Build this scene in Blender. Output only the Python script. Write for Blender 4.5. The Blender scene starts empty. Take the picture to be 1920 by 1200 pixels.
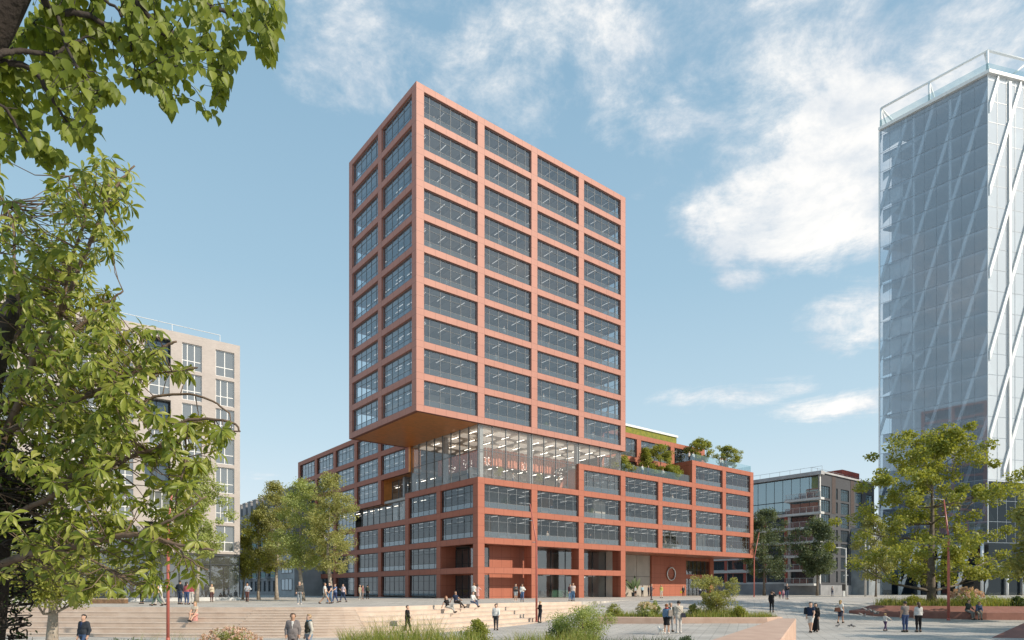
import bpy, bmesh, math, random
import numpy as np
from mathutils import Vector, Matrix
random.seed(7)
rng = np.random.default_rng(11)
SC = bpy.context.scene
COL = SC.collection
R = math.radians

# ------------------------------------------------------------------ camera
EYE = 1.14                     # eye height above the upper plaza (z = 0)
F = 1211.44; CX = 960.0; HY = 1105.0
cam_d = bpy.data.cameras.new('camera')
cam = bpy.data.objects.new('camera', cam_d); COL.objects.link(cam)
cam.location = (0, 0, EYE); cam.rotation_euler = (R(90), 0, 0)
cam_d.sensor_width = 36; cam_d.lens = F / 1920 * 36
cam_d.shift_y = (HY - 600) / 1920
cam_d.clip_end = 4000; cam_d.clip_start = 0.1
SC.camera = cam

def at(px, d, z=0.0):          # world point at forward distance d on the bearing px
    return Vector(((px - CX) / F * d, d, z))
def zat(py, d):                # height seen at picture row py at distance d
    return EYE + (HY - py) * d / F

# the city grid: u runs to the right and away, v to the left and away
TH = 0.9003
UD = Vector((math.sin(TH), math.cos(TH), 0)); VD = Vector((-math.cos(TH), math.sin(TH), 0))
GRID = math.atan2(UD.y, UD.x)

# ------------------------------------------------------------------ materials
MATS = {}
def new_mat(name):
    m = bpy.data.materials.new(name); m.use_nodes = True
    nt = m.node_tree; nt.nodes.clear()
    out = nt.nodes.new('ShaderNodeOutputMaterial')
    return m, nt, out
def N(nt, t, **kw):
    n = nt.nodes.new(t)
    for k, v in kw.items():
        if k.startswith('_'): setattr(n, k[1:], v)
        else: n.inputs[k.replace('__', ' ')].default_value = v
    return n
def L(nt, a, b): nt.links.new(a, b)
def rgba(c): return (c[0], c[1], c[2], 1)

def mat(name, col, rough=.6, metal=0, var=.12, scale=3.0, bump=0, bscale=40, spec=.5, col2=None, coat=0):
    """a plain surface: base colour broken up by two noises, optional bump"""
    if name in MATS: return MATS[name]
    m, nt, out = new_mat(name)
    p = N(nt, 'ShaderNodeBsdfPrincipled', Roughness=rough, Metallic=metal)
    p.inputs['Specular IOR Level'].default_value = spec
    p.inputs['Coat Weight'].default_value = coat
    tc = N(nt, 'ShaderNodeTexCoord')
    n1 = N(nt, 'ShaderNodeTexNoise', Scale=scale, Detail=6, Roughness=.6)
    L(nt, tc.outputs['Object'], n1.inputs['Vector'])
    mx = N(nt, 'ShaderNodeMix', _data_type='RGBA')
    c2 = col2 or tuple(c * (1 - var * 2) for c in col)
    c1 = tuple(min(1, c * (1 + var)) for c in col) if not col2 else col
    mx.inputs['A'].default_value = rgba(c1); mx.inputs['B'].default_value = rgba(c2)
    mr = N(nt, 'ShaderNodeMapRange'); mr.inputs['From Min'].default_value = .35; mr.inputs['From Max'].default_value = .68
    L(nt, n1.outputs['Fac'], mr.inputs['Value']); L(nt, mr.outputs['Result'], mx.inputs['Factor'])
    L(nt, mx.outputs['Result'], p.inputs['Base Color'])
    if bump:
        n2 = N(nt, 'ShaderNodeTexNoise', Scale=bscale, Detail=4)
        L(nt, tc.outputs['Object'], n2.inputs['Vector'])
        b = N(nt, 'ShaderNodeBump', Strength=bump, Distance=.02)
        L(nt, n2.outputs['Fac'], b.inputs['Height']); L(nt, b.outputs['Normal'], p.inputs['Normal'])
    L(nt, p.outputs['BSDF'], out.inputs['Surface'])
    MATS[name] = m
    return m

def emit(name, col, s):
    if name in MATS: return MATS[name]
    m, nt, out = new_mat(name)
    e = N(nt, 'ShaderNodeEmission', Color=rgba(col), Strength=s)
    L(nt, e.outputs[0], out.inputs['Surface']); MATS[name] = m
    return m

def glass(name, tint=(.8, .86, .88), refl=.09, gl=(.9, .95, 1), bump=0, bscale=.4, op=0, opcol=(.2, .22, .24), rough=.0, fpow=4.0, fmax=.9):
    """window glass: tinted see-through pane with a fresnel reflection, optional diffuse body colour"""
    if name in MATS: return MATS[name]
    m, nt, out = new_mat(name)
    tr = N(nt, 'ShaderNodeBsdfTransparent', Color=rgba(tint))
    gs = N(nt, 'ShaderNodeBsdfGlossy', Color=rgba(gl), Roughness=rough)
    lw = N(nt, 'ShaderNodeLayerWeight', Blend=.5)
    pw = N(nt, 'ShaderNodeMath', _operation='POWER'); pw.inputs[1].default_value = fpow
    L(nt, lw.outputs['Facing'], pw.inputs[0])
    mr = N(nt, 'ShaderNodeMapRange'); mr.inputs['To Min'].default_value = refl; mr.inputs['To Max'].default_value = fmax
    L(nt, pw.outputs[0], mr.inputs['Value'])
    if bump:
        tc = N(nt, 'ShaderNodeTexCoord')
        n2 = N(nt, 'ShaderNodeTexNoise', Scale=bscale, Detail=1.5)
        L(nt, tc.outputs['Object'], n2.inputs['Vector'])
        b = N(nt, 'ShaderNodeBump', Strength=bump, Distance=.05)
        L(nt, n2.outputs['Fac'], b.inputs['Height']); L(nt, b.outputs['Normal'], gs.inputs['Normal'])
    base = tr
    if op:
        df = N(nt, 'ShaderNodeBsdfDiffuse', Color=rgba(opcol))
        m0 = N(nt, 'ShaderNodeMixShader', Fac=op)
        L(nt, tr.outputs[0], m0.inputs[1]); L(nt, df.outputs[0], m0.inputs[2]); base = m0
    mx = N(nt, 'ShaderNodeMixShader')
    L(nt, mr.outputs[0], mx.inputs['Fac']); L(nt, base.outputs[0], mx.inputs[1]); L(nt, gs.outputs[0], mx.inputs[2])
    L(nt, mx.outputs[0], out.inputs['Surface'])
    MATS[name] = m
    return m

def leafmat(name, cols, trans=.45, rough=.45, spec=.35):
    """foliage: each leaf takes its own green; light passes through the blade"""
    if name in MATS: return MATS[name]
    m, nt, out = new_mat(name)
    g = N(nt, 'ShaderNodeNewGeometry')
    cr = N(nt, 'ShaderNodeValToRGB')
    el = cr.color_ramp.elements
    while len(el) < len(cols): el.new(.5)
    for i, c in enumerate(cols):
        el[i].position = i / max(1, len(cols) - 1); el[i].color = rgba(c)
    L(nt, g.outputs['Random Per Island'], cr.inputs['Fac'])
    p = N(nt, 'ShaderNodeBsdfPrincipled', Roughness=rough); p.inputs['Specular IOR Level'].default_value = spec
    t = N(nt, 'ShaderNodeBsdfTranslucent')
    mu = N(nt, 'ShaderNodeMix', _data_type='RGBA', _blend_type='MULTIPLY', Factor=1.0)
    mu.inputs['B'].default_value = (1.25, 1.15, .5, 1)
    L(nt, cr.outputs['Color'], p.inputs['Base Color']); L(nt, cr.outputs['Color'], mu.inputs['A'])
    L(nt, mu.outputs['Result'], t.inputs['Color'])
    mx = N(nt, 'ShaderNodeMixShader', Fac=trans)
    L(nt, p.outputs[0], mx.inputs[1]); L(nt, t.outputs[0], mx.inputs[2]); L(nt, mx.outputs[0], out.inputs['Surface'])
    MATS[name] = m
    return m

# ------------------------------------------------------------------ objects
def tag(o, label=None, cat=None, group=None, kind=None):
    if label: o['label'] = label
    if cat: o['category'] = cat
    if group: o['group'] = group
    if kind: o['kind'] = kind
    return o
def empty(name, loc=(0, 0, 0), rz=0, label=None, cat=None, group=None):
    o = bpy.data.objects.new(name, None); COL.objects.link(o)
    o.location = loc; o.rotation_euler = (0, 0, rz); o.empty_display_size = .3
    return tag(o, label, cat, group)
def copy_tree(o, parent=None):
    c = o.copy(); COL.objects.link(c); c.parent = parent
    for ch in o.children: copy_tree(ch, c)
    return c
def np_mesh(name, V, Fq, mats, mi=None, smooth=False):
    V = np.asarray(V, dtype=np.float32).reshape(-1, 3); Fq = np.asarray(Fq, dtype=np.int32)
    k = Fq.shape[1]; n = len(Fq)
    me = bpy.data.meshes.new(name)
    me.vertices.add(len(V)); me.vertices.foreach_set('co', V.ravel())
    me.loops.add(n * k); me.loops.foreach_set('vertex_index', Fq.ravel())
    me.polygons.add(n); me.polygons.foreach_set('loop_start', np.arange(0, n * k, k, dtype=np.int32))
    for m in mats: me.materials.append(m)
    if mi is not None: me.polygons.foreach_set('material_index', np.asarray(mi, dtype=np.int32))
    if smooth: me.polygons.foreach_set('use_smooth', np.ones(n, dtype=bool))
    me.update(calc_edges=True)
    return me
def link(name, me, parent=None, loc=None):
    o = bpy.data.objects.new(name, me); COL.objects.link(o)
    if parent is not None: o.parent = parent
    if loc is not None: o.location = loc
    return o

class MB:
    """collects boxes, prisms, tubes; builds ONE mesh object"""
    def __init__(s): s.v = []; s.f = []; s.m = []; s.s = []
    def add(s, vs, fs, mi=0, smooth=False):
        b = len(s.v); s.v += [tuple(x) for x in vs]
        for f in fs: s.f.append([b + i for i in f]); s.m.append(mi); s.s.append(smooth)
        return s
    def box(s, x0, y0, z0, x1, y1, z1, mi=0):
        vs = [(x0, y0, z0), (x1, y0, z0), (x1, y1, z0), (x0, y1, z0), (x0, y0, z1), (x1, y0, z1), (x1, y1, z1), (x0, y1, z1)]
        return s.add(vs, [(0, 3, 2, 1), (4, 5, 6, 7), (0, 1, 5, 4), (1, 2, 6, 5), (2, 3, 7, 6), (3, 0, 4, 7)], mi)
    def quad(s, a, b, c, d, mi=0): return s.add([a, b, c, d], [(0, 1, 2, 3)], mi)
    def prism(s, poly, z0, z1, mi=0, top=None, mtop=None):
        """vertical prism on a counter-clockwise polygon; top = another polygon for battered sides"""
        n = len(poly); top = top or poly
        vs = [(p[0], p[1], z0 if len(p) < 3 else p[2]) for p in poly] + [(p[0], p[1], z1 if len(p) < 3 else p[2]) for p in top]
        s.add(vs, [(i, (i + 1) % n, n + (i + 1) % n, n + i) for i in range(n)] + [tuple(range(n))[::-1]], mi)
        return s.add(vs[n:], [tuple(range(n))], mi if mtop is None else mtop)
    def tube(s, pts, rad, seg=8, mi=0, caps=True, smooth=True):
        pts = [Vector(p) for p in pts]; n = len(pts)
        if not hasattr(rad, '__len__'): rad = [rad] * n
        vs = []; ref = None
        for i, p in enumerate(pts):
            t = (pts[min(i + 1, n - 1)] - pts[max(i - 1, 0)])
            if t.length < 1e-9: t = Vector((0, 0, 1))
            t.normalize()
            if ref is None: ref = t.orthogonal().normalized()
            ref = (ref - t * ref.dot(t))
            if ref.length < 1e-6: ref = t.orthogonal()
            ref.normalize(); bi = t.cross(ref)
            for k in range(seg):
                a = 2 * math.pi * k / seg
                vs.append(p + (ref * math.cos(a) + bi * math.sin(a)) * rad[i])
        fs = []
        for i in range(n - 1):
            for k in range(seg):
                k2 = (k + 1) % seg
                fs.append((i * seg + k, i * seg + k2, (i + 1) * seg + k2, (i + 1) * seg + k))
        if caps: fs += [tuple(range(seg))[::-1], tuple((n - 1) * seg + k for k in range(seg))]
        return s.add(vs, fs, mi, smooth)
    def ball(s, c, r, mi=0, seg=8, rings=6, sq=(1, 1, 1)):
        vs = []; c = Vector(c)
        for i in range(rings + 1):
            a = math.pi * i / rings
            for k in range(seg):
                b = 2 * math.pi * k / seg
                vs.append((c.x + r * sq[0] * math.sin(a) * math.cos(b), c.y + r * sq[1] * math.sin(a) * math.sin(b), c.z - r * sq[2] * math.cos(a)))
        fs = [(i * seg + k, i * seg + (k + 1) % seg, (i + 1) * seg + (k + 1) % seg, (i + 1) * seg + k) for i in range(rings) for k in range(seg)]
        return s.add(vs, fs, mi, True)
    def mesh(s, name, mats):
        me = bpy.data.meshes.new(name)
        me.from_pydata(s.v, [], s.f)
        for m in (mats if isinstance(mats, (list, tuple)) else [mats]): me.materials.append(m)
        me.polygons.foreach_set('material_index', s.m)
        me.polygons.foreach_set('use_smooth', s.s)
        me.update()
        return me
    def build(s, name, mats, parent=None, loc=None): return link(name, s.mesh(name, mats), parent, loc)

def struct(o): o['kind'] = 'structure'; return o
# ------------------------------------------------------------------ daylight
SUN_EL = R(33.5)
to_sun = Vector((math.cos(R(25)), -math.sin(R(25)), 0))
to_sun = Vector((to_sun.x * math.cos(SUN_EL), to_sun.y * math.cos(SUN_EL), math.sin(SUN_EL)))
sl = bpy.data.lights.new('sun', 'SUN'); sl.energy = 4.8; sl.angle = R(.5); sl.color = (1, .88, .72)
so = bpy.data.objects.new('sun', sl); COL.objects.link(so)
so.rotation_euler = to_sun.to_track_quat('Z', 'Y').to_euler(); so.location = (60, -20, 60)

w = bpy.data.worlds.new('World'); SC.world = w; w.use_nodes = True
nt = w.node_tree; nt.nodes.clear()
wo = N(nt, 'ShaderNodeOutputWorld'); bg = N(nt, 'ShaderNodeBackground', Strength=.108)
sky = N(nt, 'ShaderNodeTexSky'); sky.sky_type = 'NISHITA'; sky.sun_disc = False
sky.sun_elevation = SUN_EL; sky.sun_rotation = math.atan2(to_sun.x, to_sun.y)
sky.air_density = 1.0; sky.dust_density = 1.6; sky.ozone_density = 1.2; sky.altitude = 50
tc = N(nt, 'ShaderNodeTexCoord')
nrm = N(nt, 'ShaderNodeVectorMath', _operation='NORMALIZE'); L(nt, tc.outputs['Generated'], nrm.inputs[0])
D = nrm.outputs['Vector']
sep = N(nt, 'ShaderNodeSeparateXYZ'); L(nt, D, sep.inputs[0])
def mth(op, a, b=None, c=None, clamp=False):
    n = N(nt, 'ShaderNodeMath', _operation=op); n.use_clamp = clamp
    for i, x in enumerate((a, b, c)):
        if x is None: continue
        if isinstance(x, (int, float)): n.inputs[i].default_value = x
        else: L(nt, x, n.inputs[i])
    return n.outputs[0]
def mrange(x, a, b, c=0, d=1, t='SMOOTHSTEP'):
    n = N(nt, 'ShaderNodeMapRange', _interpolation_type=t)
    L(nt, x, n.inputs['Value'])
    for k, v in zip(('From Min', 'From Max', 'To Min', 'To Max'), (a, b, c, d)): n.inputs[k].default_value = v
    return n.outputs['Result']
def mixc(fac, a, b, bt='MIX'):
    n = N(nt, 'ShaderNodeMix', _data_type='RGBA', _blend_type=bt)
    for k, x in (('Factor', fac), ('A', a), ('B', b)):
        if isinstance(x, (int, float)): n.inputs[k].default_value = x
        elif isinstance(x, tuple): n.inputs[k].default_value = x
        else: L(nt, x, n.inputs[k])
    return n.outputs['Result']
# haze: soften the blue, paler towards the horizon
elev = sep.outputs['Z']
def ramp(x, pts):
    n = N(nt, 'ShaderNodeValToRGB'); e = n.color_ramp.elements
    while len(e) < len(pts): e.new(.5)
    for i, (p, c) in enumerate(pts): e[i].position = p; e[i].color = (c[0], c[1], c[2], 1)
    L(nt, x, n.inputs['Fac']); return n.outputs['Color']
air = ramp(elev, [(0, (.78, .84, .865)), (.08, (.70, .80, .855)), (.22, (.52, .69, .79)), (.42, (.36, .55, .69)), (.62, (.275, .455, .61)), (.9, (.225, .40, .56))])
air = mixc(1.0, air, (10.6, 10.6, 10.6, 1), 'MULTIPLY')
haze = mixc(.86, sky.outputs['Color'], air)
# clouds live on a plane high above the city: direction / height
zc = mth('MAXIMUM', elev, .04)
cv = N(nt, 'ShaderNodeCombineXYZ')
L(nt, mth('DIVIDE', sep.outputs['X'], zc), cv.inputs[0]); L(nt, mth('DIVIDE', sep.outputs['Y'], zc), cv.inputs[1])
def noise(vec, sc, det, ro, dist=0, loc=(0, 0, 0), rot=0, st=(1, 1, 1)):
    mp = N(nt, 'ShaderNodeMapping'); mp.inputs['Location'].default_value = loc; mp.inputs['Rotation'].default_value = (0, 0, rot); mp.inputs['Scale'].default_value = st
    L(nt, vec, mp.inputs['Vector'])
    n = N(nt, 'ShaderNodeTexNoise', Scale=sc, Detail=det, Roughness=ro, Distortion=dist)
    L(nt, mp.outputs[0], n.inputs['Vector']); return n.outputs['Fac']
def skydir(px, py):
    v = Vector(((px - CX) / F, 1, (HY - py) / F)).normalized(); return (v.x, v.y, v.z)
def blobd(x, y, z, r0, r1, amp):  # cloud patch out of view, added for the glass to reflect
    v = Vector((x, y, z)).normalized(); return blob(0, 0, r0, r1, 1, .8, amp, (v.x, v.y, v.z))
def blob(px, py, r0, r1, sx=1, sy=1, amp=1, c=None):   # soft patch of sky where cloud gathers
    c = c or skydir(px, py)
    s1 = N(nt, 'ShaderNodeVectorMath', _operation='SUBTRACT'); L(nt, D, s1.inputs[0]); s1.inputs[1].default_value = c
    s2 = N(nt, 'ShaderNodeVectorMath', _operation='MULTIPLY'); L(nt, s1.outputs[0], s2.inputs[0]); s2.inputs[1].default_value = (1 / sx, 1 / sx, 1 / sy)
    ln = N(nt, 'ShaderNodeVectorMath', _operation='LENGTH'); L(nt, s2.outputs[0], ln.inputs[0])
    return mrange(ln.outputs['Value'], r0, r1, amp, 0)
def vmax(*xs):
    o = xs[0]
    for x in xs[1:]: o = mth('MAXIMUM', o, x)
    return o
mask = vmax(blob(1540, 340, .06, .26, 1.1, .75, 1.2), blob(1470, 390, .06, .17, 1.3, .6, 1.34), blob(1600, 280, .06, .2, 1.1, .7, 1.25), blob(1240, 60, .06, .40, 2.0, .5, .93), blob(1600, 170, .06, .32, 1.3, .7, 1.0),
            blob(640, 60, .03, .22, 1.2, .75, .88), blob(860, 30, .03, .24, 1.6, .5, .84), blob(1800, 40, .05, .3, 1.2, .8, .92), blob(1400, 520, .01, .07, 1.4, .5, .98), blob(1560, 495, .01, .10, 1.6, .3, 1.0),
            blob(1400, 740, .02, .15, 1.6, .3, .98), blob(1570, 760, .02, .14, 1.5, .3, .98), blob(1610, 590, .03, .14, 1.0, .6, 1.1), blob(1290, 215, .02, .17, 1.6, .5, .96), blob(700, 900, .0, .3, 1.9, .16, .8), blob(150, 850, .0, .3, 1.9, .2, .8), blob(1130, 370, .0, .1, 1.6, .4, .72),
            blob(2300, 500, .1, .6, 1, 1, .9), blob(-600, 600, .1, .5, 1, 1, .7), blobd(-.86, -.38, .34, .05, .34, .9), blobd(-.70, -.25, .62, .05, .36, .9), blobd(.86, -.2, .45, .05, .4, .85), blobd(.6, -.6, .5, .05, .4, .8))
n1 = noise(cv.outputs[0], 2.3, 10, .66, .55, (3.1, 1.7, 0), .6, (1, 1.25, 1))
n2 = noise(D, 8.5, 10, .66, .35, (1.3, .2, 4.1), .3, (1, 1, 1.35))
n3 = noise(D, 34, 6, .7, .3, (7.3, 1.2, .1), .3, (1, 1, 1.6))
dens = mth('ADD', mth('MULTIPLY', n1, .42), mth('ADD', mth('MULTIPLY', n2, .46), mth('MULTIPLY', n3, .12)))
dens = mth('ADD', dens, mth('MULTIPLY', mth('SUBTRACT', mask, 1.0), .34))
cl = mrange(dens, .385, .60, 0, 1)
cl = mth('MULTIPLY', cl, mrange(elev, .0, .10, .35, 1))
shade = noise(D, 6.0, 8, .65, .4, (.4, 2.2, .8), 0, (1, 1, 1.6))
thick = mrange(dens, .46, .62)
ccol = mixc(mth('ADD', mth('MULTIPLY', mrange(shade, .36, .60), .62), mth('MULTIPLY', thick, .38)), (5.6, 6.4, 7.3, 1), (10.3, 10.0, 9.6, 1))
fin = mixc(mth('MULTIPLY', cl, .92), haze, ccol)
L(nt, fin, bg.inputs['Color']); L(nt, bg.outputs[0], wo.inputs['Surface'])

SC.view_settings.view_transform = 'Standard'; SC.view_settings.look = 'None'
SC.view_settings.exposure = 0; SC.view_settings.gamma = 1
SC.render.engine = 'CYCLES'
SC.cycles.max_bounces = 8; SC.cycles.transparent_max_bounces = 24
SC.cycles.diffuse_bounces = 3; SC.cycles.glossy_bounces = 4; SC.cycles.transmission_bounces = 4
SC.cycles.caustics_reflective = False; SC.cycles.caustics_refractive = False
SC.cycles.use_denoising = True
SC.cycles.sample_clamp_indirect = 6
# ------------------------------------------------------------------ the red office building
B = 8.394; BP = 8.335; W_ = 1.01; H = 3.6; Z0 = 3.063; OPEN = 2.83; CAP = .75
def zk(k): return Z0 + H * k
ORIGIN = UD * 44.7745 + VD * 63.0465
def loc(u, v, z=0): return ORIGIN + UD * u + VD * v + Vector((0, 0, z))

def clad(name, col, col2):
    """painted metal cassette panels: fine joints between the panels, slight tone change from panel to panel"""
    m, nt, out = new_mat(name)
    p = N(nt, 'ShaderNodeBsdfPrincipled', Roughness=.55); p.inputs['Specular IOR Level'].default_value = .4
    tc = N(nt, 'ShaderNodeTexCoord'); ge = N(nt, 'ShaderNodeNewGeometry')
    vt = N(nt, 'ShaderNodeVectorTransform', _vector_type='NORMAL', _convert_from='WORLD', _convert_to='OBJECT')
    L(nt, ge.outputs['True Normal'], vt.inputs[0])
    sp = N(nt, 'ShaderNodeSeparateXYZ'); L(nt, tc.outputs['Object'], sp.inputs[0])
    sn = N(nt, 'ShaderNodeSeparateXYZ'); L(nt, vt.outputs[0], sn.inputs[0])
    def M(op, a, b=None):
        n = N(nt, 'ShaderNodeMath', _operation=op)
        for i, x in enumerate((a, b)):
            if x is None: continue
            if isinstance(x, (int, float)): n.inputs[i].default_value = x
            else: L(nt, x, n.inputs[i])
        return n.outputs[0]
    isu = M('GREATER_THAN', M('ABSOLUTE', sn.outputs[1]), .5)          # faces of the long side use u, the others v
    hx = M('ADD', M('MULTIPLY', isu, M('DIVIDE', sp.outputs[0], B)), M('MULTIPLY', M('SUBTRACT', 1, isu), M('DIVIDE', sp.outputs[1], BP)))
    fr = M('FRACT', M('ADD', hx, 10.0))
    # joints at both pier edges and every quarter of a bay
    lines = None
    for c in (.0015, .119, .295, .47, .647, .824):
        d = M('LESS_THAN', M('ABSOLUTE', M('SUBTRACT', fr, c)), .0022)
        lines = d if lines is None else M('MAXIMUM', lines, d)
    fz = M('FRACT', M('DIVIDE', M('SUBTRACT', sp.outputs[2], Z0 - H * 3), H))
    for c in (.005, .21, .6):
        lines = M('MAXIMUM', lines, M('MULTIPLY', M('LESS_THAN', M('ABSOLUTE', M('SUBTRACT', fz, c)), .0045), 1))
    wn = N(nt, 'ShaderNodeTexWhiteNoise', _noise_dimensions='3D')
    cb = N(nt, 'ShaderNodeCombineXYZ')
    L(nt, M('FLOOR', M('MULTIPLY', hx, 5.7)), cb.inputs[0]); L(nt, M('FLOOR', M('DIVIDE', sp.outputs[2], H / 2)), cb.inputs[1]); L(nt, isu, cb.inputs[2])
    L(nt, cb.outputs[0], wn.inputs['Vector'])
    nz = N(nt, 'ShaderNodeTexNoise', Scale=.35, Detail=5); L(nt, tc.outputs['Object'], nz.inputs['Vector'])
    f = M('ADD', M('MULTIPLY', wn.outputs['Value'], .45), M('MULTIPLY', nz.outputs['Fac'], .55))
    mx = N(nt, 'ShaderNodeMix', _data_type='RGBA'); mx.inputs['A'].default_value = rgba(col); mx.inputs['B'].default_value = rgba(col2)
    L(nt, f, mx.inputs['Factor'])
    st = N(nt, 'ShaderNodeMapping'); st.inputs['Scale'].default_value = (2.6, 2.6, .12); L(nt, tc.outputs['Object'], st.inputs['Vector'])
    sn2 = N(nt, 'ShaderNodeTexNoise', Scale=1.6, Detail=5, Roughness=.6); L(nt, st.outputs[0], sn2.inputs['Vector'])
    f = M('ADD', M('MULTIPLY', f, .62), M('MULTIPLY', sn2.outputs['Fac'], .38)); L(nt, f, mx.inputs['Factor'])
    m2 = N(nt, 'ShaderNodeMix', _data_type='RGBA', _blend_type='MULTIPLY'); m2.inputs['B'].default_value = (.50, .46, .45, 1)
    L(nt, lines, m2.inputs['Factor']); L(nt, mx.outputs['Result'], m2.inputs['A'])
    L(nt, m2.outputs['Result'], p.inputs['Base Color'])
    n3 = N(nt, 'ShaderNodeTexNoise', Scale=1.1, Detail=2); L(nt, tc.outputs['Object'], n3.inputs['Vector'])
    b = N(nt, 'ShaderNodeBump', Strength=.06, Distance=.05); L(nt, n3.outputs['Fac'], b.inputs['Height']); L(nt, b.outputs['Normal'], p.inputs['Normal'])
    L(nt, p.outputs[0], out.inputs['Surface'])
    MATS[name] = m; return m
M_TW = clad('tower cladding', (.485, .225, .172), (.38, .165, .122))  # paler pink than the podium: haze and sky sheen put into the colour
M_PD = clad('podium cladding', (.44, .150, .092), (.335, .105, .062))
M_COP = mat('copper soffit', (.74, .30, .085), .34, .45, .07, 1.6, .05, 9)
M_SOF = mat('arcade soffit', (.36, .15, .09), .35, .35, .15, .8)
M_MUL = mat('window mullion grey', (.165, .18, .195), .7, 0, .1)
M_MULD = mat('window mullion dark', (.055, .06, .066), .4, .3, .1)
M_GL = glass('office glass', (.78, .82, .84), .17, (.82, .89, .95), 0, .5, op=.07, opcol=(.22, .235, .25), fpow=3.0)
M_GLD = glass('dark reflection office glass', (.50, .55, .58), .09, (.75, .8, .85), 0, .5, op=.2, opcol=(.06, .065, .075), fpow=3.4)  # darker copy: reflections of dark trees and houses put into the tint
M_GLP = glass('podium office glass', (.84, .87, .88), .085, (.82, .88, .94), 0, .5, op=.03, opcol=(.2, .22, .24), fpow=3.2)
M_GLB = glass('lower panel glass', (.42, .47, .49), .14, (.8, .9, 1), 0, op=.5, opcol=(.15, .175, .19), fpow=3.0)
M_GLA = glass('atrium glass', (.92, .93, .92), .06, (.9, .95, 1), .0, .4, op=.13, opcol=(.66, .60, .54), fpow=3.6)  # haze and soft interior glow put into the pane as pale diffuse
M_CEIL = mat('office ceiling', (.50, .49, .48), .8, 0, .08, .6)
def stripes(m, per, dark):
    nt = m.node_tree; p = [n for n in nt.nodes if n.type == 'BSDF_PRINCIPLED'][0]; src = p.inputs['Base Color'].links[0].from_socket
    tc = N(nt, 'ShaderNodeTexCoord'); sp = N(nt, 'ShaderNodeSeparateXYZ'); L(nt, tc.outputs['Object'], sp.inputs[0])
    d = N(nt, 'ShaderNodeMath', _operation='DIVIDE'); d.inputs[1].default_value = per; L(nt, sp.outputs[0], d.inputs[0])
    f = N(nt, 'ShaderNodeMath', _operation='FRACT'); L(nt, d.outputs[0], f.inputs[0])
    g = N(nt, 'ShaderNodeMath', _operation='GREATER_THAN'); g.inputs[1].default_value = .52; L(nt, f.outputs[0], g.inputs[0])
    mx = N(nt, 'ShaderNodeMix', _data_type='RGBA', _blend_type='MULTIPLY'); mx.inputs['B'].default_value = (dark, dark, dark, 1)
    L(nt, g.outputs[0], mx.inputs['Factor']); L(nt, src, mx.inputs['A']); L(nt, mx.outputs['Result'], p.inputs['Base Color'])
stripes(M_CEIL, 2.8, .5)
M_FLR = mat('office floor', (.22, .2, .185), .7, 0, .15, .5)
M_CORE = mat('core wall', (.42, .41, .40), .8, 0, .12, .3)
M_WARM = mat('warm interior wall', (.72, .65, .57), .8, 0, .12, .3)
M_LAMP = emit('light strip', (1, .96, .9), 1.0); M_LAMP.cycles.emission_sampling = 'NONE'
M_ATL = emit('atrium light strip', (1, .90, .76), 7)
M_FIN = mat('terracotta fins', (.66, .24, .15), .6, 0, .2, 2.5)
def glow(name, col, e):
    m = mat(name, col, .8); p_ = [n for n in m.node_tree.nodes if n.type == 'BSDF_PRINCIPLED'][0]
    p_.inputs['Emission Color'].default_value = (1, .88, .74, 1); p_.inputs['Emission Strength'].default_value = e; return m
M_STEEL = mat('grey column', (.30, .32, .34), .5, .2)
M_WHITE = mat('white paint', (.78, .78, .76), .5, 0, .05)
M_MOSS = mat('moss roof', (.26, .25, .035), .9, 0, .45, 2.2, .8, 9, col2=(.12, .15, .03))

BLD = empty('office_building', loc(0, 0), GRID, 'tall terracotta office tower cantilevered over a stepped terracotta podium with large gridded windows', 'building')

# ---- frames: piers and beams of the cladding grid
def face_frame(mb, fn, i0, i1, k0, k1, pitch, mi=0, depth=.5, cap_top=True, last=True, first_beam=True, fullh=None):
    """grid of piers and beams on one facade; fn(a0,a1,d0,d1,z0,z1) adds a box along the facade"""
    zb = zk(k0) - OPEN - (CAP if first_beam else 0); zt = zk(k1) + CAP
    for i in range(i0, i1 + 1 + (1 if last else 0)):
        fn(mb, i * pitch, i * pitch + W_, 0, depth, zb, zt, mi)
    for i in range(i0, i1 + 1):
        a0, a1 = i * pitch + W_, (i + 1) * pitch
        if first_beam: fn(mb, a0, a1, .004, depth, zb, zb + CAP, mi)
        for k in range(k0, k1 + 1):
            top = zk(k) + (CAP if k == k1 else H - OPEN)
            fn(mb, a0, a1, .004, depth, zk(k), top, mi)
def fu(v0):       # facade on the u side whose outer plane is v = v0, looking towards -v
    return lambda mb, a0, a1, d0, d1, z0, z1, mi: mb.box(a0, v0 + d0, z0, a1, v0 + d1, z1, mi)
def fv(u0, s=1):  # facade on the v side whose outer plane is u = u0
    def f(mb, a0, a1, d0, d1, z0, z1, mi):
        x0, x1 = u0 + s * d0, u0 + s * d1
        mb.box(min(x0, x1), a0, z0, max(x0, x1), a1, z1, mi)
    return f

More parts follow.
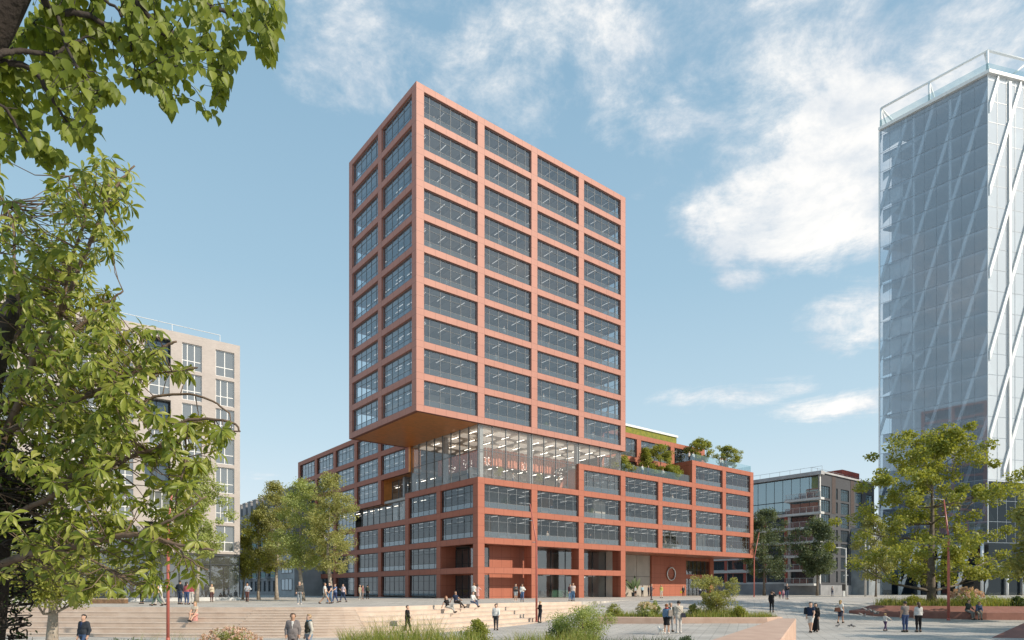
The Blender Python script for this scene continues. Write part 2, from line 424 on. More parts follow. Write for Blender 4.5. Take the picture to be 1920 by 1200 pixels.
# tower: floors 6..15, u -B..3B+w, v 0..2BP+w
T = MB()
face_frame(T, fu(0), -1, 2, 6, 15, B)
tl = lambda mb, a0, a1, d0, d1, z0, z1, mi: mb.box(-B + d0, max(a0, .5), z0, -B + d1, a1, z1, mi)
face_frame(T, tl, 0, 1, 6, 15, BP)
UR = 3 * B + W_; VR = 2 * BP + W_
tr_ = lambda mb, a0, a1, d0, d1, z0, z1, mi: mb.box(UR - d1, max(a0, .5), z0, UR - d0, min(a1, VR - .0), z1, mi)
face_frame(T, tr_, 0, 1, 6, 15, BP)
bk = lambda mb, a0, a1, d0, d1, z0, z1, mi: mb.box(max(a0, -B + .5), VR - d1, z0, min(a1, UR - .5), VR - d0 - .003, z1, mi)
face_frame(T, bk, -1, 2, 6, 15, B)
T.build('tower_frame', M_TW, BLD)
zt = zk(15) + CAP; zb = zk(6) - OPEN - CAP
MB().box(-B + .45, .45, zt - .35, UR - .45, VR - .45, zt - .15).build('tower_roof', M_CORE, BLD)
MB().box(-B + .06, .06, zb + .02, UR - .06, VR - .06, zb + .3).build('soffit', M_COP, BLD)
# floor plates, ceilings, light strips
lamps = []
def plate(u0, v0, u1, v1, k, name='floor_slab'):
    """the slab above floor k: ceiling below, floor above"""
    MB().box(u0, v0, zk(k) + .10, u1, v1, zk(k) + .42, 0).box(u0, v0, zk(k) + .425, u1, v1, zk(k) + .5, 1).build(name, [M_CEIL, M_FLR], BLD)
for k in range(6, 16):
    if k < 15: plate(-B + .52, .52, UR - .52, VR - .52, k)
    else: MB().box(-B + .52, .52, zk(15) + .06, UR - .52, VR - .52, zk(15) + .2).build('floor_slab', M_CEIL, BLD)
MB().box(-B + .52, .52, zb + .42, UR - .52, VR - .52, zb + .5).build('floor_slab', M_FLR, BLD)
MB().box(.0, 5.8, zb + .6, 2.3 * B, 11.5, zt - .9).build('service_core', M_CORE, BLD)
MB().box(-B + 3.2, 7.6, zb + .6, -B + 3.5, 14.2, zt - .9).build('partition', M_WARM, BLD)
for k in range(6, 16):
    for u in np.arange(-B + 1.9, UR - 1, 2.8):
        for v, l in ((1.25, 1.7), (6.2, 1.5), (10.8, 1.5)):
            lamps.append((u + .15 * ((k * 7 + int(u)) % 3 - 1), v + .25 * ((k * 5) % 3), zk(k) + .06, l, 0))
    for v in np.arange(1.8, VR - 1, 2.9):
        lamps.append((-B + 2.3, v, zk(k) + .06, 1.5, 0))

# ---- windows: one frame mesh per size, shared by every copy
def window_mesh(wd, dark, simple=False):
    mb = MB(); t = .035; dp = .06; o = OPEN
    xs = [0, .85] + [.85 + (wd - 1.7) / 4 * i for i in range(1, 4)] + [wd - .85, wd]
    if simple: xs = [wd / 6 * i for i in range(7)]
    for i, x in enumerate(xs):
        a, b = x - t, x + t
        if i == 0: a, b = 0.002, .075
        if i == len(xs) - 1: a, b = wd - .075, wd - .002
        mb.box(a, 0, .003, b, dp + .03, o - .003)
    for z, h in ((.003, .075), (.69, .055), (o * .70, .045), (o - .078, .075)):
        for i in range(len(xs) - 1):
            mb.box(xs[i] + t + (.04 if i == 0 else 0), .004, z, xs[i + 1] - t - (.04 if i == len(xs) - 2 else 0), dp, z + h)
    return mb.mesh('window', dark)
def pane_mesh(wd):
    return MB().quad((.03, .03, .71), (wd - .03, .03, .71), (wd - .03, .03, OPEN - .03), (.03, .03, OPEN - .03)).mesh('pane', M_GL)
def panel_mesh(wd):
    return MB().quad((.03, .02, .05), (wd - .03, .02, .05), (wd - .03, .02, .69), (.03, .02, .69)).mesh('lower_panel', M_GLB)
WU, WV = B - W_, BP - W_
WM = {(d, m): window_mesh(d, m) for d in (WU, WV) for m in (M_MUL, M_MULD)}
PM = {d: pane_mesh(d) for d in (WU, WV)}; LM = {d: panel_mesh(d) for d in (WU, WV)}
rest = []          # the windows past a hundred
def window(side, i, k, u0=0, v0=0, dark=False, rest_=False):
    d = WU if side == 'u' else WV
    m = M_MULD if dark else M_MUL
    if side == 'u': p, rz = (i * B + W_, v0 + .24, zk(k) - OPEN), 0
    elif side == 'v': p, rz = (u0 + .24, (i + 1) * BP, zk(k) - OPEN), -math.pi / 2
    else: p, rz = (u0 - .24, i * BP + W_, zk(k) - OPEN), math.pi / 2
    if rest_: rest.append((p, rz, d, m)); return
    o = link('window', WM[d, m], BLD, p); o.rotation_euler.z = rz
    pn = link('pane', PM[d], o)
    if side == 'u' and k <= 5: pn.material_slots[0].link = 'OBJECT'; pn.material_slots[0].material = M_GLP
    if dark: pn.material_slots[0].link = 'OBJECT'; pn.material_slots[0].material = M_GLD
    link('lower_panel', LM[d], o)
for k in range(15, 5, -1):
    for i in range(-1, 3): window('u', i, k)
    for i in (0, 1): window('v', i, k, u0=-B)
    for i in (0, 1): window('r', i, k, u0=UR, rest_=True)

# ---- podium
P = MB()
def piers(fn, pitch, idx, zb_, zt_, d=.5):
    for i in idx: fn(P, i * pitch, i * pitch + W_, 0, d, zb_, zt_, 0)
U = fu(0); V = fv(0)
def beam(fn, pitch, i, z0, z1, d=.5, e0=0, e1=0): fn(P, i * pitch + W_ - e0, (i + 1) * pitch + e1, .004, d, z0, z1, 0)
# right facade
cap3 = zk(3) + CAP; cap4 = zk(4) + CAP; cap5 = zk(5) + CAP; cap6 = zk(6) + CAP
P.box(0, 0, 0, W_, W_, cap3)                              # corner pier
piers(U, B, [1], 0, cap3); piers(U, B, [2, 3], 0, cap4)
piers(U, B, [4], zk(1), cap4); piers(U, B, [5, 6, 7], zk(1), cap5)
for i in range(7):
    if i < 3: beam(U, B, i, zk(0), zk(0) + H - OPEN, .8)
    for k in (1, 2): beam(U, B, i, zk(k), zk(k) + H - OPEN)
    if i < 2: beam(U, B, i, zk(3), cap3)
    else:
        beam(U, B, i, zk(3), zk(3) + H - OPEN)
        if i < 5: beam(U, B, i, zk(4), cap4)
        else: beam(U, B, i, zk(4), zk(4) + H - OPEN); beam(U, B, i, zk(5), cap5)
# deep return cheeks where the frames step
P.box(2 * B + .003, .503, cap3, 2 * B + .5, 2.2, cap4 - .003); P.box(5 * B + .003, .503, cap4, 5 * B + .4, 4.2, cap5 - .003)
# left facade: piers per bay from the ground; the glazed slot steps down to the left
zt_of = {1: cap3, 2: cap3}
def vpier(i, a, b): V(P, i * BP, i * BP + W_, 0, .5, a, b, 0)
vpier(1, 0, cap3); vpier(2, 0, cap3)
vpier(3, 0, zk(2) + CAP); vpier(4, 0, zk(2) + CAP)
for i in (5, 6, 7): vpier(i, 0, cap6)
vpier(4, zk(3) + H - OPEN - .77 + .02, cap6); vpier(3, zk(3) + .02, cap6); vpier(2, zk(4) + .02, cap6)
for i in range(7):
    for k in range(7):
        z0_, z1_ = zk(k), zk(k) + (CAP if k == 6 else H - OPEN)
        if i in (0, 1) and k > 3: continue
        if i == 2 and k == 3: continue
        if i == 3 and k == 3: z0_ = zk(3) + .02
        if i == 2 and k == 4: z0_ = zk(4) + .02
        beam(V, BP, i, z0_, z1_, .8 if (i == 0 and k == 0) else .5)
# copper-coloured cheeks of the stepped slot
CK = MB()
CK.box(.503, 3 * BP + .003, zk(3) + .03, 2.0, 3 * BP + .25, cap4).box(.503, 2 * BP + .003, zk(4) + .03, 2.0, 2 * BP + .25, zk(5) + H)
CK.box(.503, 2 * BP + .26, zk(4) + .03, 2.0, 3 * BP, zk(4) + .25).box(.503, 3 * BP + .26, zk(3) + .03, 2.0, 4 * BP, zk(3) + .25)
CK.box(.003, 2 * BP - .3, zk(4) + .025, .5, 2 * BP - .003, zk(6) - OPEN - CAP)
CK.build('stepped_cheek', M_COP, BLD)
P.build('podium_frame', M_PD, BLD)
P2 = MB()                                     # upper storeys set back behind the terraces
sb = fu(4.2)
face_frame(P2, sb, 3, 5, 5, 6, B, first_beam=True)
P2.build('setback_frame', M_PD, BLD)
for k in (2, 3):
    for i in range(7):
        if not (i < 0): window('u', i, k)
for i in range(2, 7): window('u', i, 4)
for i in (5, 6): window('u', i, 5)
for i in (3, 4, 5): window('u', i, 6, v0=4.2); window('u', i, 5, v0=4.2, rest_=True)
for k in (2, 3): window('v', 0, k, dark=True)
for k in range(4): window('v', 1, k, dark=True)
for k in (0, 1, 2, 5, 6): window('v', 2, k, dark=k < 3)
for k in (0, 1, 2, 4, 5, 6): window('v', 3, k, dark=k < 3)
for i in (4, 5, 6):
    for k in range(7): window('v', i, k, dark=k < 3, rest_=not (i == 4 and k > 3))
rb = MB()
for p, rz, d, m in rest:
    me = WM[d, m]; mt = Matrix.Translation(p) @ Matrix.Rotation(rz, 4, 'Z')
    for src, mi in ((WM[d, m], 0), (PM[d], 1), (LM[d], 2)):
        rb.add([mt @ v_.co for v_ in src.vertices], [tuple(f.vertices) for f in src.polygons], mi)
tag(rb.build('window', [M_MULD, M_GL, M_GLB], BLD), kind='stuff')

rb_ = random.Random(12)
vm = [M_CORE, M_WARM, mat('grey partition', (.26, .27, .29), .8), mat('dark partition', (.10, .10, .105), .8), mat('wood partition', (.40, .24, .14), .7)]
pm = MB(); 
for k in list(range(6, 16)) + [2, 3, 2, 3]:
    for i in (range(-1, 3) if k > 5 else range(0, 7)):
        fz0 = (zk(k - 1) + .5) if k > 6 else (zb + .52 if k == 6 else zk(k - 1) + .5)
        if rb_.random() < .55:
            a = i * B + W_ + rb_.uniform(.3, 4.5); v_ = rb_.uniform(2.0, 5.2); mi_ = rb_.randrange(5)
            pm.box(a, v_, fz0, a + rb_.uniform(1.5, 3.6), v_ + .12, zk(k) - rb_.choice([.0, .0, .9]), mi_)
        if rb_.random() < .6:
            a = i * B + W_ + rb_.uniform(.5, 5); pm.box(a, 1.3, fz0, a + 1.8, 2.1, fz0 + .74, rb_.randrange(5))
pm.build('partition', vm, BLD)
# podium floor plates, inner walls
for k in range(0, 7):
    if k <= 1:
        plate(.55, 3.5 if k < 1 else .52, 27.8, 15.5, k); plate(.55, 15.6, 14, 7 * BP, k)
        if k == 1: plate(27.9, .52, 7 * B + .5, 15.5, k)
    elif k == 4:
        plate(4.2, 4.2, 16, 15.5, k); plate(16.02, .52, 5 * B, 15.5, k); plate(5 * B + .02, .52, 7 * B + .5, 15.5, k); plate(.55, 15.6, 14, 7 * BP, k)
    elif k == 5: plate(5 * B + .02, .52, 7 * B + .5, 15.5, k); plate(3 * B, 4.75, 5 * B, 15.5, k); plate(.55, 17.2, 14, 7 * BP, k)
    elif k == 6: plate(3 * B, 4.3, 6 * B + 1, 15.5, k); plate(.55, 17.4, 14, 7 * BP, k)
    else: plate(.55, .52, 7 * B + .5, 15.5, k); plate(.55, 15.6, 14, 7 * BP, k)
MB().box(9.5, 11.0, .05, 7 * B - 8, 11.3, zk(1) - .0).build('partition', M_WARM, BLD)
MB().box(12, 9.5, zk(1) + .6, 7 * B - 3, 9.8, zk(3) + .05).build('partition', M_WARM, BLD)
MB().box(22, 9.0, zk(3) + .6, 7 * B - 3, 9.3, zk(6)).build('partition', M_CORE, BLD)
MB().box(8.6, 14, .05, 8.9, 7 * BP - .6, zk(6)).build('partition', M_CORE, BLD)
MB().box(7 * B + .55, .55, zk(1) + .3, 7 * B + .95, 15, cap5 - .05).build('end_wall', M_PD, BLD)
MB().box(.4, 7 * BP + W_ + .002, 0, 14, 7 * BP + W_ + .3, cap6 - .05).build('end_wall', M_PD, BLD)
MB().box(.42, .42, cap3 - .5, 2 * B, 2.0, cap3 - .02).build('roof_edge', M_PD, BLD)
# atrium: two glazed storeys under the tower
def curtain(pts, z0, z1, step, mbar, mgl, zs=(), name='curtain_wall', col=None):
    fr = MB(); gl = MB()
    for (a, b) in zip(pts[:-1], pts[1:]):
        a = Vector(a); b = Vector(b); ln = (b - a).length; n = max(1, round(ln / step)); d = (b - a) / ln; q = Vector((-d.y, d.x))
        for i in range(n + 1):
            c = a + d * (ln * i / n)
            if i == n and b != Vector(pts[-1]): continue
            t = .045; e = [c - d * t - q * .07, c + d * t - q * .07, c + d * t + q * .07, c - d * t + q * .07]
            fr.prism([(x.x, x.y) for x in e], z0, z1)
        for z in zs:
            for i in range(n):
                c0 = a + d * (ln * i / n + .05); c1 = a + d * (ln * (i + 1) / n - .05)
                fr.prism([((c0 - q * .04).x, (c0 - q * .04).y), ((c1 - q * .04).x, (c1 - q * .04).y), ((c1 + q * .04).x, (c1 + q * .04).y), ((c0 + q * .04).x, (c0 + q * .04).y)], z - .03, z + .03)
        gl.quad((a.x, a.y, z0), (b.x, b.y, z0), (b.x, b.y, z1), (a.x, a.y, z1))
    o = fr.build(name, mbar, BLD); gl.build('pane', mgl, o); return o
zs_ = zk(6) - OPEN - CAP
curtain([(.35, 16.4), (.35, .38), (3 * B + .3, .38)], cap3 + .004, zs_ + .01, 2.1, M_MUL, M_GLA, (cap3 + 3.4,))
curtain([(1.9, 3 * BP), (1.9, 2 * BP + .3)], zk(2) + CAP + .004, zk(4) + .02, 2.0, M_MUL, M_GLA, (zk(3) + .3,))
curtain([(.9, 4 * BP), (.9, 2 * BP + .3)], zk(2) + CAP + .006, zk(3) + .02, 2.0, M_MUL, M_GLA, (zk(2) + CAP + .06,))
curtain([(3 * B + .3, .45), (3 * B + .3, 4.1)], cap4 + .5, zs_ + .01, 1.9, M_MUL, M_GLA, (cap4 + .55,))
for i in range(0, 4):
    MB().box(i * B + (.75 if i == 0 else .2), .62, cap3, i * B + (1.25 if i == 0 else .75), 1.15, zs_ + .1).build('column', M_STEEL, BLD)
for j in (1, 2): MB().box(.75, j * BP + .1, cap3, 1.3, j * BP + .65, zs_ + .1).build('column', M_STEEL, BLD)
MB().box(1.2, 2.4 * BP, zk(2) + CAP, 1.7, 2.4 * BP + .5, zk(4)).build('column', M_STEEL, BLD)
# atrium ceiling with raft panels, gallery edge with timber fins, back wall
A = MB(); A.box(.5, .5, zs_ - .10, 3 * B + .2, VR, zs_ + .0, 0)
for u in np.arange(1.2, 24, 3.1):
    for v in np.arange(1.5, 15, 3.2): A.box(u, v, zs_ - .34, u + 1.9, v + 1.6, zs_ - .22, 1)
A.build('atrium_ceiling', [mat('warm ceiling', (.66, .60, .54), .8), glow('ceiling raft added glow', (.80, .74, .66), .42)], BLD)  # raft emission added to brighten the ceiling; the rafts are no lamps
FN = MB()
g0 = zk(4) - .25
for u in np.arange(4.0, 3 * B, .42): FN.box(u, 4.0 + .08 * math.sin(u * 5), g0, u + .30, 4.12 + .08 * math.sin(u * 5), g0 + 2.15)
for v in np.arange(4.6, 15.5, .42): FN.box(4.0, v, g0, 4.12, v + .30, g0 + 2.15)
FN.box(4.13, 4.2, g0 - .1, 3 * B, 4.3, g0 + 1.0); FN.box(4.13, 4.32, g0 - .1, 4.3, 15.5, g0 + 1.0)
FN.build('gallery_balustrade', M_FIN, BLD)
MB().box(3 * B - 1.6, 9.0, cap3, 3 * B - 1.2, 15, zs_ - .12).box(8.0, 9.6, cap3 + .02, 3 * B - 1.7, 9.9, zs_ - .12).box(7.6, 9.6, cap3 + .02, 7.9, 15.4, zs_ - .12).build('atrium_wall', M_WARM, BLD)
SH = MB()
for u in np.arange(3.6, 13.2, 1.2): SH.box(u, 6.4, zk(3) + .8, u + .09, 6.9, zk(4) - .3)
for z in (zk(3) + .8, zk(3) + 1.6, zk(3) + 2.4, zk(4) - .42): SH.box(3.62, 6.42, z, 13.2, 6.88, z + .07)
SH.box(3.6, 6.9, zk(3) + .8, 13.3, 6.95, zk(4) - .3)
SH.build('bookshelf', M_WHITE, BLD)
ST = MB()
for i in range(11): ST.box(15.2 + i * .32, 2.2, zk(3) + .8 + i * .28, 15.5 + i * .32, 3.9, zk(3) + 1.05 + i * .28)
ST.add([(14.8, 2.1, zk(3) + .75), (18.9, 2.1, zk(4) - .2), (18.9, 2.1, zk(4) + 1.0), (15.6, 2.1, zk(3) + 1.9)], [(0, 1, 2, 3)])
ST.build('staircase', M_FIN, BLD)
for u in np.arange(1.5, 3 * B, 2.55):
    for v in (2.4, 6.4, 11): lamps.append((u, v, zs_ - .37, 1.5, 1))
for u in np.arange(5.0, 3 * B, 2.6):
    for v in (4.8, 7.2): lamps.append((u, v, zk(4) + .05, 1.5, 1))
for v in np.arange(5, 34, 2.7):
    lamps.append((5.5, v, zk(4) + .05, 1.4, 1)); lamps.append((3.0, v + 12, zk(3) + .05, 1.4, 1))
for k in (2, 3, 4, 5, 6):
    for u in np.arange(1.6, 7 * B, 2.6):
        for v in (1.6, 5.6):
            if k == 4 and u < 17: continue
            if k == 5 and (u < 26 or (u < 5 * B and v < 4.5)): continue
            if k == 6 and (u < 26 or v < 4.5 or u > 50): continue
            lamps.append((u, v + (.5 if k == 6 else 0), zk(k) + .06, 1.4, 0))
    for v in np.arange(10, 7 * BP, 2.6):
        for u in (1.6, 4.6):
            if k in (4, 5, 6) and v < 18: continue
            if k == 3 and v < 34 and v > 15: continue
            lamps.append((u, v, zk(k) + .06, 1.4, 0))
for k in (0, 1):
    for v in np.arange(10, 7 * BP, 3.2): lamps.append((2.4, v, zk(k) + .06, 1.4, 0))
    for u in np.arange(10, 27, 3): lamps.append((u, 5, zk(k) + .06, 1.4, 0))
order = sorted(lamps, key=lambda q: (loc(q[0], q[1]) - Vector((0, 0, 0))).length - (0 if q[3] > 1.45 and q[1] < 2 else -400))
lm = [MB().box(-.026, 0, 0, .026, l, .03).mesh('ceiling_light', M_LAMP) for l in (1.5,)]
for q in order[:100]:
    o = link('ceiling_light', lm[0], BLD, (q[0], q[1], q[2])); o.scale = (1, q[3] / 1.5, 1)
    if q[4]: o.material_slots[0].link = 'OBJECT'; o.material_slots[0].material = M_ATL
sm = MB()
for q in order[100:]: sm.box(q[0] - .026, q[1], q[2], q[0] + .026, q[1] + q[3], q[2] + .035, q[4])
tag(sm.build('ceiling_light', [M_LAMP, M_ATL], BLD), kind='stuff')

# ---- ground storey
def seam_wall(name, u0, v0, u1, v1, z0, z1, m): return MB().box(u0, v0, z0, u1, v1, z1).build(name, m, BLD)
zt1 = zk(1) + .09
MB().box(W_ + .01, .51, zk(1) + .02, 27.8, 6.0, zk(1) + .095).box(27.85, .51, zk(1) + .02, 7 * B + .5, 9.5, zk(1) + .095).box(.51, 1.02, zk(1) + .02, 2.4, BP, zk(1) + .094).build('arcade_soffit', M_SOF, BLD)
seam_wall('entrance_wall', 3.4, 2.4, 9.2, 6.5, 0, zt1, M_PD)
seam_wall('return_wall', W_ - .5, BP + .02, 2.4, BP + .5, 0, zt1 - .02, M_PD)
seam_wall('return_wall', 3 * B + .3, .505, 3 * B + .75, 1.9, 0, zt1 - .01, M_PD)
seam_wall('partition', 3 * B + .35, 1.91, 3 * B + .7, 6.6, 0, zt1 - .012, M_WARM)
for k in (2, 3): MB().box(1.4, 4.2, zk(k - 1) + .52, 8.2, 4.35, zk(k) + .08).build('partition', mat('pale grey partition', (.46, .46, .45), .8), BLD)
for i in (1, 2): seam_wall('inner_pier', i * B + .02, .505, i * B + W_ - .02, 1.5, 0, zt1 - .02, M_PD)
curtain([(2.4, BP), (2.4, 2.4), (3.4, 2.4)], 0.02, zk(0) - .1, 1.45, M_MULD, M_GL, (1.2,), 'shopfront')
curtain([(2.4, BP), (2.4, 2.4), (3.4, 2.4)], zk(0) + .7, zk(1) - .3, 1.45, M_MULD, M_GL, (zk(0) + 1.4,), 'shopfront')
MB().box(2.35, 2.5, zk(0) - .1, 3.4, BP, zk(0) + .7).build('spandrel', M_PD, BLD)
curtain([(9.25, 3.3), (3 * B + .3, 3.3)], .02, zk(0) + .1, 2.9, M_MULD, M_GL, (), 'shopfront')
curtain([(9.25, 3.3), (3 * B + .3, 3.3)], zk(0) + .5, zk(1) - .05, 2.9, M_MULD, M_GL, (), 'shopfront')
MB().box(9.25, 3.25, zk(0) + .1, 3 * B + .3, 3.6, zk(0) + .5).build('spandrel', mat('dark metal', (.05, .055, .06), .4), BLD)
M_BEI = mat('pale stone panel', (.42, .38, .33), .45, 0, .06, .8)
bw = MB(); us = [26.0, 33.0, 36.3, 39.7]
for a, b in zip(us[:-1], us[1:]):
    bw.box(a + .04, 6.6, .02, b - .04, 6.8, 3.2).box(a + .04, 6.6, 3.26, b - .04, 6.8, zt1)
bw.box(26, 6.72, 0, 39.7, 6.9, zt1, 1)
bw.build('stone_panel_wall', [M_BEI, M_MULD], BLD)
seam_wall('sign_wall', 39.7, 6.3, 48.8, 8, 0, zt1 - .01, M_PD)
gb = MB()
gb.box(48.8, 6.4, 0, 49.1, 7, zt1 - .012).box(56.0, 6.3, 0, 57.1, 8, zt1 - .012).box(49.1, 6.42, 3.0, 56, 6.9, 3.75).box(49.1, 6.42, zk(1) - .5, 56, 6.9, zt1 - .014)
gb.build('gable_frame', M_PD, BLD)
curtain([(49.1, 6.7), (56, 6.7)], .02, 3.0, 1.15, M_MULD, M_GL, (1.0, 2.2), 'shopfront'); curtain([(49.1, 6.7), (56, 6.7)], 3.75, zk(1) - .5, 1.15, M_MULD, M_GL, (4.6,), 'shopfront')
MB().box(56.6, 8.01, 0, 57.05, 15, zt1 - .02).box(49.2, 11.4, .03, 56.4, 11.6, zt1 - .02).build('end_wall', M_PD, BLD)
rg = MB(); n = 40; RR = 1.07
ring = [(44.6 + RR * math.cos(2 * math.pi * i / n), 6.12, 3.77 + RR * math.sin(2 * math.pi * i / n)) for i in range(n + 1)]
rg.tube(ring, .12, 8, 0, False)
for a in (.5, 2.6, 4.7): rg.box(44.6 + RR * math.cos(a) - .03, 6.13, 3.77 + RR * math.sin(a) - .03, 44.6 + RR * math.cos(a) + .03, 6.31, 3.77 + RR * math.sin(a) + .03)
rg.build('ring_sign', mat('brushed steel', (.55, .55, .55), .3, .9), BLD)
MB().box(17.5, 6.2, .02, 22.5, 6.9, 1.15).build('reception_desk', mat('green desk', (.10, .22, .14), .4), BLD)
# terraces: balustrades
def balustrade(pts, z, name='glass_balustrade'):
    mb = MB(); pt = MB()
    for a, b in zip(pts[:-1], pts[1:]):
        a = Vector(a); b = Vector(b); ln = (b - a).length; n = round(ln / 1.5); d = (b - a) / ln
        for i in range(n):
            c0 = a + d * (ln * i / n + .015); c1 = a + d * (ln * (i + 1) / n - .015)
            mb.quad((c0.x, c0.y, z + .03), (c1.x, c1.y, z + .03), (c1.x, c1.y, z + 1.15), (c0.x, c0.y, z + 1.15))
    o = mb.build(name, glass('balustrade glass', (.72, .84, .86), .10, (.85, .95, 1), op=.10, opcol=(.3, .42, .44)), BLD)
    return o
balustrade([(3 * B + .6, .32), (5 * B - .05, .32)], cap4)
balustrade([(5 * B + .3, .32), (7 * B + .7, .32), (7 * B + .7, 9)], cap5)
MB().box(3 * B + .5, .51, cap4 - .5, 5 * B, 4.18, cap4 - .12).box(5 * B + .42, .51, cap5 - .5, 7 * B + .5, 4.18, cap5 - .12).box(6 * B + W_ + .1, 4.19, cap5 - .5, 7 * B + .5, 15, cap5 - .12).build('terrace_deck', mat('deck', (.32, .27, .22), .8), BLD)
MB().box(3 * B + .6, 4.6, cap6 - .5, 6 * B + W_ - .1, 15.4, cap6 - .1).box(.55, 17.5, cap6 - .5, 14, 7 * BP, cap6 - .1).build('podium_roof', M_CORE, BLD)
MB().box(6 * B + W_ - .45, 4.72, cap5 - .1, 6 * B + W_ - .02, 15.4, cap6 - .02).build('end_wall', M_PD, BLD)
gr = MB().box(3 * B + 3, 9.6, cap6 - .1, 50.6, 14.5, 28.4).build('roof_pavilion', M_MOSS, BLD)
MB().box(3 * B + 2.8, 9.4, 28.4, 50.8, 14.7, 28.75).build('parapet_cap', M_WHITE, gr)
# ------------------------------------------------------------------ ground
def smooth(a, b, x):
    t = np.clip((x - a) / (b - a), 0, 1); return t * t * (3 - 2 * t)
def gz(x, y):
    """height of the lower plaza; it ramps up to the level of the upper plaza towards the right-hand street"""
    x = np.asarray(x, float); y = np.asarray(y, float)
    low = -1.62 + .32 * smooth(-4, 16, x)
    t = smooth(44, 69, y - .12 * np.maximum(x - 12, 0)) * smooth(0, 8, x)
    return low * (1 - t) + (-.004) * t
def gzs(x, y): return float(gz(x, y))

def paving(name, c1, c2, sx, sy, rot, rough=.65, joint=.62):
    m, nt, out = new_mat(name)
    p = N(nt, 'ShaderNodeBsdfPrincipled', Roughness=rough); p.inputs['Specular IOR Level'].default_value = .3
    tc = N(nt, 'ShaderNodeTexCoord'); mp = N(nt, 'ShaderNodeMapping'); mp.inputs['Rotation'].default_value = (0, 0, rot)
    L(nt, tc.outputs['Object'], mp.inputs['Vector'])
    br = N(nt, 'ShaderNodeTexBrick'); br.inputs['Scale'].default_value = 1
    br.inputs['Brick Width'].default_value = sx; br.inputs['Row Height'].default_value = sy; br.inputs['Mortar Size'].default_value = .03
    br.inputs['Color1'].default_value = rgba(c1); br.inputs['Color2'].default_value = rgba(c2); br.inputs['Mortar'].default_value = rgba([c * joint for c in c2])
    br.inputs['Bias'].default_value = 0
    L(nt, mp.outputs[0], br.inputs['Vector'])
    n = N(nt, 'ShaderNodeTexNoise', Scale=.35, Detail=8, Roughness=.65); L(nt, tc.outputs['Object'], n.inputs['Vector'])
    mr = N(nt, 'ShaderNodeMapRange'); mr.inputs['From Min'].default_value = .3; mr.inputs['From Max'].default_value = .7; mr.inputs['To Min'].default_value = .72; mr.inputs['To Max'].default_value = 1.12
    L(nt, n.outputs['Fac'], mr.inputs['Value'])
    mx = N(nt, 'ShaderNodeMix', _data_type='RGBA', _blend_type='MULTIPLY', Factor=1); L(nt, br.outputs['Color'], mx.inputs['A']); L(nt, mr.outputs[0], mx.inputs['B'])
    L(nt, mx.outputs['Result'], p.inputs['Base Color'])
    n2 = N(nt, 'ShaderNodeTexNoise', Scale=18, Detail=3); L(nt, tc.outputs['Object'], n2.inputs['Vector'])
    b = N(nt, 'ShaderNodeBump', Strength=.15, Distance=.02); L(nt, n2.outputs['Fac'], b.inputs['Height']); L(nt, b.outputs['Normal'], p.inputs['Normal'])
    L(nt, p.outputs[0], out.inputs['Surface']); MATS[name] = m; return m
M_PAVE = paving('plaza paving', (.57, .535, .49), (.48, .45, .415), 1.2, .4, .35)
M_PAVU = paving('upper paving', (.60, .555, .50), (.50, .465, .42), 1.2, .6, GRID)
xs = np.concatenate([np.linspace(-900, -60, 12), np.linspace(-55, 110, 84), np.linspace(120, 900, 12)])
ys = np.concatenate([np.linspace(-60, 10, 8), np.linspace(12, 160, 90), np.linspace(175, 1500, 14)])
gx, gy = np.meshgrid(xs, ys); V_ = np.stack([gx.ravel(), gy.ravel(), gz(gx, gy).ravel() - .02], 1)
nx = len(xs); idx = np.arange(nx * len(ys)).reshape(len(ys), nx)
Fq = np.stack([idx[:-1, :-1].ravel(), idx[:-1, 1:].ravel(), idx[1:, 1:].ravel(), idx[1:, :-1].ravel()], 1)
struct(link('ground', np_mesh('ground', V_, Fq, [M_PAVE], smooth=True)))

# upper plaza and the seat steps that climb to it
def px_pt(px, d): return ((px - CX) / F * d, d)
edge = [(-34, 42.6), px_pt(250, 41.8), px_pt(480, 41.2), px_pt(665, 41.8), px_pt(800, 46), px_pt(930, 53), px_pt(1090, 60.5)]
def catmull(P_, n=8):
    P_ = [np.array(p, float) for p in P_]; o = []
    Q = [2 * P_[0] - P_[1]] + P_ + [2 * P_[-1] - P_[-2]]
    for i in range(1, len(Q) - 2):
        for t in np.linspace(0, 1, n, endpoint=False):
            a, b, c, d = Q[i - 1], Q[i], Q[i + 1], Q[i + 2]
            o.append(.5 * (2 * b + (c - a) * t + (2 * a - 5 * b + 4 * c - d) * t * t + (3 * b - a - 3 * c + d) * t ** 3))
    o.append(P_[-1]); return o
EC = catmull(edge, 8)
def offset(line, dist):
    o = []
    for i, p in enumerate(line):
        a = line[max(i - 1, 0)]; b = line[min(i + 1, len(line) - 1)]
        t = (b - a) / np.linalg.norm(b - a); n = np.array([t[1], -t[0]])
        dd = dist(i / (len(line) - 1)) if callable(dist) else dist
        o.append(p + n * dd)
    return o
M_STEP = mat('sandstone step', (.66, .545, .455), .75, 0, .10, 1.2, .25, 14, col2=(.55, .43, .345))
M_STEPT = mat('sandstone tread', (.63, .525, .44), .75, 0, .08, 1.6, .25, 14, col2=(.53, .415, .33))
back = [(9.5, 64), (12, 68), (60, 100), (60, 175), (-95, 175), (-95, 42.6)]
mb = MB(); poly = [tuple(p) for p in EC] + back
n = len(poly)
mb.add([(p[0], p[1], 0) for p in poly], [tuple(range(n))], 0)
ne = len(EC)
mb.add([(p[0], p[1], 0) for p in poly] + [(p[0], p[1], -2) for p in poly], [(i, n + i, n + (i + 1) % n, (i + 1) % n) for i in range(ne - 1)], 1)
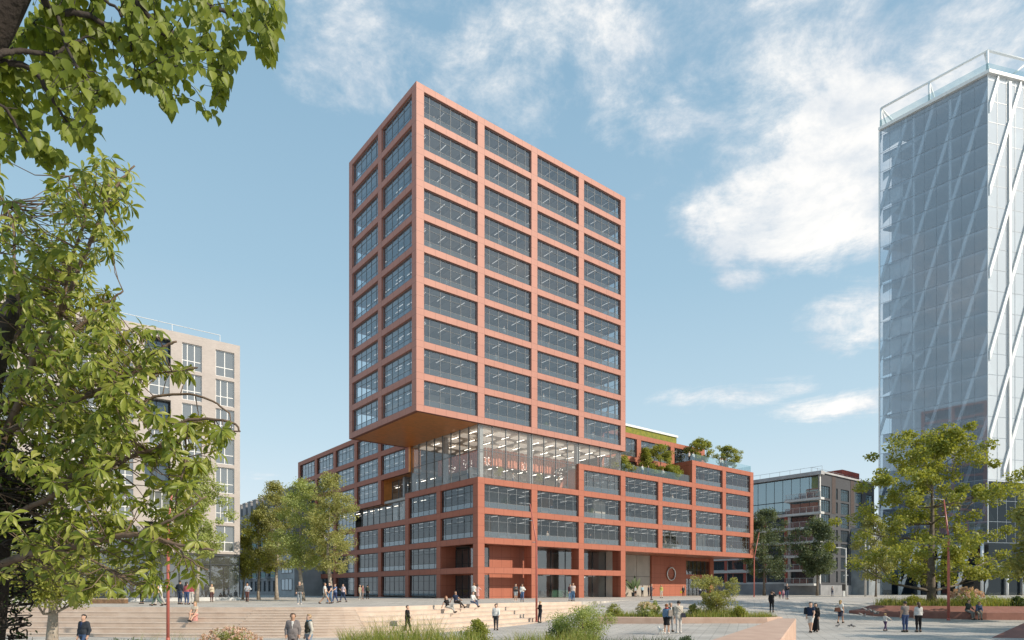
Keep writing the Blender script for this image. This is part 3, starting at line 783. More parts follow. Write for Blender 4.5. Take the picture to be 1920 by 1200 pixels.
mb.add([(p[0], p[1], 0) for p in poly] + [(p[0], p[1], -2) for p in poly], [(i, n + i, n + (i + 1) % n, (i + 1) % n) for i in range(ne - 1, n)], 0)
struct(mb.build('upper_plaza', [M_PAVU, M_STEP]))
RISE, TREAD = .29, .80
NST = 6
def strip(mb, i0, i1, k0, n, rise, tread, gap=0.0):
    """n steps below the plaza edge between edge points i0 and i1"""
    for k in range(n):
        a = offset(EC, .004 + tread * k)[i0:i1 + 1]; b = offset(EC, .004 + tread * (k + 1))[i0:i1 + 1]
        z = -rise * (k + 1) if k0 is None else k0 - rise * (k + 1)
        m = len(a)
        top = [(p[0], p[1], z) for p in a] + [(p[0], p[1], z) for p in b]
        nose = [(p[0], p[1] - .0, z - .05) for p in b]
        fs = [(j, m + j, m + j + 1, j + 1) for j in range(m - 1)]
        mb.add(top, fs, 1)
        # riser, with a shadow gap under the nosing
        bi = offset(EC, .004 + tread * (k + 1) - .02)[i0:i1 + 1]
        mb.add([(p[0], p[1], z) for p in b] + nose, [(j, m + j, m + j + 1, j + 1) for j in range(m - 1)], 0)
        mb.add(nose + [(p[0], p[1], z - .05) for p in bi], [(j, m + j, m + j + 1, j + 1) for j in range(m - 1)], 0)
        mb.add([(p[0], p[1], z - .05) for p in bi] + [(p[0], p[1], z - rise - .02) for p in bi], [(j, m + j, m + j + 1, j + 1) for j in range(m - 1)], 0)
        for e in (0, m - 1):
            mb.add([(a[e][0], a[e][1], z), (b[e][0], b[e][1], z), (b[e][0], b[e][1], -2.2), (a[e][0], a[e][1], -2.2)], [(0, 1, 2, 3)], 0)
i480 = 16; i665 = 24
s1 = MB(); strip(s1, 0, i480, None, NST, RISE, TREAD); struct(s1.build('seat_steps', [M_STEP, M_STEPT]))
s2 = MB(); strip(s2, i480, i665, None, 12, RISE / 2, TREAD / 2); struct(s2.build('stairs', [M_STEP, M_STEPT]))
s3 = MB(); strip(s3, i665, len(EC) - 1, None, NST, RISE, TREAD * .95); struct(s3.build('seat_steps', [M_STEP, M_STEPT]))
s0 = MB()
nose0 = [(p[0], p[1], 0.0) for p in EC]
# ------------------------------------------------------------------ neighbouring buildings
M_DKGL = glass('dark window glass', (.30, .34, .36), .13, (.7, .85, 1), .05, .5, op=.55, opcol=(.09, .11, .125), fpow=3)
M_LTGL = glass('curtained window glass', (.5, .53, .55), .14, (.85, .92, 1), .03, .5, op=.6, opcol=(.28, .30, .31), fpow=3)
M_FRW = mat('white window frame', (.72, .72, .71), .5, 0, .04)
M_CONC = mat('concrete', (.40, .40, .405), .8, 0, .12, .4, .1, 12)
M_CONCL = mat('light concrete', (.58, .58, .57), .8, 0, .1, .5)

def brick(name, c1, c2, mort, w=.25, h=.08):
    m, nt, out = new_mat(name)
    p = N(nt, 'ShaderNodeBsdfPrincipled', Roughness=.85); p.inputs['Specular IOR Level'].default_value = .2
    tc = N(nt, 'ShaderNodeTexCoord'); sp = N(nt, 'ShaderNodeSeparateXYZ'); L(nt, tc.outputs['Object'], sp.inputs[0])
    ad = N(nt, 'ShaderNodeMath', _operation='ADD'); L(nt, sp.outputs[0], ad.inputs[0]); L(nt, sp.outputs[1], ad.inputs[1])
    cb = N(nt, 'ShaderNodeCombineXYZ'); L(nt, ad.outputs[0], cb.inputs[0]); L(nt, sp.outputs[2], cb.inputs[1])
    br = N(nt, 'ShaderNodeTexBrick'); br.inputs['Scale'].default_value = 1
    for k, v in (('Brick Width', w), ('Row Height', h), ('Mortar Size', .012)): br.inputs[k].default_value = v
    for k, v in (('Color1', c1), ('Color2', c2), ('Mortar', mort)): br.inputs[k].default_value = rgba(v)
    L(nt, cb.outputs[0], br.inputs['Vector'])
    n = N(nt, 'ShaderNodeTexNoise', Scale=.5, Detail=6); L(nt, tc.outputs['Object'], n.inputs['Vector'])
    mr = N(nt, 'ShaderNodeMapRange'); mr.inputs['To Min'].default_value = .78; mr.inputs['To Max'].default_value = 1.15; L(nt, n.outputs['Fac'], mr.inputs['Value'])
    mx = N(nt, 'ShaderNodeMix', _data_type='RGBA', _blend_type='MULTIPLY', Factor=1); L(nt, br.outputs['Color'], mx.inputs['A']); L(nt, mr.outputs[0], mx.inputs['B'])
    L(nt, mx.outputs['Result'], p.inputs['Base Color']); L(nt, p.outputs[0], out.inputs['Surface']); MATS[name] = m; return m

class Face:
    """one upright facade of a building in the building's own frame: a runs along it, d goes inwards"""
    def __init__(s, parent, o, dr, inn): s.p = parent; s.o = Vector(o); s.d = Vector(dr); s.n = Vector(inn)
    def pt(s, a, d, z): return s.o + s.d * a + s.n * d + Vector((0, 0, z))
    def box(s, mb, a0, a1, d0, d1, z0, z1, mi=0):
        q = [s.pt(a, d, z) for z in (z0, z1) for a, d in ((a0, d0), (a1, d0), (a1, d1), (a0, d1))]
        flip = s.d.cross(s.n).z < 0
        fs = [(0, 3, 2, 1), (4, 5, 6, 7), (0, 1, 5, 4), (1, 2, 6, 5), (2, 3, 7, 6), (3, 0, 4, 7)]
        return mb.add(q, [f[::-1] for f in fs] if flip else fs, mi)
    def window(s, a0, a1, z0, z1, cols, rows, mf, mg, dep=.2, t=.04, name='window', one=False):
        mb = MB()
        for i in range(len(cols)): pass
        xs = [0] + list(cols) + [1]; zs = [0] + list(rows) + [1]
        for i, x in enumerate(xs):
            a = a0 + (a1 - a0) * x; lo, hi = a - t, a + t
            if i == 0: lo, hi = a + .003, a + 2 * t
            if i == len(xs) - 1: lo, hi = a - 2 * t, a - .003
            s.box(mb, lo, hi, dep, dep + .07, z0 + .003, z1 - .003)
        for j, y in enumerate(zs):
            z = z0 + (z1 - z0) * y; lo, hi = z - t, z + t
            if j == 0: lo, hi = z + .004, z + 2 * t
            if j == len(zs) - 1: lo, hi = z - 2 * t, z - .004
            s.box(mb, a0 + 2 * t, a1 - 2 * t, dep + .004, dep + .06, lo, hi)
        q = [s.pt(a0 + .02, dep + .03, z0 + .02), s.pt(a1 - .02, dep + .03, z0 + .02), s.pt(a1 - .02, dep + .03, z1 - .02), s.pt(a0 + .02, dep + .03, z1 - .02)]
        if one:
            mb.add(q, [(0, 1, 2, 3)], 1); return mb.build(name, [mf, mg], s.p)
        o = mb.build(name, mf, s.p); MB().quad(*q).build('pane', mg, o); return o
    def wall(s, mb, a0, a1, z0, z1, holes, th=.35, mi=0):
        """solid wall with rectangular openings, cut into butting blocks column by column"""
        xs = sorted({a0, a1} | {h[0] for h in holes} | {h[1] for h in holes})
        for x0, x1 in zip(xs[:-1], xs[1:]):
            cs = sorted([(h[2], h[3]) for h in holes if h[0] <= x0 + 1e-6 and h[1] >= x1 - 1e-6])
            z = z0
            for (b, t_) in cs + [(z1, z1)]:
                if b > z + 1e-6: s.box(mb, x0, x1, 0, th, z, b, mi)
                z = max(z, t_)

# ---- pale brick apartment block on the left
M_PBR = brick('pale brick', (.50, .445, .41), (.44, .39, .36), (.50, .455, .43))
pb = empty('apartment_block', at(450, 66), GRID, 'pale pinkish brick apartment block with tall windows over a dark glass ground floor', 'building')
LB = 42
f = Face(pb, (0, 0, 0), (-1, 0, 0), (0, 1, 0))
holes = []; zs = [4.95 + 2.93 * i for i in range(7)]
cols_ = [(.55 + 2.95 * k + .1 * (k % 2), .55 + 2.95 * k + 1.78 + .1 * (k % 2)) for k in range(14)]
for i, z in enumerate(zs):
    for k, (a, b) in enumerate(cols_):
        if k % 4 == 2 and i % 2 == 0: holes.append((a - .1, b + .35, z, z + 2.62))
        else: holes.append((a, b, z, z + 2.6))
mb = MB(); f.wall(mb, 0, LB, 4.7, 26.0, holes); f2 = Face(pb, (-.002, .36, 0), (0, 1, 0), (-1, 0, 0)); f2.wall(mb, 0, 16, 4.7, 26.0, [])
mb.build('wall', M_PBR, pb)
MB().box(-LB, .9, 4.72, -.4, 16, 25.4).build('inner_block', mat('dim room', (.09, .085, .08), .9), pb)
mb = MB()
for z in zs[1:]: mb.box(-LB, .36, z - .28, -.37, .895, z - .05)
mb.build('floor_slab', M_CONCL, pb)
for n_, h in enumerate(holes):
    bal = h[1] - h[0] > 2
    if h[0] > 34: continue
    if bal:
        f.window(h[0], h[1], h[2], h[3], (.5,), (), M_MULD, M_DKGL, .7, one=True)
    else:
        f.window(h[0], h[1], h[2], h[3], (.36, .72) if n_ % 3 else (.5,), (.36,), M_FRW, M_LTGL, .16)
mb = MB()
for k in range(15): f.box(mb, k * 2.8 - .04 + (.04 if k == 0 else 0), k * 2.8 + .05, .05, .2, 0, 4.7)
f.box(mb, 0, LB, .06, .19, 3.55, 3.65); f.box(mb, 0, LB, .04, .6, 4.45, 4.695); f.box(mb, 0, LB, .04, .3, -.02, .35, 1)
sf = mb.build('shopfront', [M_MULD, M_CONCL], pb)
mb = MB(); mb.quad(f.pt(0, .12, .3), f.pt(LB, .12, .3), f.pt(LB, .12, 4.5), f.pt(0, .12, 4.5)); mb.quad(f2.pt(0, .12, 0), f2.pt(14, .12, 0), f2.pt(14, .12, 4.6), f2.pt(0, .12, 4.6))
mb.build('pane', glass('shopfront glass', (.55, .57, .58), .2, (.8, .88, .95), .03, .3, op=.3, opcol=(.22, .22, .215), fpow=3), sf)
mb = MB(); f.box(mb, .9, 3.1, 1.2, 1.4, .0, 3.6); f.box(mb, 3.6, 5.4, 1.2, 1.4, .0, 3.6); mb.build('lobby_wall', mat('near black', (.012, .012, .013), .6), pb)
mb = MB(); f.box(mb, 0, LB, 4, 4.2, 0, 4.6); f.box(mb, 0, LB, .7, 4.1, .0, .02); mb.build('lobby_wall', M_CONCL, pb)
mb = MB()
for a in np.arange(1.6, LB, 4.4): mb.tube([f.pt(a, 1.3, 25.4), f.pt(a, 1.3, 27.1)], .03, 6)
mb.tube([f.pt(1.6, 1.3, 27.1), f.pt(LB, 1.3, 27.1)], .03, 6); mb.build('roof_railing', M_FRW, pb)

# ---- grey townhouses behind the trees
M_GBR = brick('grey brick', (.30, .29, .31), (.24, .24, .25), (.3, .3, .3))
def grey_house(px, d, wd, h, label, step):
    o = empty('town_house', at(px, d), GRID, label, 'building')
    g = Face(o, (0, 0, 0), (0, 1, 0), (1, 0, 0))
    hl = []
    for z in np.arange(.4, h - 3, 3.05):
        for a in np.arange(.8, wd - 1.5, 2.9): hl.append((a, a + 1.35, z + .3, z + 2.4))
    m_ = MB(); g.wall(m_, 0, wd, 0, h, hl); gg = Face(o, (.36, 0, 0), (1, 0, 0), (0, 1, 0)); gg.wall(m_, 0, 12, 0, h, [])
    m_.build('wall', M_GBR, o)
    MB().box(.6, .36, .1, 12, wd, h - .3).build('inner_block', mat('near black', (.012, .012, .013), .6), o)
    for q in hl: g.window(*q, (.5,), (.6,), M_MULD, M_DKGL, .15, one=True)
    r = MB()
    for i, a in enumerate(np.arange(0, wd - 1, step)):
        g.box(r, a + .1, a + step * .62, .02, 5, h, h + 2.6); g.box(r, a - .05, a + step * .62 + .15, -.1, 5.15, h + 2.6, h + 2.8, 1)
    r.build('roof_storey', [M_GBR, M_CONC], o)
    m_ = MB()
    for k, z in enumerate(np.arange(3.4, h - 2, 3.05)):
        for a in np.arange(.6, wd - 3, 5.8):
            g.box(m_, a, a + 2.4, -1.1, -.005, z - .1, z + .05)
            g.box(m_, a, a + 2.4, -1.1, -1.04, z + .055, z + 1.05, 1)
    m_.build('balcony', [M_CONC, mat('teal rail', (.03, .16, .17), .5)], o)
    return o
grey_house(549, 118, 38, 17.2, 'dark grey brick town house block with boxy roof storeys and teal balconies behind the trees', 3.6)
o = empty('service_block', at(552, 112), GRID, 'low dark grey concrete block at the left foot of the red podium', 'building')
mb = MB(); mb.box(0, 0, 0, 8, 9, 9); mb.build('wall', M_CONC, o)
for z in (1, 4): Face(o, (-.0, 0, 0), (0, 1, 0), (-1, 0, 0)).window(1, 6.5, z, z + 2, (.33, .66), (), M_MULD, M_DKGL, .02, one=True)

# ---- grey apartment building on the right with balconies
FH = 2.76
ga = empty('balcony_apartments', at(1537, 125, -.05), GRID, 'grey brick corner apartment building with stacked balconies and a glazed top', 'building')
gl_ = Face(ga, (0, 0, 0), (0, 1, 0), (1, 0, 0)); grr = Face(ga, (.0, 0, 0), (1, 0, 0), (0, 1, 0))
HT = 23.75
PL = 2.3
M_TEAL = glass('teal glass', (.42, .52, .54),   .32, (.74, .90, .96), .08, .35, op=.6, opcol=(.16, .22, .25), fpow=2.2)
M_REDP = mat('red panel', (.36, .07, .045), .6, 0, .15, .8)
hol = []; hor = []
fl = [PL + FH * i for i in range(7)]
for i, z in enumerate(fl):
    hol.append((1.1, 5.9, z + .12, z + 2.45))
    for a in np.arange(7.2, 25, 4.6): hol.append((a, a + 3.9, z + .35, z + 2.3))
    hor += [(.5, 4.1, z + .2, z + 2.55), (6.7, 7.4, z + .3, z + 2.5), (8.7, 12.3, z + .2, z + 2.55)]
    hor += [(15.2, 18.4, z + .25, z + 2.5), (20.2, 23.6, z + .25, z + 2.5)]
mb = MB(); gl_.wall(mb, .36, 26, 0, PL + FH * 5 + .1, [h for h in hol if h[2] < PL + FH * 5], .35, 1); grr.wall(mb, 0, 24.2, 0, HT, hor, .35, 0)
grr.box(mb, 0, .45, -.004, .3, PL, HT - .01, 1)
mb.build('wall', [brick('shade darkened brick', (.098, .102, .112), (.078, .08, .088), (.09, .092, .10)), M_CONCL], ga)  # brick tone darkened and cooled to stand for shade on this block
MB().box(.9, .9, .1, 24, 26, HT - .4).build('inner_block', mat('near black', (.012, .012, .013), .6), ga)
for h in hol:
    if h[2] < PL + FH * 5 - .5: gl_.window(*h, (.25, .5, .75), (), M_MULD, M_DKGL, .3, one=True)
for i in (5, 6): gl_.window(.46, 26, fl[i] + (.12 if i == 5 else 0), fl[i] + FH - (.0 if i == 5 else -1.7), [k / 14 for k in range(1, 14)], (), M_MULD, M_TEAL, .4, name='glazed_storey')
for h in hor: grr.window(*h, (.25, .5, .75) if h[1] - h[0] > 2 else (), (.78,), M_MULD, M_TEAL if h[2] > 12 else M_DKGL, .16, one=True)
mb = MB(); gl_.box(mb, -.5, 26, -.45, .9, HT - .35, HT + .35); grr.box(mb, .92, 24.2, -.3, .9, HT + .0, HT + .34); mb.build('roof_edge', M_CONC, ga)
for i, z in enumerate(fl):
    bmb = MB(); gl_.box(bmb, -.9 if i > 1 else .4, 6.4, -1.5, .0, z - .40, z + .02)
    bo = bmb.build('balcony', M_CONCL, ga)
    rl = MB()
    for a in np.arange(.5 if i < 2 else -.8, 6.4, 1.35): gl_.box(rl, a, a + .05, -1.45, -1.40, z + .02, z + 1.05)
    gl_.box(rl, -.85 if i > 1 else .4, 6.38, -1.46, -1.39, z + 1.05, z + 1.1); rl.build('railing', M_CONCL, bo)
    gp = MB(); gp.quad(gl_.pt(-.85 if i > 1 else .42, -1.43, z + .06), gl_.pt(6.35, -1.43, z + .06), gl_.pt(6.35, -1.43, z + 1.03), gl_.pt(-.85 if i > 1 else .42, -1.43, z + 1.03)); gp.build('glass_panel', glass('balcony glass', (.7, .76, .78), .12, op=.3, opcol=(.2, .25, .27)), bo)
    if i < 2:
        rp = MB(); gl_.box(rp, 2.2, 5.6, -.28, -.2, z + .05, z + .85); rp.build('red_screen', M_REDP, bo)
mb = MB()
for i, z in enumerate(fl[:6]): gl_.box(mb, 6.45, 26, -.12, -.003, z - .34, z + .24)
mb.build('band', M_CONCL, ga)
for i in range(0, 5):
    z = fl[i]; mb = MB()
    for a in np.arange(6.5, 25.5, 4.6): gl_.box(mb, a, a + .66, -.06, -.004, z + .1, z + FH - .25)
    gl_.box(mb, 6.5, 26, -.07, -.008, z + 2.32, z + 2.5) ; mb.build('red_panel', M_REDP, ga)
mb = MB()
for a in (4.9, 13.0): grr.box(mb, a, a + 1.5, -.05, -.003, fl[5] + .1, HT - .05)
mb.build('brown_panel', mat('brown panel', (.075, .055, .05), .6), ga)
mb = MB(); mb.box(13.2, -3.5, 0, 19.5, -.006, PL + FH * 4 + .4); mb.build('stair_tower', mat('board concrete', (.25, .28, .30), .8, 0, .15, .5), ga)  # concrete darkened likewise, the block's shade put into its colour
for z in fl[:4]: Face(ga, (13.2, -3.5, 0), (1, 0, 0), (0, 1, 0)).window(4.1, 5.4, z + .2, z + 2.5, (), (.5,), M_MULD, M_DKGL, -.03, one=True)
mb = MB()
for a in np.arange(.6, 26, 2.2): mb.tube([gl_.pt(a, 2.2, HT), gl_.pt(a, 2.2, HT + 1.7)], .035, 5); mb.tube([grr.pt(a + 1.6, 2.6, HT), grr.pt(a + 1.6, 2.6, HT + 1.7)], .035, 5)
mb.tube([gl_.pt(.6, 2.2, HT + 1.7), gl_.pt(26, 2.2, HT + 1.7)], .03, 5); mb.tube([grr.pt(2.2, 2.6, HT + 1.7), grr.pt(24, 2.6, HT + 1.7)], .03, 5); mb.build('roof_railing', M_STEEL, ga)
mb = MB(); mb.box(16, 3, HT + .3, 24, 12, HT + 2.9); mb.build('roof_pavilion', M_REDP, ga)
mb = MB(); gl_.box(mb, -.3, 26.1, -.25, -.005, 0, PL - .02); grr.box(mb, 0, 13.1, -.2, -.004, 0, PL - .3); mb.build('plinth', mat('plinth concrete', (.27, .275, .285), .8, 0, .12, .5), ga)  # plinth tone carries painted shade as well

# ---- glass tower on the right edge
gt_p = at(1853, 105, -.05)
gt = empty('glass_tower', at(1853, 126, -.05), 0, 'tall blue glass tower with white diagonal bracing and a white frame on its roof', 'building')
gt.scale = (1.2, 1.2, 1.2); HT2 = zat(142, 105) - gt_p.z
lv = VD * 16.65; rv = Vector((4, 1, 0)).normalized() * 26
flf = Face(gt, (0, 0, 0), VD, Vector((VD.y, -VD.x, 0))); frf = Face(gt, (0, 0, 0), rv.normalized(), Vector((-rv.y, rv.x, 0)).normalized())
inn_l = flf.n; inn_r = frf.n
def gt_poly(e):   # plan, inset by e
    c = Vector((0, 0, 0)) + (inn_l + inn_r).normalized() * e * 1.35
    return [(c + rv * .999 * (1 if e == 0 else .97)), (c + rv * (1 if e == 0 else .97) + lv * (1 if e == 0 else .95)), c + lv * (1 if e == 0 else .95), c]
LOB = 8.6; FH2 = 3.42
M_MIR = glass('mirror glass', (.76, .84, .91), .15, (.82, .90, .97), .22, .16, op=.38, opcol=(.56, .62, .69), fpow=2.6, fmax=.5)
M_MIR2 = glass('sunlit mirror glass', (.72, .82, .86), .24, (.9, .95, 1), .06, .22, op=.62, opcol=(.94, .95, .95), fpow=2.4)  # paler copy: sunlight on the right face put into the body colour
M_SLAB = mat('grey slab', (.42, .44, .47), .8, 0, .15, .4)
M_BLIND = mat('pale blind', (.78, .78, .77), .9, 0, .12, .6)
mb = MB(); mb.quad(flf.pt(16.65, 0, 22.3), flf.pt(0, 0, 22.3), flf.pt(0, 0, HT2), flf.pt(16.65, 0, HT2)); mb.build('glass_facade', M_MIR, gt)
M_MIR3 = glass('lower mirror glass', (.50, .58, .66), .13, (.74, .84, .92), .3, .2, op=.42, opcol=(.19, .23, .28), fpow=2.6, fmax=.5)  # darker copy: dark reflections low on the left face put into the colour
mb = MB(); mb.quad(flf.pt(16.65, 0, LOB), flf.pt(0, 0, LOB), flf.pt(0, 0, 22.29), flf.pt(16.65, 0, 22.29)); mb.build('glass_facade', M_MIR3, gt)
DARKR = 18.6  # top of the dark reflection painted on the right face
mb = MB(); mb.quad(frf.pt(0, 0, DARKR), frf.pt(26, 0, DARKR), frf.pt(26, 0, HT2), frf.pt(0, 0, HT2)); mb.build('glass_facade', M_MIR2, gt)
mb = MB(); nf = int((HT2 - LOB) / FH2)
for k in range(nf + 1):
    mb.prism([(p.x, p.y) for p in gt_poly(.5)], LOB + FH2 * k - .25, LOB + FH2 * k + .12)
mb.build('floor_slab', M_SLAB, gt)
core = [Vector(p) for p in gt_poly(4.6)]; cc = sum(core, Vector()) / 4
MB().prism([tuple((cc + (p - cc) * .85).xy) for p in core], 0, HT2 - .4).build('service_core', mat('tower core', (.40, .43, .48), .8, 0, .2, .2), gt)
mb = MB()
for k in range(nf + 1):
    z = LOB + FH2 * k
    flf.box(mb, .02, 16.6, -.03, -.003, z - .03, z + .03); frf.box(mb, .02, 26, -.03, -.003, z - .03, z + .03)
for i in range(10): flf.box(mb, i * 1.85 - .02 + .03, i * 1.85 + .03, -.035, -.004, LOB, HT2 - .01)
for i in range(1, 15): frf.box(mb, i * 1.85 - .025, i * 1.85 + .025, -.035, -.004, LOB, HT2 - .01)
mb.build('mullion', mat('blue grey mullion', (.30, .35, .40), .4), gt)
M_WST = mat('white steel', (.84, .86, .86), .45, 0, .03)
mb = MB()
def brace(fc, a0, z0, a1, z1, wd_, d0=.12, d1=.45):
    q = []
    for d in (d0, d1): q += [fc.pt(a0, d, z0 - wd_), fc.pt(a0, d, z0 + wd_), fc.pt(a1, d, z1 + wd_), fc.pt(a1, d, z1 - wd_)]
    mb.add(q, [(0, 1, 2, 3), (7, 6, 5, 4), (0, 4, 5, 1), (1, 5, 6, 2), (2, 6, 7, 3), (3, 7, 4, 0)])
for n_ in range(-5, 9):
    z0 = 3.0 + 13.4 * n_        # rises from the far edge to the near corner
    a0, a1 = 16.6, .05; sl = 3.2
    zA, zB = z0, z0 + sl * 16.55
    if zA < 1: a0 -= (1 - zA) / sl; zA = 1
    if zB > HT2 - .5: a1 += (zB - HT2 + .5) / sl; zB = HT2 - .5
    if a0 > a1: brace(flf, a0, zA, a1, zB, .75)
    a0, a1 = .05, 25.9; zA, zB = z0 + 9, z0 + 9 + 2.85 * 25.85
    if zA < 20: a0 += (20 - zA) / 2.85; zA = 20
    if zB > HT2 - .5: a1 -= (zB - HT2 + .5) / 2.85; zB = HT2 - .5
    if a1 > a0: brace(frf, a0, zA, a1, zB, .75, -.3, -.045)
mb.build('diagonal_brace', M_WST, gt)
mb = MB()
for a in (5.6, 11.2): flf.box(mb, a - .2, a + .2, .5, .9, LOB, HT2 - .5)
for a in (4.3, 8.9, 13.5): frf.box(mb, a - .22, a + .22, -.28, -.05, 19, HT2 - .5)
flf.box(mb, -.02, .1, -.06, .2, LOB, HT2); flf.box(mb, 16.5, 16.72, -.06, .2, LOB, HT2)
mb.build('column', M_WST, gt)
mb = MB(); rr = random.Random(4)
for k in range(nf):
    z = LOB + FH2 * k
    if rr.random() < .62:
        a0 = rr.choice([12.9, 14.6, 11.0]); dz = rr.choice([1.2, 2.6, 2.9]); skew = rr.choice([0, .8, 1.5])
        mb.add([flf.pt(a0 - skew, .5, z + 3.1), flf.pt(16.2, .5, z + 3.1), flf.pt(16.2, .5, z + 3.1 - dz), flf.pt(a0 + skew, .5, z + 3.1 - dz + .5)], [(0, 1, 2, 3)])
    if rr.random() < .8:
        mb.add([frf.pt(.4, .5, z + 3.1), frf.pt(.4, .5, z + .3), frf.pt(1.6 + rr.random(), .5, z + .3), frf.pt(.8, .5, z + 2.2)], [(0, 1, 2, 3)])
    if rr.random() < .3: mb.add([frf.pt(4.8, .55, z + 3.1), frf.pt(4.8, .55, z + .3), frf.pt(8.5, .55, z + .3), frf.pt(8.5, .55, z + 3.1)], [(0, 1, 2, 3)])
mb.build('blind', M_BLIND, gt)
mb = MB(); mb.prism([(p - (inn_l + inn_r) * (.35 if i == 3 else 0) - (inn_l * .35 if i == 2 else Vector()) - (inn_r * .35 if i == 0 else Vector())).xy[:] for i, p in enumerate(gt_poly(0))], HT2, HT2 + .55); mb.build('roof_edge', M_WHITE, gt)
mb = MB()
mb.quad(flf.pt(16.6, .1, HT2 + .56), flf.pt(0, .1, HT2 + .56), flf.pt(0, .1, HT2 + 2.0), flf.pt(16.6, .1, HT2 + 2.0)).quad(frf.pt(0, .1, HT2 + .56), frf.pt(26, .1, HT2 + .56), frf.pt(26, .1, HT2 + 2.0), frf.pt(0, .1, HT2 + 2.0))
mb.build('glass_parapet', MATS['balustrade glass'], gt)
mb = MB(); TZ = HT2 + 4.2
for a in (.2, 8.6, 16.4): mb.tube([flf.pt(a, .3, HT2 + .5), flf.pt(a, .3, TZ)], .2, 6)
for a in (10, 20): mb.tube([frf.pt(a, .3, HT2 + .5), frf.pt(a, .3, TZ)], .2, 6)
mb.tube([flf.pt(16.4, .3, TZ), flf.pt(.2, .3, TZ), frf.pt(26, .3, TZ)], .22, 6)
for a in (.6, 8.6, 16.4): mb.tube([flf.pt(a, .3, TZ), flf.pt(a, 5, HT2 + .5)], .16, 6)
mb.tube([flf.pt(16.4, .3, TZ), flf.pt(16.4, 9, TZ)], .18, 6); mb.tube([frf.pt(9, .3, TZ), frf.pt(4.5, .3, HT2 + .5)], .16, 6); mb.tube([frf.pt(10, .3, TZ), frf.pt(12, 4, HT2 + .6)], .16, 6)
mb.build('roof_frame', M_WST, gt)
# lobby, with the right face's dark reflection painted in as near-black glass
mb = MB(); mb.quad(flf.pt(16.65, .6, 0), flf.pt(.6, .6, 0), flf.pt(.6, .6, LOB), flf.pt(16.65, .6, LOB)).quad(frf.pt(.05, .0, 0), frf.pt(26, .0, 0), frf.pt(26, .0, DARKR - .01), frf.pt(.05, .0, DARKR - .01))
mb.build('lobby_and_reflection_glass', glass('lobby and dark reflection glass', (.30, .35, .38), .05, (.6, .72, .8), .06, .5, op=.72, opcol=(.010, .013, .017), fpow=3.4, fmax=.5), gt)
for a in np.arange(.9, 16.5, 3.1): MB().tube([flf.pt(a, .25, 0), flf.pt(a, .25, LOB)], .26, 8).build('column', M_WST, gt)
for a in np.arange(3.4, 26, 3.4): MB().tube([frf.pt(a, -.4, 0), frf.pt(a, -.4, 5.4)], .22, 8).build('column', M_WST, gt)
mb = MB()
for fc, ln in ((flf, 16.5), (frf, 26)):
    for a in np.arange(.3, ln - 2.6, 3.1): mb.quad(fc.pt(a + .2, .2, 3.6), fc.pt(a + 2.5, .2, 3.6), fc.pt(a + 2.7, -1.3, 4.9), fc.pt(a, -1.3, 4.9))
mb.build('canopy', M_TEAL, gt)
# ------------------------------------------------------------------ vegetation
M_BARK = mat('bark', (.20, .165, .13), .9, 0, .3, 6, .6, 26, col2=(.10, .08, .062))
M_BARKL = mat('pale bark', (.40, .35, .29), .9, 0, .2, 5, .5, 22, col2=(.24, .20, .16))
M_BARKD = mat('dark bark', (.060, .048, .042), .9, 0, .3, 7, .8, 26, col2=(.03, .025, .022))
M_TWIG = mat('brown twig', (.17, .12, .085), .85, 0, .2, 9, .3, 40)
LV_NEAR = leafmat('broad leaf', [(.13, .18, .028), (.23, .29, .045), (.33, .37, .07), (.42, .43, .13)], .46, .38)
LV_HEART = leafmat('heart leaf', [(.15, .20, .03), (.22, .28, .045), (.29, .34, .06)], .52, .45)
LV_LIGHT = leafmat('light green leaf', [(.28, .345, .11), (.38, .44, .16), (.47, .52, .22)], .45, .5)
LV_OLIVE = leafmat('olive leaf', [(.26, .285, .10), (.355, .37, .14), (.44, .43, .18)], .45, .5)
LV_YEL = leafmat('yellow green leaf', [(.22, .26, .05), (.31, .34, .07), (.39, .40, .10)], .42, .5)
LV_DARK = leafmat('dark green leaf', [(0.047, 0.085, 0.028), (0.075, 0.122, 0.041), (0.101, 0.152, 0.053)], .3, .5)
LV_BLUE = leafmat('shaded green leaf', [(.095, .13, .072), (.13, .17, .095), (.17, .21, .125)], .38, .5)  # shade of the street trees put into this dark bluish green
LV_GRASS = leafmat('grass blade', [(0.162, 0.234, 0.042), (0.252, 0.324, 0.066), (0.360, 0.378, 0.099), (0.468, 0.396, 0.165)], .4, .5)
M_PINK = leafmat('pink petal', [(.62, .40, .32), (.70, .50, .42), (.74, .60, .52)], .3, .6)
M_CREAM = leafmat('cream petal', [(.62, .56, .38), (.70, .62, .46), (.66, .52, .40)], .3, .6)
M_PURP = leafmat('purple flower', [(.10, .075, .14), (.14, .10, .18)], .3, .6)

T_QUAD = (np.array([(0, 0, 0), (.5, .45, .10), (0, 1, 0), (-.5, .45, .10)]), np.array([(0, 1, 2, 3)]))
def leaf_template(profile, bend=.25, fold=.18, rows=None):
    """profile: list of (along, half width); two quads per row, folded along the midrib and bent"""
    V = []; Fq = []
    for (t, w) in profile:
        z = -bend * t * t
        V += [(-w, t, z + fold * w), (0, t, z), (w, t, z + fold * w)]
    for i in range(len(profile) - 1):
        a = i * 3; b = a + 3
        Fq += [(a, a + 1, b + 1, b), (a + 1, a + 2, b + 2, b + 1)]
    return np.array(V), np.array(Fq)
T_OBOV = leaf_template([(0, .012), (.12, .03), (.35, .11), (.6, .165), (.8, .135), (.93, .06), (1, .0)], .42, .5)
T_HEART = leaf_template([(0, .02), (.04, .20), (.16, .34), (.38, .36), (.62, .25), (.82, .11), (1, 0)], .12, .25)
T_MID = leaf_template([(0, .03), (.35, .26), (.7, .22), (1, 0)], .2, .35)

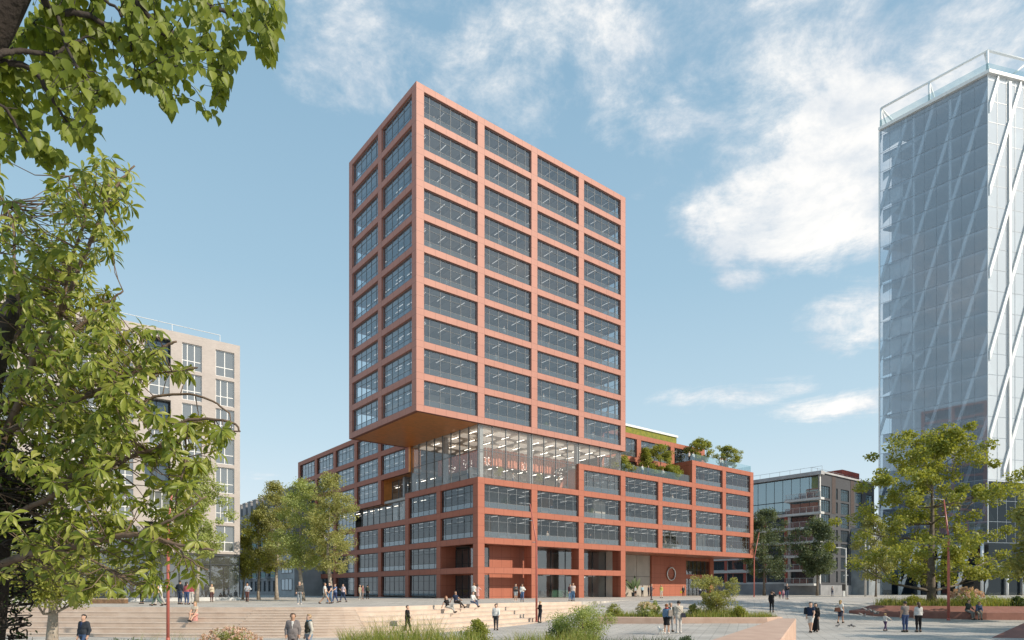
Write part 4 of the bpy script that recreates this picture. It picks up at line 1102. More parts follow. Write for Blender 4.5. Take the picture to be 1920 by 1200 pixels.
def unit(v): return v / np.maximum(np.linalg.norm(v, axis=-1, keepdims=True), 1e-9)
def leaves_geo(pos, axis, nor, size, tpl):
    V, Fq = tpl
    y = unit(axis); x = unit(np.cross(y, nor)); z = np.cross(x, y)
    P_ = pos[:, None, :] + size[:, None, None] * (V[None, :, 0:1] * x[:, None, :] + V[None, :, 1:2] * y[:, None, :] + V[None, :, 2:3] * z[:, None, :])
    n = len(pos); m = len(V)
    Fa = (Fq[None] + (np.arange(n) * m)[:, None, None]).reshape(-1, 4)
    return P_.reshape(-1, 3), Fa
def leaf_obj(name, pos, axis, nor, size, tpl, m, parent):
    V, Fa = leaves_geo(np.asarray(pos), np.asarray(axis), np.asarray(nor), np.asarray(size), tpl)
    return link(name, np_mesh(name, V, Fa, [m], smooth=len(tpl[0]) > 4), parent)
def rdir(n, r=rng): return unit(r.normal(size=(n, 3)))

def clump_leaves(cent, rad, n_per, size, flat=.75, r=rng, up=.55, droop=0.0):
    """leaves filling soft clumps around the given centres"""
    k = len(cent); idx = np.repeat(np.arange(k), n_per); n = len(idx)
    d = rdir(n, r); rr = r.random(n) ** .55
    pos = cent[idx] + d * (rad[idx] * rr)[:, None] * np.array([1, 1, flat])
    nor = unit(d * .6 + rdir(n, r) * .8 + np.array([.35, -.2, up]))
    ax = unit(d * .8 + rdir(n, r) * .7 + np.array([0, 0, -droop]))
    sz = size * r.uniform(.6, 1.3, n)
    return pos, ax, nor, sz

def crown_points(n, r, shape, lump=.28):
    """clump centres through an uneven crown; shape(t) = half width at relative height t (0..1)"""
    out = []
    ph = r.uniform(0, 6.28, 6)
    while len(out) < n:
        t = r.random(); a = r.uniform(0, 2 * math.pi); q = math.sqrt(r.random())
        w = shape(t) * (1 + lump * math.sin(3 * a + ph[0] + 5 * t) * .6 + lump * math.sin(2 * a + ph[1] - 7 * t + 4 * math.sin(t * 9 + ph[2])))
        if q < .35 and r.random() < .6: continue
        if r.random() < .12: q *= 1.12
        out.append((math.cos(a) * w * q, math.sin(a) * w * q, t))
    return np.array(out)

def tree(name, base, h, crown_w, crown_z0, label, lv, seed, cat='tree', group=None, trunk_r=.16, clumps=90, per=120, leaf=.16, shape=None, bark=None,
         clump_r=.75, bend=.25, stems=1, sub_w=1.0, limbs=14, droop=.1, parent=None, tpl=T_QUAD, lump=.28, flat=.75):
    r = np.random.default_rng(seed)
    o = empty(name, base, 0, label, cat, group)
    bark = bark or M_BARK
    shape = shape or (lambda t: math.sin(math.pi * min(1, .12 + t * .86)) ** .7)
    cp = crown_points(clumps, r, lambda t: shape(t) * crown_w / 2, lump)
    cen = np.stack([cp[:, 0], cp[:, 1], crown_z0 + cp[:, 2] * (h - crown_z0)], 1)
    mb = MB()
    lean = r.uniform(-1, 1, 2) * bend
    trunks = []
    for s_ in range(stems):
        a = 2 * math.pi * s_ / max(1, stems) + r.uniform(0, 1); off = 0 if stems == 1 else crown_w * .16
        top = np.array([lean[0] + math.cos(a) * off * 1.6, lean[1] + math.sin(a) * off * 1.6, crown_z0 + (h - crown_z0) * .72])
        p0 = np.array([math.cos(a) * trunk_r * (stems > 1), math.sin(a) * trunk_r * (stems > 1), -.12]); pts = []
        for t in np.linspace(0, 1, 9):
            w = math.sin(t * 5.2 + seed) * bend * .35 * t * (1 - t) * 3
            pts.append(p0 * (1 - t) + top * t + np.array([w, w * .6, 0]) )
        rad = [trunk_r * (1.35 if i == 0 else 1) * (1 - .86 * t) + .012 for i, t in enumerate(np.linspace(0, 1, 9))]
        if stems > 1: rad = [x * .6 for x in rad]
        mb.tube(pts, rad, 8); trunks.append((np.array(pts), rad))
    mb.build('trunk', bark, o)
    # limbs reach from the trunk to the clumps, with forks
    lb = MB(); pick = r.permutation(len(cen))[:limbs]
    for j in pick:
        c = cen[j]; tp, tr = trunks[r.integers(len(trunks))]
        zz = min(c[2] - .25 * np.linalg.norm(c[:2]) - .3, tp[-1][2]); zz = max(zz, crown_z0 * .72)
        i = int(np.argmin(np.abs(tp[:, 2] - zz))); s = tp[i]
        mid = s * .5 + c * .5 + np.array([0, 0, -.08 * np.linalg.norm(c - s)]) + r.normal(size=3) * .12
        r0 = max(.02, tr[i] * .5)
        lb.tube([s, s * .78 + mid * .22 + np.array([0, 0, .03]), mid, c], [r0, r0 * .8, r0 * .5, .012], 6)
        near = np.argsort(np.linalg.norm(cen - mid, axis=1))[1:4]
        for q in near: lb.tube([mid, mid * .5 + cen[q] * .5 + r.normal(size=3) * .08, cen[q]], [r0 * .42, r0 * .25, .008], 5)
    lb.build('limb', bark, o)
    rad = clump_r * r.uniform(.6, 1.3, len(cen))
    pos, ax, nor, sz = clump_leaves(cen, rad, per, leaf, flat, r, droop=droop)
    leaf_obj('crown', pos, ax, nor, sz, tpl, lv, o)
    return o

# --- street and plaza trees
def ellip(t): return max(.05, math.sin(math.pi * min(1, .10 + .88 * t)) ** .6)
def tall(t): return max(.06, (math.sin(math.pi * min(1, .12 + .84 * t)) ** .55) * (1 - .25 * t))
g_ = 'slender trees standing between the apartment block and the red building'
tree('plaza_tree', at(620, 62.7), 12.2, 5.0, 3.0, 'olive green slender tree with a winding pale trunk nearest the red podium', LV_OLIVE, 21, group=g_, trunk_r=.21, clumps=120, per=130, leaf=.14, shape=tall, bark=M_BARKL, clump_r=.62, bend=.7)
tree('plaza_tree', at(568, 65), 12.0, 5.6, 3.2, 'bright green slender tree beside the olive one left of the red podium', LV_LIGHT, 22, group=g_, trunk_r=.21, clumps=130, per=130, leaf=.14, shape=tall, bark=M_BARKL, clump_r=.65, bend=.5)
tree('plaza_tree', at(519, 71), 12.8, 4.6, 3.6, 'middle tree of the row left of the red building, its crown in half shade', LV_OLIVE, 23, group=g_, trunk_r=.2, clumps=110, per=125, leaf=.145, shape=tall, bark=M_BARKL, clump_r=.65, bend=.4)
tree('plaza_tree', at(485, 72), 10.2, 4.8, 3.2, 'low yellowish tree standing beside the corner of the pale apartment block', LV_YEL, 24, group=g_, trunk_r=.17, clumps=110, per=125, leaf=.145, shape=tall, bark=M_BARKL, clump_r=.62, bend=.3)
tree('plaza_tree', at(455, 73), 7.2, 2.6, 2.6, 'thin small tree touching the glass corner of the pale apartment block', LV_YEL, 25, group=g_, trunk_r=.12, clumps=40, per=130, leaf=.14, shape=ellip, bark=M_BARKL, clump_r=.5, bend=.6)
tree('plaza_tree', at(368, 56), 12.2, 5.6, 3.4, 'feathery light green tree in front of the pale apartment block facade', LV_LIGHT, 26, group=g_, trunk_r=.17, clumps=140, per=120, leaf=.15, shape=tall, bark=M_BARKL, clump_r=.62, bend=.3, droop=.6)
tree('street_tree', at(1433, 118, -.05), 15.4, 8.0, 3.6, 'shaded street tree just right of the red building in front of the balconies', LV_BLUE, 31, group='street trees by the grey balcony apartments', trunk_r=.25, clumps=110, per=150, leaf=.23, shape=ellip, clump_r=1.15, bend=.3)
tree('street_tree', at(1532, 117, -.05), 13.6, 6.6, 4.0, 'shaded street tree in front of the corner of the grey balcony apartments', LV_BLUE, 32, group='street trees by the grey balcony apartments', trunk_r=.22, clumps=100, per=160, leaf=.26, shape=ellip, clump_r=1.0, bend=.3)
tree('street_tree', at(1642, 100, -.05), 12.4, 6.4, 3.0, 'young loose green tree between the grey lamp posts and the glass tower', LV_OLIVE, 33, group='street trees by the grey balcony apartments', trunk_r=.14, clumps=70, per=120, leaf=.24, shape=tall, clump_r=.85, bend=.3)
def broad(t): return max(.08, (1 - abs(t - .34) ** 1.6 * 1.55) ** .75 if abs(t - .34) < .74 else .1)
tree('plaza_tree', at(1747, 56.5, -.4), 15.3, 13.2, 2.3, 'large spreading yellow green tree growing in the right red planter', LV_YEL, 41, trunk_r=.36, clumps=200, per=155, leaf=.2, shape=broad, bark=M_BARK, clump_r=.74, bend=.4, limbs=40, tpl=T_QUAD, lump=.45, flat=.68)
tree('plaza_tree', at(1970, 47, -.4), 9.6, 4.4, 2.0, 'dark tree cut by the right edge of the view in front of the glass tower', LV_OLIVE, 42, trunk_r=.28, clumps=80, per=150, leaf=.24, shape=ellip, clump_r=.9, bend=.3)
tree('small_tree', at(98, 30, -1.62), 5.3, 6.6, 2.2, 'low small leaved tree with a stout grey trunk beside the seat steps', LV_YEL, 43, trunk_r=.27, clumps=150, per=230, leaf=.085, shape=lambda t: max(.1, (1 - t) ** .35 * (.55 + .9 * t if t < .5 else 1)), bark=M_BARKL, clump_r=.55, bend=.15, limbs=26)
tree('planter_tree', at(1342, 49, gzs(15, 49) + .3), 2.9, 4.1, .6, 'small multi stemmed tree in the middle terracotta planter', LV_OLIVE, 44, trunk_r=.12, clumps=60, per=170, leaf=.09, stems=3, clump_r=.38, bend=.2, limbs=20, shape=lambda t: max(.15, .35 + .75 * t if t < .7 else 1 - (t - .7) * 1.6))
for x_, y_, h_, sd in ((37, 25, 12.5, 81), (43, 32, 13.5, 82), (35, 16.5, 12, 83)):  # trees out of view, added to shade the right-hand paving
    tree('plaza_tree', (x_, y_, -1.3), h_, 9.5, 3.0, 'unseen tree placed off to the right to shade the paving', LV_YEL, sd, group='unseen trees placed for shade', trunk_r=.28, clumps=90, per=110, leaf=.28, shape=ellip, clump_r=1.0, bend=.3)
# terrace planting
def T_(u, v, z): return loc(u, v, z)
for i, (u, v, z, h, w_, sh, lab) in enumerate([
    (3 * B + 1.5, 1.6, cap4, 2.3, 4.2, lambda t: max(.3, 1 - t * .6), 'wide low green bush on the lower terrace next to the tower'),
    (3 * B + 8.3, 2.4, cap4, 4.5, 2.6, lambda t: max(.12, 1 - t * .85), 'cone shaped shrub on the lower terrace left of the round tree'),
    (3 * B + 11.8, 2.4, cap4, 5.9, 4.6, ellip, 'round tree in the middle of the lower terrace'),
    (3 * B + 14.0, 1.7, cap4, 2.6, 2.7, ellip, 'low bush at the right end of the lower terrace'),
    (5 * B + 5.2, 2.2, cap5, 4.4, 4.3, ellip, 'left tree of the two on the upper terrace'),
    (6 * B + 5.0, 2.2, cap5, 4.3, 4.2, ellip, 'right tree of the two on the upper terrace near the building end')]):
    tree('terrace_tree', T_(u, v, z - .05), h, w_, h * .22, lab, LV_YEL, 60 + i, group='trees and bushes on the roof terraces', trunk_r=.09, clumps=60, per=120, leaf=.16, shape=sh, clump_r=.5, bend=.1, limbs=8)
# ------------------------------------------------------------------ the two near trees on the left
def P3(px, py, d): return np.array([(px - CX) / F * d, d, zat(py, d)])
def polyline(pts, n=6):
    pts = [np.array(p, float) for p in pts]; o = []
    Q = [2 * pts[0] - pts[1]] + pts + [2 * pts[-1] - pts[-2]]
    for i in range(1, len(Q) - 2):
        for t in np.linspace(0, 1, n, endpoint=False):
            a, b, c, d = Q[i - 1], Q[i], Q[i + 1], Q[i + 2]
            o.append(.5 * (2 * b + (c - a) * t + (2 * a - 5 * b + 4 * c - d) * t * t + (3 * b - a - 3 * c + d) * t ** 3))
    o.append(pts[-1]); return np.array(o)
def limb(mb, pts, r0, r1, seg=8, n=6, wob=.0, r=None):
    p = polyline(pts, n)
    if wob: p = p + r.normal(size=p.shape) * wob
    k = len(p); mb.tube(p, [r0 * (1 - i / (k - 1)) + r1 * i / (k - 1) for i in range(k)], seg)
    return p

# --- broad leaved tree: whorls of long leaves at the end of every twig
r1 = np.random.default_rng(5)
bt = empty('broadleaf_tree', P3(-75, 1105 + 2.76 * F / 8.0, 8.0), 0, 'large near tree on the left with whorls of long glossy leaves', 'tree')
bp = np.array(bt.location)
def rel(p): return np.asarray(p) - bp
mb = MB(); SK = []
def addlimb(pts, ra, rb, n=6):
    p = limb(mb, [rel(P3(*q)) for q in pts], ra, rb, 8, n, .006, r1); SK.append(p); return p
tk = MB()
trunk = limb(tk, [rel(P3(-75, 1520, 8.0)), rel(P3(-50, 1250, 8)), rel(P3(-28, 1050, 8)), rel(P3(-25, 900, 8.05)), rel(P3(-30, 760, 8.1)), rel(P3(0, 640, 8.1)), rel(P3(30, 560, 8.2))], .34, .08, 14, 6)
tk.build('trunk', M_BARKD, bt)  # near-black bark: the shade on this trunk is put into its colour
addlimb([(-28, 900, 8.1), (20, 790, 8.0), (70, 665, 7.9), (112, 590, 7.8), (150, 500, 7.8), (188, 405, 7.8), (214, 312, 7.8)], 0.0465, .012)
addlimb([(112, 590, 7.8), (135, 480, 7.6), (160, 400, 7.5), (130, 330, 7.5)], 0.0217, .01)
addlimb([(150, 500, 7.8), (215, 355, 8.0), (252, 312, 8.1)], 0.0186, .01)
addlimb([(60, 690, 7.9), (30, 540, 8.1), (25, 430, 8.2), (8, 380, 8.2)], 0.0248, .01)
addlimb([(-30, 800, 8.1), (60, 700, 8.3), (135, 625, 8.4), (200, 570, 8.5), (230, 545, 8.5)], 0.0372, .01)
addlimb([(-28, 830, 8.0), (110, 765, 7.7), (240, 705, 7.5), (300, 655, 7.5), (330, 640, 7.5)], 0.0372, .012)
addlimb([(240, 705, 7.5), (300, 700, 7.3), (370, 690, 7.2)], 0.0155, .008)
addlimb([(-28, 980, 8.0), (60, 950, 7.8), (150, 900, 7.6), (260, 850, 7.4), (335, 830, 7.3), (345, 790, 7.3), (430, 790, 7.3), (452, 810, 7.3)], 0.0372, .01)
addlimb([(120, 915, 7.7), (200, 800, 7.9), (290, 745, 8.0), (380, 745, 8.0), (430, 775, 8.0)], 0.0248, .01)
addlimb([(-30, 1075, 8.0), (35, 1045, 7.6), (110, 1030, 7.3), (200, 1010, 7.1), (262, 1003, 7.0), (330, 1020, 7.0), (400, 1031, 7.0)], 0.0527, .012)
addlimb([(110, 1030, 7.3), (170, 1050, 7.1), (215, 1078, 7.0)], 0.0186, .008)
addlimb([(262, 1003, 7.0), (300, 985, 6.9), (345, 960, 6.9), (385, 930, 6.9)], 0.0198, .008)
addlimb([(330, 1020, 7.0), (350, 1045, 6.95), (390, 1070, 6.9)], 0.0124, .008)
addlimb([(345, 790, 7.3), (348, 860, 7.2), (330, 930, 7.1)], 0.0124, .008)
addlimb([(-28, 700, 8.1), (60, 590, 8.6), (90, 520, 8.7)], 0.0248, .01)
addlimb([(-28, 1000, 8.0), (50, 880, 8.5), (100, 800, 8.6), (180, 720, 8.7)], 0.0310, .01)
SKP = np.concatenate(SK)
xm_y = [280, 300, 330, 400, 450, 480, 500, 525, 545, 560, 590, 620, 660, 680, 720, 760, 790, 800, 840, 870, 900, 950, 985, 1000, 1050, 1085, 1110, 1125]
xm_x = [225, 240, 258, 252, 235, 225, 165, 175, 235, 240, 240, 320, 345, 372, 372, 360, 425, 455, 440, 400, 385, 385, 400, 415, 410, 395, 300, 240]
def inside(px, py):
    if py < 285 or py > 1115: return False
    if px > np.interp(py, xm_y, xm_x) - (22 if py > 520 else 8): return False
    if 275 < px < 345 and 705 < py < 775: return False
    if 355 < px and 640 < py < 760 and px > 352: return False
    if 225 < px < 300 and 860 < py < 930 and (px + py) % 3 < 2: return False
    if py < 500:      # the upper sprig stands free of the mass at the edge
        lo = np.interp(py, [280, 330, 400, 470, 500], [205, 95, 85, 60, 0]); left = px < np.interp(py, [350, 372, 395, 430, 500], [0, 15, 62, 80, 100])
        return px > lo or left
    return not (1000 < py < 1050 and px > 425)
tips = []
tries = 0
while len(tips) < 800 and tries < 60000:
    tries += 1
    px = r1.uniform(-70, 460); py = r1.uniform(285, 1115)
    if not inside(px, py): continue
    if px < 40 and r1.random() < .45: continue
    if py > 900 and px < 110 and r1.random() < .6: continue
    tips.append(rel(P3(px, py, r1.uniform(6.6, 9.2) if px < 250 else r1.uniform(6.8, 8.2))))
for _ in range(420):
    px = r1.uniform(-70, 235); py = r1.uniform(470, 1010)
    if inside(px, py): tips.append(rel(P3(px, py, r1.uniform(8.3, 9.9))))
tips = np.array(tips)
tw = MB(); LP, LA, LN, LS = [], [], [], []
for t in tips:
    d = np.linalg.norm((SKP - t) * np.array([1, .8, 1]), axis=1) + .5 * np.maximum(0, SKP[:, 2] - t[2] - .1) + .25 * np.maximum(0, SKP[:, 0] - t[0])
    s = SKP[int(np.argmin(d))]; ln = np.linalg.norm(t - s)
    if ln > (1.6 if t[1] > 0.3 else .85): continue
    mid = (s + t) / 2 + np.array([0, 0, -.10 * ln]) + r1.normal(size=3) * .03
    if ln > .06: tw.tube([s, mid, t], [.007, .0055, .004], 5)
    ax0 = unit(t - mid) if ln > .06 else unit(r1.normal(size=3)); ax0 = unit(ax0 + np.array([.1, 0, .45]))
    for w, (nn, back) in enumerate(((r1.integers(6, 10), 0.0), (r1.integers(2, 6), .12))):
        ph = r1.uniform(0, 6.28); ref = unit(np.cross(ax0, [.3, .8, .2])); bi = np.cross(ax0, ref)
        for j in range(nn):
            a = ph + 2 * math.pi * j / nn + r1.normal() * .2
            rad = ref * math.cos(a) + bi * math.sin(a)
            ax = rad * r1.uniform(.75, 1.1) + ax0 * r1.uniform(.1, .7) + np.array([0, 0, -r1.uniform(.15, .9)])
            LP.append(t - ax0 * back * min(1, ln) + rad * .01); LA.append(ax); LN.append(ax0 + r1.normal(size=3) * .25 + np.array([.45, -.25, .35])); LS.append(r1.uniform(.08, .17))
mb.add(tw.v, tw.f, 0, True); mb.build('limb', M_TWIG, bt)
leaf_obj('crown', LP, LA, LN, LS, T_OBOV, LV_NEAR, bt)
# old vines wrap the trunk; its shade is put into their dark colour
vn = MB()
for i in range(330):
    k = r1.integers(0, int(len(trunk) * .55)); c = trunk[k]; a = r1.uniform(0, 6.28); pts = []
    rr_ = .34; z = c[2]
    for j in range(7):
        q = rr_ + r1.uniform(.0, .22); a += r1.normal() * .45; z += r1.uniform(-.05, .14)
        pts.append((c[0] + math.cos(a) * q, c[1] + math.sin(a) * q, z))
    vn.tube(polyline(pts, 3), r1.uniform(.006, .016), 4, 0, False)
vn.build('vine', M_BARKD, bt)
n = 2600; k = r1.integers(0, int(len(trunk) * .6), n); a = r1.uniform(0, 6.28, n); q = .34 + .25 * r1.random(n)
pos = trunk[k] + np.stack([np.cos(a) * q, np.sin(a) * q, r1.uniform(-.3, .3, n)], 1)
leaf_obj('vine_leaves', pos, rdir(n, r1) + np.array([0, 0, -.5]), rdir(n, r1), r1.uniform(.03, .07, n), T_MID, LV_DARK, bt)

# --- overhanging tree at the top left: heart shaped leaves hang from drooping twigs
r2 = np.random.default_rng(9)
ob = np.array(P3(-330, 1105 + 2.76 * F / 5.6, 5.6))
ot = empty('heart_leaf_tree', ob, 0, 'overhanging tree at the top left with dark bark and drooping heart shaped leaves', 'tree')
def rel2(p): return np.asarray(p) - ob
tk = MB(); trunk2 = limb(tk, [np.zeros(3), rel2(P3(-300, 1500, 5.6)), rel2(P3(-270, 900, 5.5)), rel2(P3(-190, 400, 5.3)), rel2(P3(-110, 150, 5.1)), rel2(P3(-30, 20, 5.0)), rel2(P3(45, -120, 4.9)), rel2(P3(120, -270, 4.9))], .40, .13, 16, 8)
tk.build('trunk', M_BARK if False else mat('furrowed bark', (.045, .034, .028), .95, 0, .3, 4, 1.0, 18, col2=(.018, .014, .012)), ot)
lb = MB(); SK2 = []
def addlimb2(pts, ra, rb):
    p = limb(lb, [rel2(P3(*q)) for q in pts], ra, rb, 7, 6, .005, r2); SK2.append(p)
addlimb2([(70, -70, 4.9), (85, 5, 5.2), (105, 22, 5.3), (170, 30, 5.4), (215, 62, 5.5), (262, 78, 5.6), (300, 100, 5.7), (330, 150, 5.8)], .034, .006)
addlimb2([(200, -120, 5.2), (256, 0, 5.4), (285, 40, 5.5), (300, 60, 5.6), (338, 63, 5.7), (385, 90, 5.8), (405, 140, 5.9), (410, 190, 6.0)], .030, .005)
addlimb2([(285, 40, 5.5), (300, 85, 5.5), (312, 140, 5.6), (300, 190, 5.6)], .016, .004)
addlimb2([(300, -120, 5.4), (380, 0, 5.7), (425, 22, 5.9), (470, 45, 6.0), (495, 70, 6.1), (500, 110, 6.1)], .024, .005)
addlimb2([(400, -130, 5.6), (460, -30, 5.9), (500, 10, 6.1), (510, 60, 6.2)], .02, .005)
addlimb2([(-70, 125, 5.0), (0, 118, 5.2), (58, 128, 5.3), (95, 180, 5.4), (130, 235, 5.5), (165, 275, 5.6)], .032, .005)
addlimb2([(-70, 130, 5.0), (0, 102, 5.1), (40, 95, 5.2), (90, 102, 5.3), (135, 82, 5.4), (180, 60, 5.5)], .030, .006)
addlimb2([(-60, 170, 5.1), (5, 200, 5.3), (40, 250, 5.4), (70, 300, 5.4)], .02, .004)
addlimb2([(105, 22, 5.3), (135, 110, 5.2), (185, 160, 5.2), (215, 185, 5.3)], .016, .004)
addlimb2([(130, -120, 4.9), (180, -20, 5.1), (230, 30, 5.2), (250, 110, 5.3), (255, 150, 5.3)], .016, .004)
SKQ = np.concatenate(SK2)
bx = [0, 60, 100, 135, 170, 195, 205, 225, 240, 260, 290, 318, 340, 355, 370, 402, 415, 428, 450, 470, 500, 513, 520]
by = [330, 322, 335, 320, 285, 270, 200, 170, 165, 170, 215, 240, 200, 180, 195, 252, 215, 130, 138, 118, 138, 95, 60]
tips = []; tries = 0
while len(tips) < 330 and tries < 20000:
    tries += 1
    px = r2.uniform(-40, 520); py = r2.uniform(-60, 330)
    if py > np.interp(px, bx, by) - 14: continue
    if px < 62 and 60 < py < 95: continue
    if px < 45 and py < 100: continue
    tips.append(rel2(P3(px, py, r2.uniform(4.9, 6.4))))
tw = MB(); LP, LA, LN, LS = [], [], [], []
for t in tips:
    d = np.linalg.norm((SKQ - t) * np.array([1, .7, 1]), axis=1) + 1.2 * np.maximum(0, t[2] - SKQ[:, 2]) + .3 * np.maximum(0, SKQ[:, 0] - t[0])
    s = SKQ[int(np.argmin(d))]; ln = np.linalg.norm(t - s)
    if ln > .75: s = t - (t - s) / ln * .75; ln = .75
    mid = (s + t) / 2 + np.array([.03, 0, .10 * ln]) + r2.normal(size=3) * .02
    p = polyline([s, mid, t], 5); tw.tube(p, np.linspace(.0045, .002, len(p)), 4, 0, False)
    nl = max(3, int(ln / .055))
    for j in range(nl):
        u = (j + r2.random()) / nl * (len(p) - 1.01); i = int(u); c = p[i] * (1 - u + i) + p[i + 1] * (u - i)
        side = unit(np.cross(p[i + 1] - p[i], [0, 0, 1]) + 1e-6) * (1 if j % 2 else -1)
        ax = np.array([.12, -.05, -1.0]) + side * r2.uniform(.1, .55) + r2.normal(size=3) * .22
        LP.append(c + side * .015); LA.append(ax); LN.append(np.array([.6, -.8, .25]) + r2.normal(size=3) * .55); LS.append(r2.uniform(.065, .112))
lb.add(tw.v, tw.f, 0, True); lb.build('limb', M_BARKD, ot)
leaf_obj('crown', LP, LA, LN, LS, T_HEART, LV_HEART, ot)
# ------------------------------------------------------------------ planters, shrubs, grasses, lamps
M_TERR = mat('red terrazzo', (.29, .13, .10), .75, 0, .14, 1.5, .3, 22, col2=(.215, .095, .072))  # darkened red: shade on the right planter put into the colour
M_TERL = mat('pale terrazzo', (.56, .39, .30), .75, 0, .10, 1.5, .3, 22, col2=(.47, .31, .235))
M_SOIL = mat('soil', (.07, .055, .04), .95, 0, .3, 4, .8, 20)
def ccw(poly):
    a = sum(p[0] * q[1] - p[1] * q[0] for p, q in zip(poly, poly[1:] + poly[:1])); return poly if a > 0 else poly[::-1]
def planter(pts, hgt, label, m, batter=None, soil=True, rim=.45, bench=None):
    """raised planter: stone kerb with a rim, soil inside; bench = a low seat ledge in front of a sloping wall"""
    pts = ccw([(p[0], p[1]) for p in pts])
    z0 = min(gzs(*p) for p in pts); base = (sum(p[0] for p in pts) / len(pts), sum(p[1] for p in pts) / len(pts), z0)
    o = empty('planter', base, 0, label, 'planter')
    P_ = [np.array((p[0] - base[0], p[1] - base[1])) for p in pts]
    def inset(e):
        n = len(P_); o_ = []
        for i in range(n):
            a, b, c = P_[i - 1], P_[i], P_[(i + 1) % n]
            n1_ = np.array([-(b - a)[1], (b - a)[0]]); n1_ = n1_ / np.linalg.norm(n1_); n2_ = np.array([-(c - b)[1], (c - b)[0]]); n2_ = n2_ / np.linalg.norm(n2_)
            k = n1_ + n2_; k = k / max(.35, np.dot(k, n1_)); o_.append(b + k * e)
        return o_
    mb = MB()
    def ring(A, za, Bq, zb, mi=0):
        n = len(A); mb.add([(p[0], p[1], za) for p in A] + [(p[0], p[1], zb) for p in Bq], [(i, (i + 1) % n, n + (i + 1) % n, n + i) for i in range(n)], mi)
    if bench:
        hb, wb, wt = bench
        ring(P_, -.4, P_, hb - .04); ring(P_, hb - .04, inset(.03), hb); ring(inset(.03), hb, inset(wb), hb + .02); ring(inset(wb), hb + .02, inset(wb + wt), hgt); ring(inset(wb + wt), hgt, inset(wb + wt + .25), hgt + .02)
        I = inset(wb + wt + .25)
    else:
        Q = inset(batter or 0)
        ring(P_, -.4, Q, hgt - .05); ring(Q, hgt - .05, inset((batter or 0) + .04), hgt); ring(inset((batter or 0) + .04), hgt, inset((batter or 0) + rim), hgt + .004)
        I = inset((batter or 0) + rim)
    ring(I, hgt + .01, I, hgt - .15)
    mb.build('kerb', m, o)
    sb_ = MB(); sb_.add([(p[0], p[1], hgt - .08) for p in I], [tuple(range(len(I)))]); sb_.build('soil', M_SOIL, o)
    return o, [(p[0] + base[0], p[1] + base[1]) for p in I], z0 + hgt - .06

def grass_patch(name, pts, label, kind=None, h=(.3, .7), w=.022, m=None, parent=None, spread=.35, cat='grass', per_blade=3, r=rng, dry=False):
    """blades as bent tapering strips"""
    pts = np.asarray(pts, float); n = len(pts); hh = r.uniform(h[0], h[1], n); a = r.uniform(0, 6.28, n)
    d = np.stack([np.cos(a), np.sin(a)], 1) * (spread * hh * r.uniform(.3, 1.2, n))[:, None]; ww = w * r.uniform(.6, 1.3, n)
    s = np.stack([-np.sin(a + .6), np.cos(a + .6)], 1)
    V = []; K = 4
    for j in range(K):
        t = j / (K - 1); wd = ww * (1 - t) ** .8 + .001
        c = np.stack([pts[:, 0] + d[:, 0] * t * t, pts[:, 1] + d[:, 1] * t * t, pts[:, 2] + hh * (t - .12 * t * t)], 1)
        for sg in (-1, 1): V.append(c + np.stack([s[:, 0] * wd * sg, s[:, 1] * wd * sg, np.zeros(n)], 1))
    V = np.stack(V, 1).reshape(-1, 3); b = (np.arange(n) * 2 * K)[:, None]
    Fq = np.concatenate([b + np.array([[2 * j, 2 * j + 1, 2 * j + 3, 2 * j + 2]]) for j in range(K - 1)], 1).reshape(-1, 4)
    o = link(name, np_mesh(name, V, Fq, [m or LV_GRASS], smooth=True), parent)
    return tag(o, label, cat, None, kind)

def shrub(name, base, h, w_, lv, label, seed, n=1400, leaf=.07, flowers=None, nf=0, fl=.05, group=None, shape='round', tpl=T_QUAD, up=.5, cat='shrub'):
    r = np.random.default_rng(seed); o = empty(name, base, 0, label, cat, group)
    k = 34; a = r.uniform(0, 6.28, k); q = np.sqrt(r.random(k)); t = r.random(k)
    prof = (lambda t: (1 - (t - .35) ** 2 * 1.9)) if shape == 'round' else (lambda t: .55 + .6 * t)
    ww = np.array([prof(x) for x in t]) * w_ / 2 * .82
    cen = np.stack([np.cos(a) * q * ww, np.sin(a) * q * ww, h * (.16 + .72 * t * (1 - .25 * q ** 2))], 1)
    mb = MB()
    for c in cen: mb.tube([(c[0] * .06, c[1] * .06, -.08), c * .5 + np.array([0, 0, .04]), c], [.016, .011, .004], 5)
    mb.build('stem', M_TWIG, o)
    rad = r.uniform(.6, 1.25, k) * w_ * .17
    pos, ax, nor, sz = clump_leaves(cen, rad, max(8, n // k), leaf, .85, r, up=up)
    keep = pos[:, 2] > .02
    leaf_obj('foliage', pos[keep], ax[keep], nor[keep], sz[keep], tpl, lv, o)
    if flowers:
        d = rdir(nf, r); d[:, 2] = np.abs(d[:, 2]) * .9 + .05
        fp = np.array([0, 0, h * .45]) + d * np.array([w_ * .5, w_ * .5, h * .56]) * r.uniform(.86, 1.06, nf)[:, None]
        m_ = 16; P_ = np.repeat(fp, m_, 0) + rdir(nf * m_, r) * fl * .45
        leaf_obj('flowers', P_, rdir(nf * m_, r), rdir(nf * m_, r), np.full(nf * m_, fl * .75), T_QUAD, flowers, o)
    return o

def inpoly(P_, n, r):
    P_ = np.array(P_); lo, hi = P_.min(0), P_.max(0); o = []
    while len(o) < n:
        p = r.uniform(lo, hi); c = False
        for i in range(len(P_)):
            a, b = P_[i - 1], P_[i]
            if (a[1] > p[1]) != (b[1] > p[1]) and p[0] < (b[0] - a[0]) * (p[1] - a[1]) / (b[1] - a[1]) + a[0]: c = not c
        if c: o.append(p)
    return np.array(o)
def g2(px, d): return ((px - CX) / F * d, d)
rp = np.random.default_rng(77)
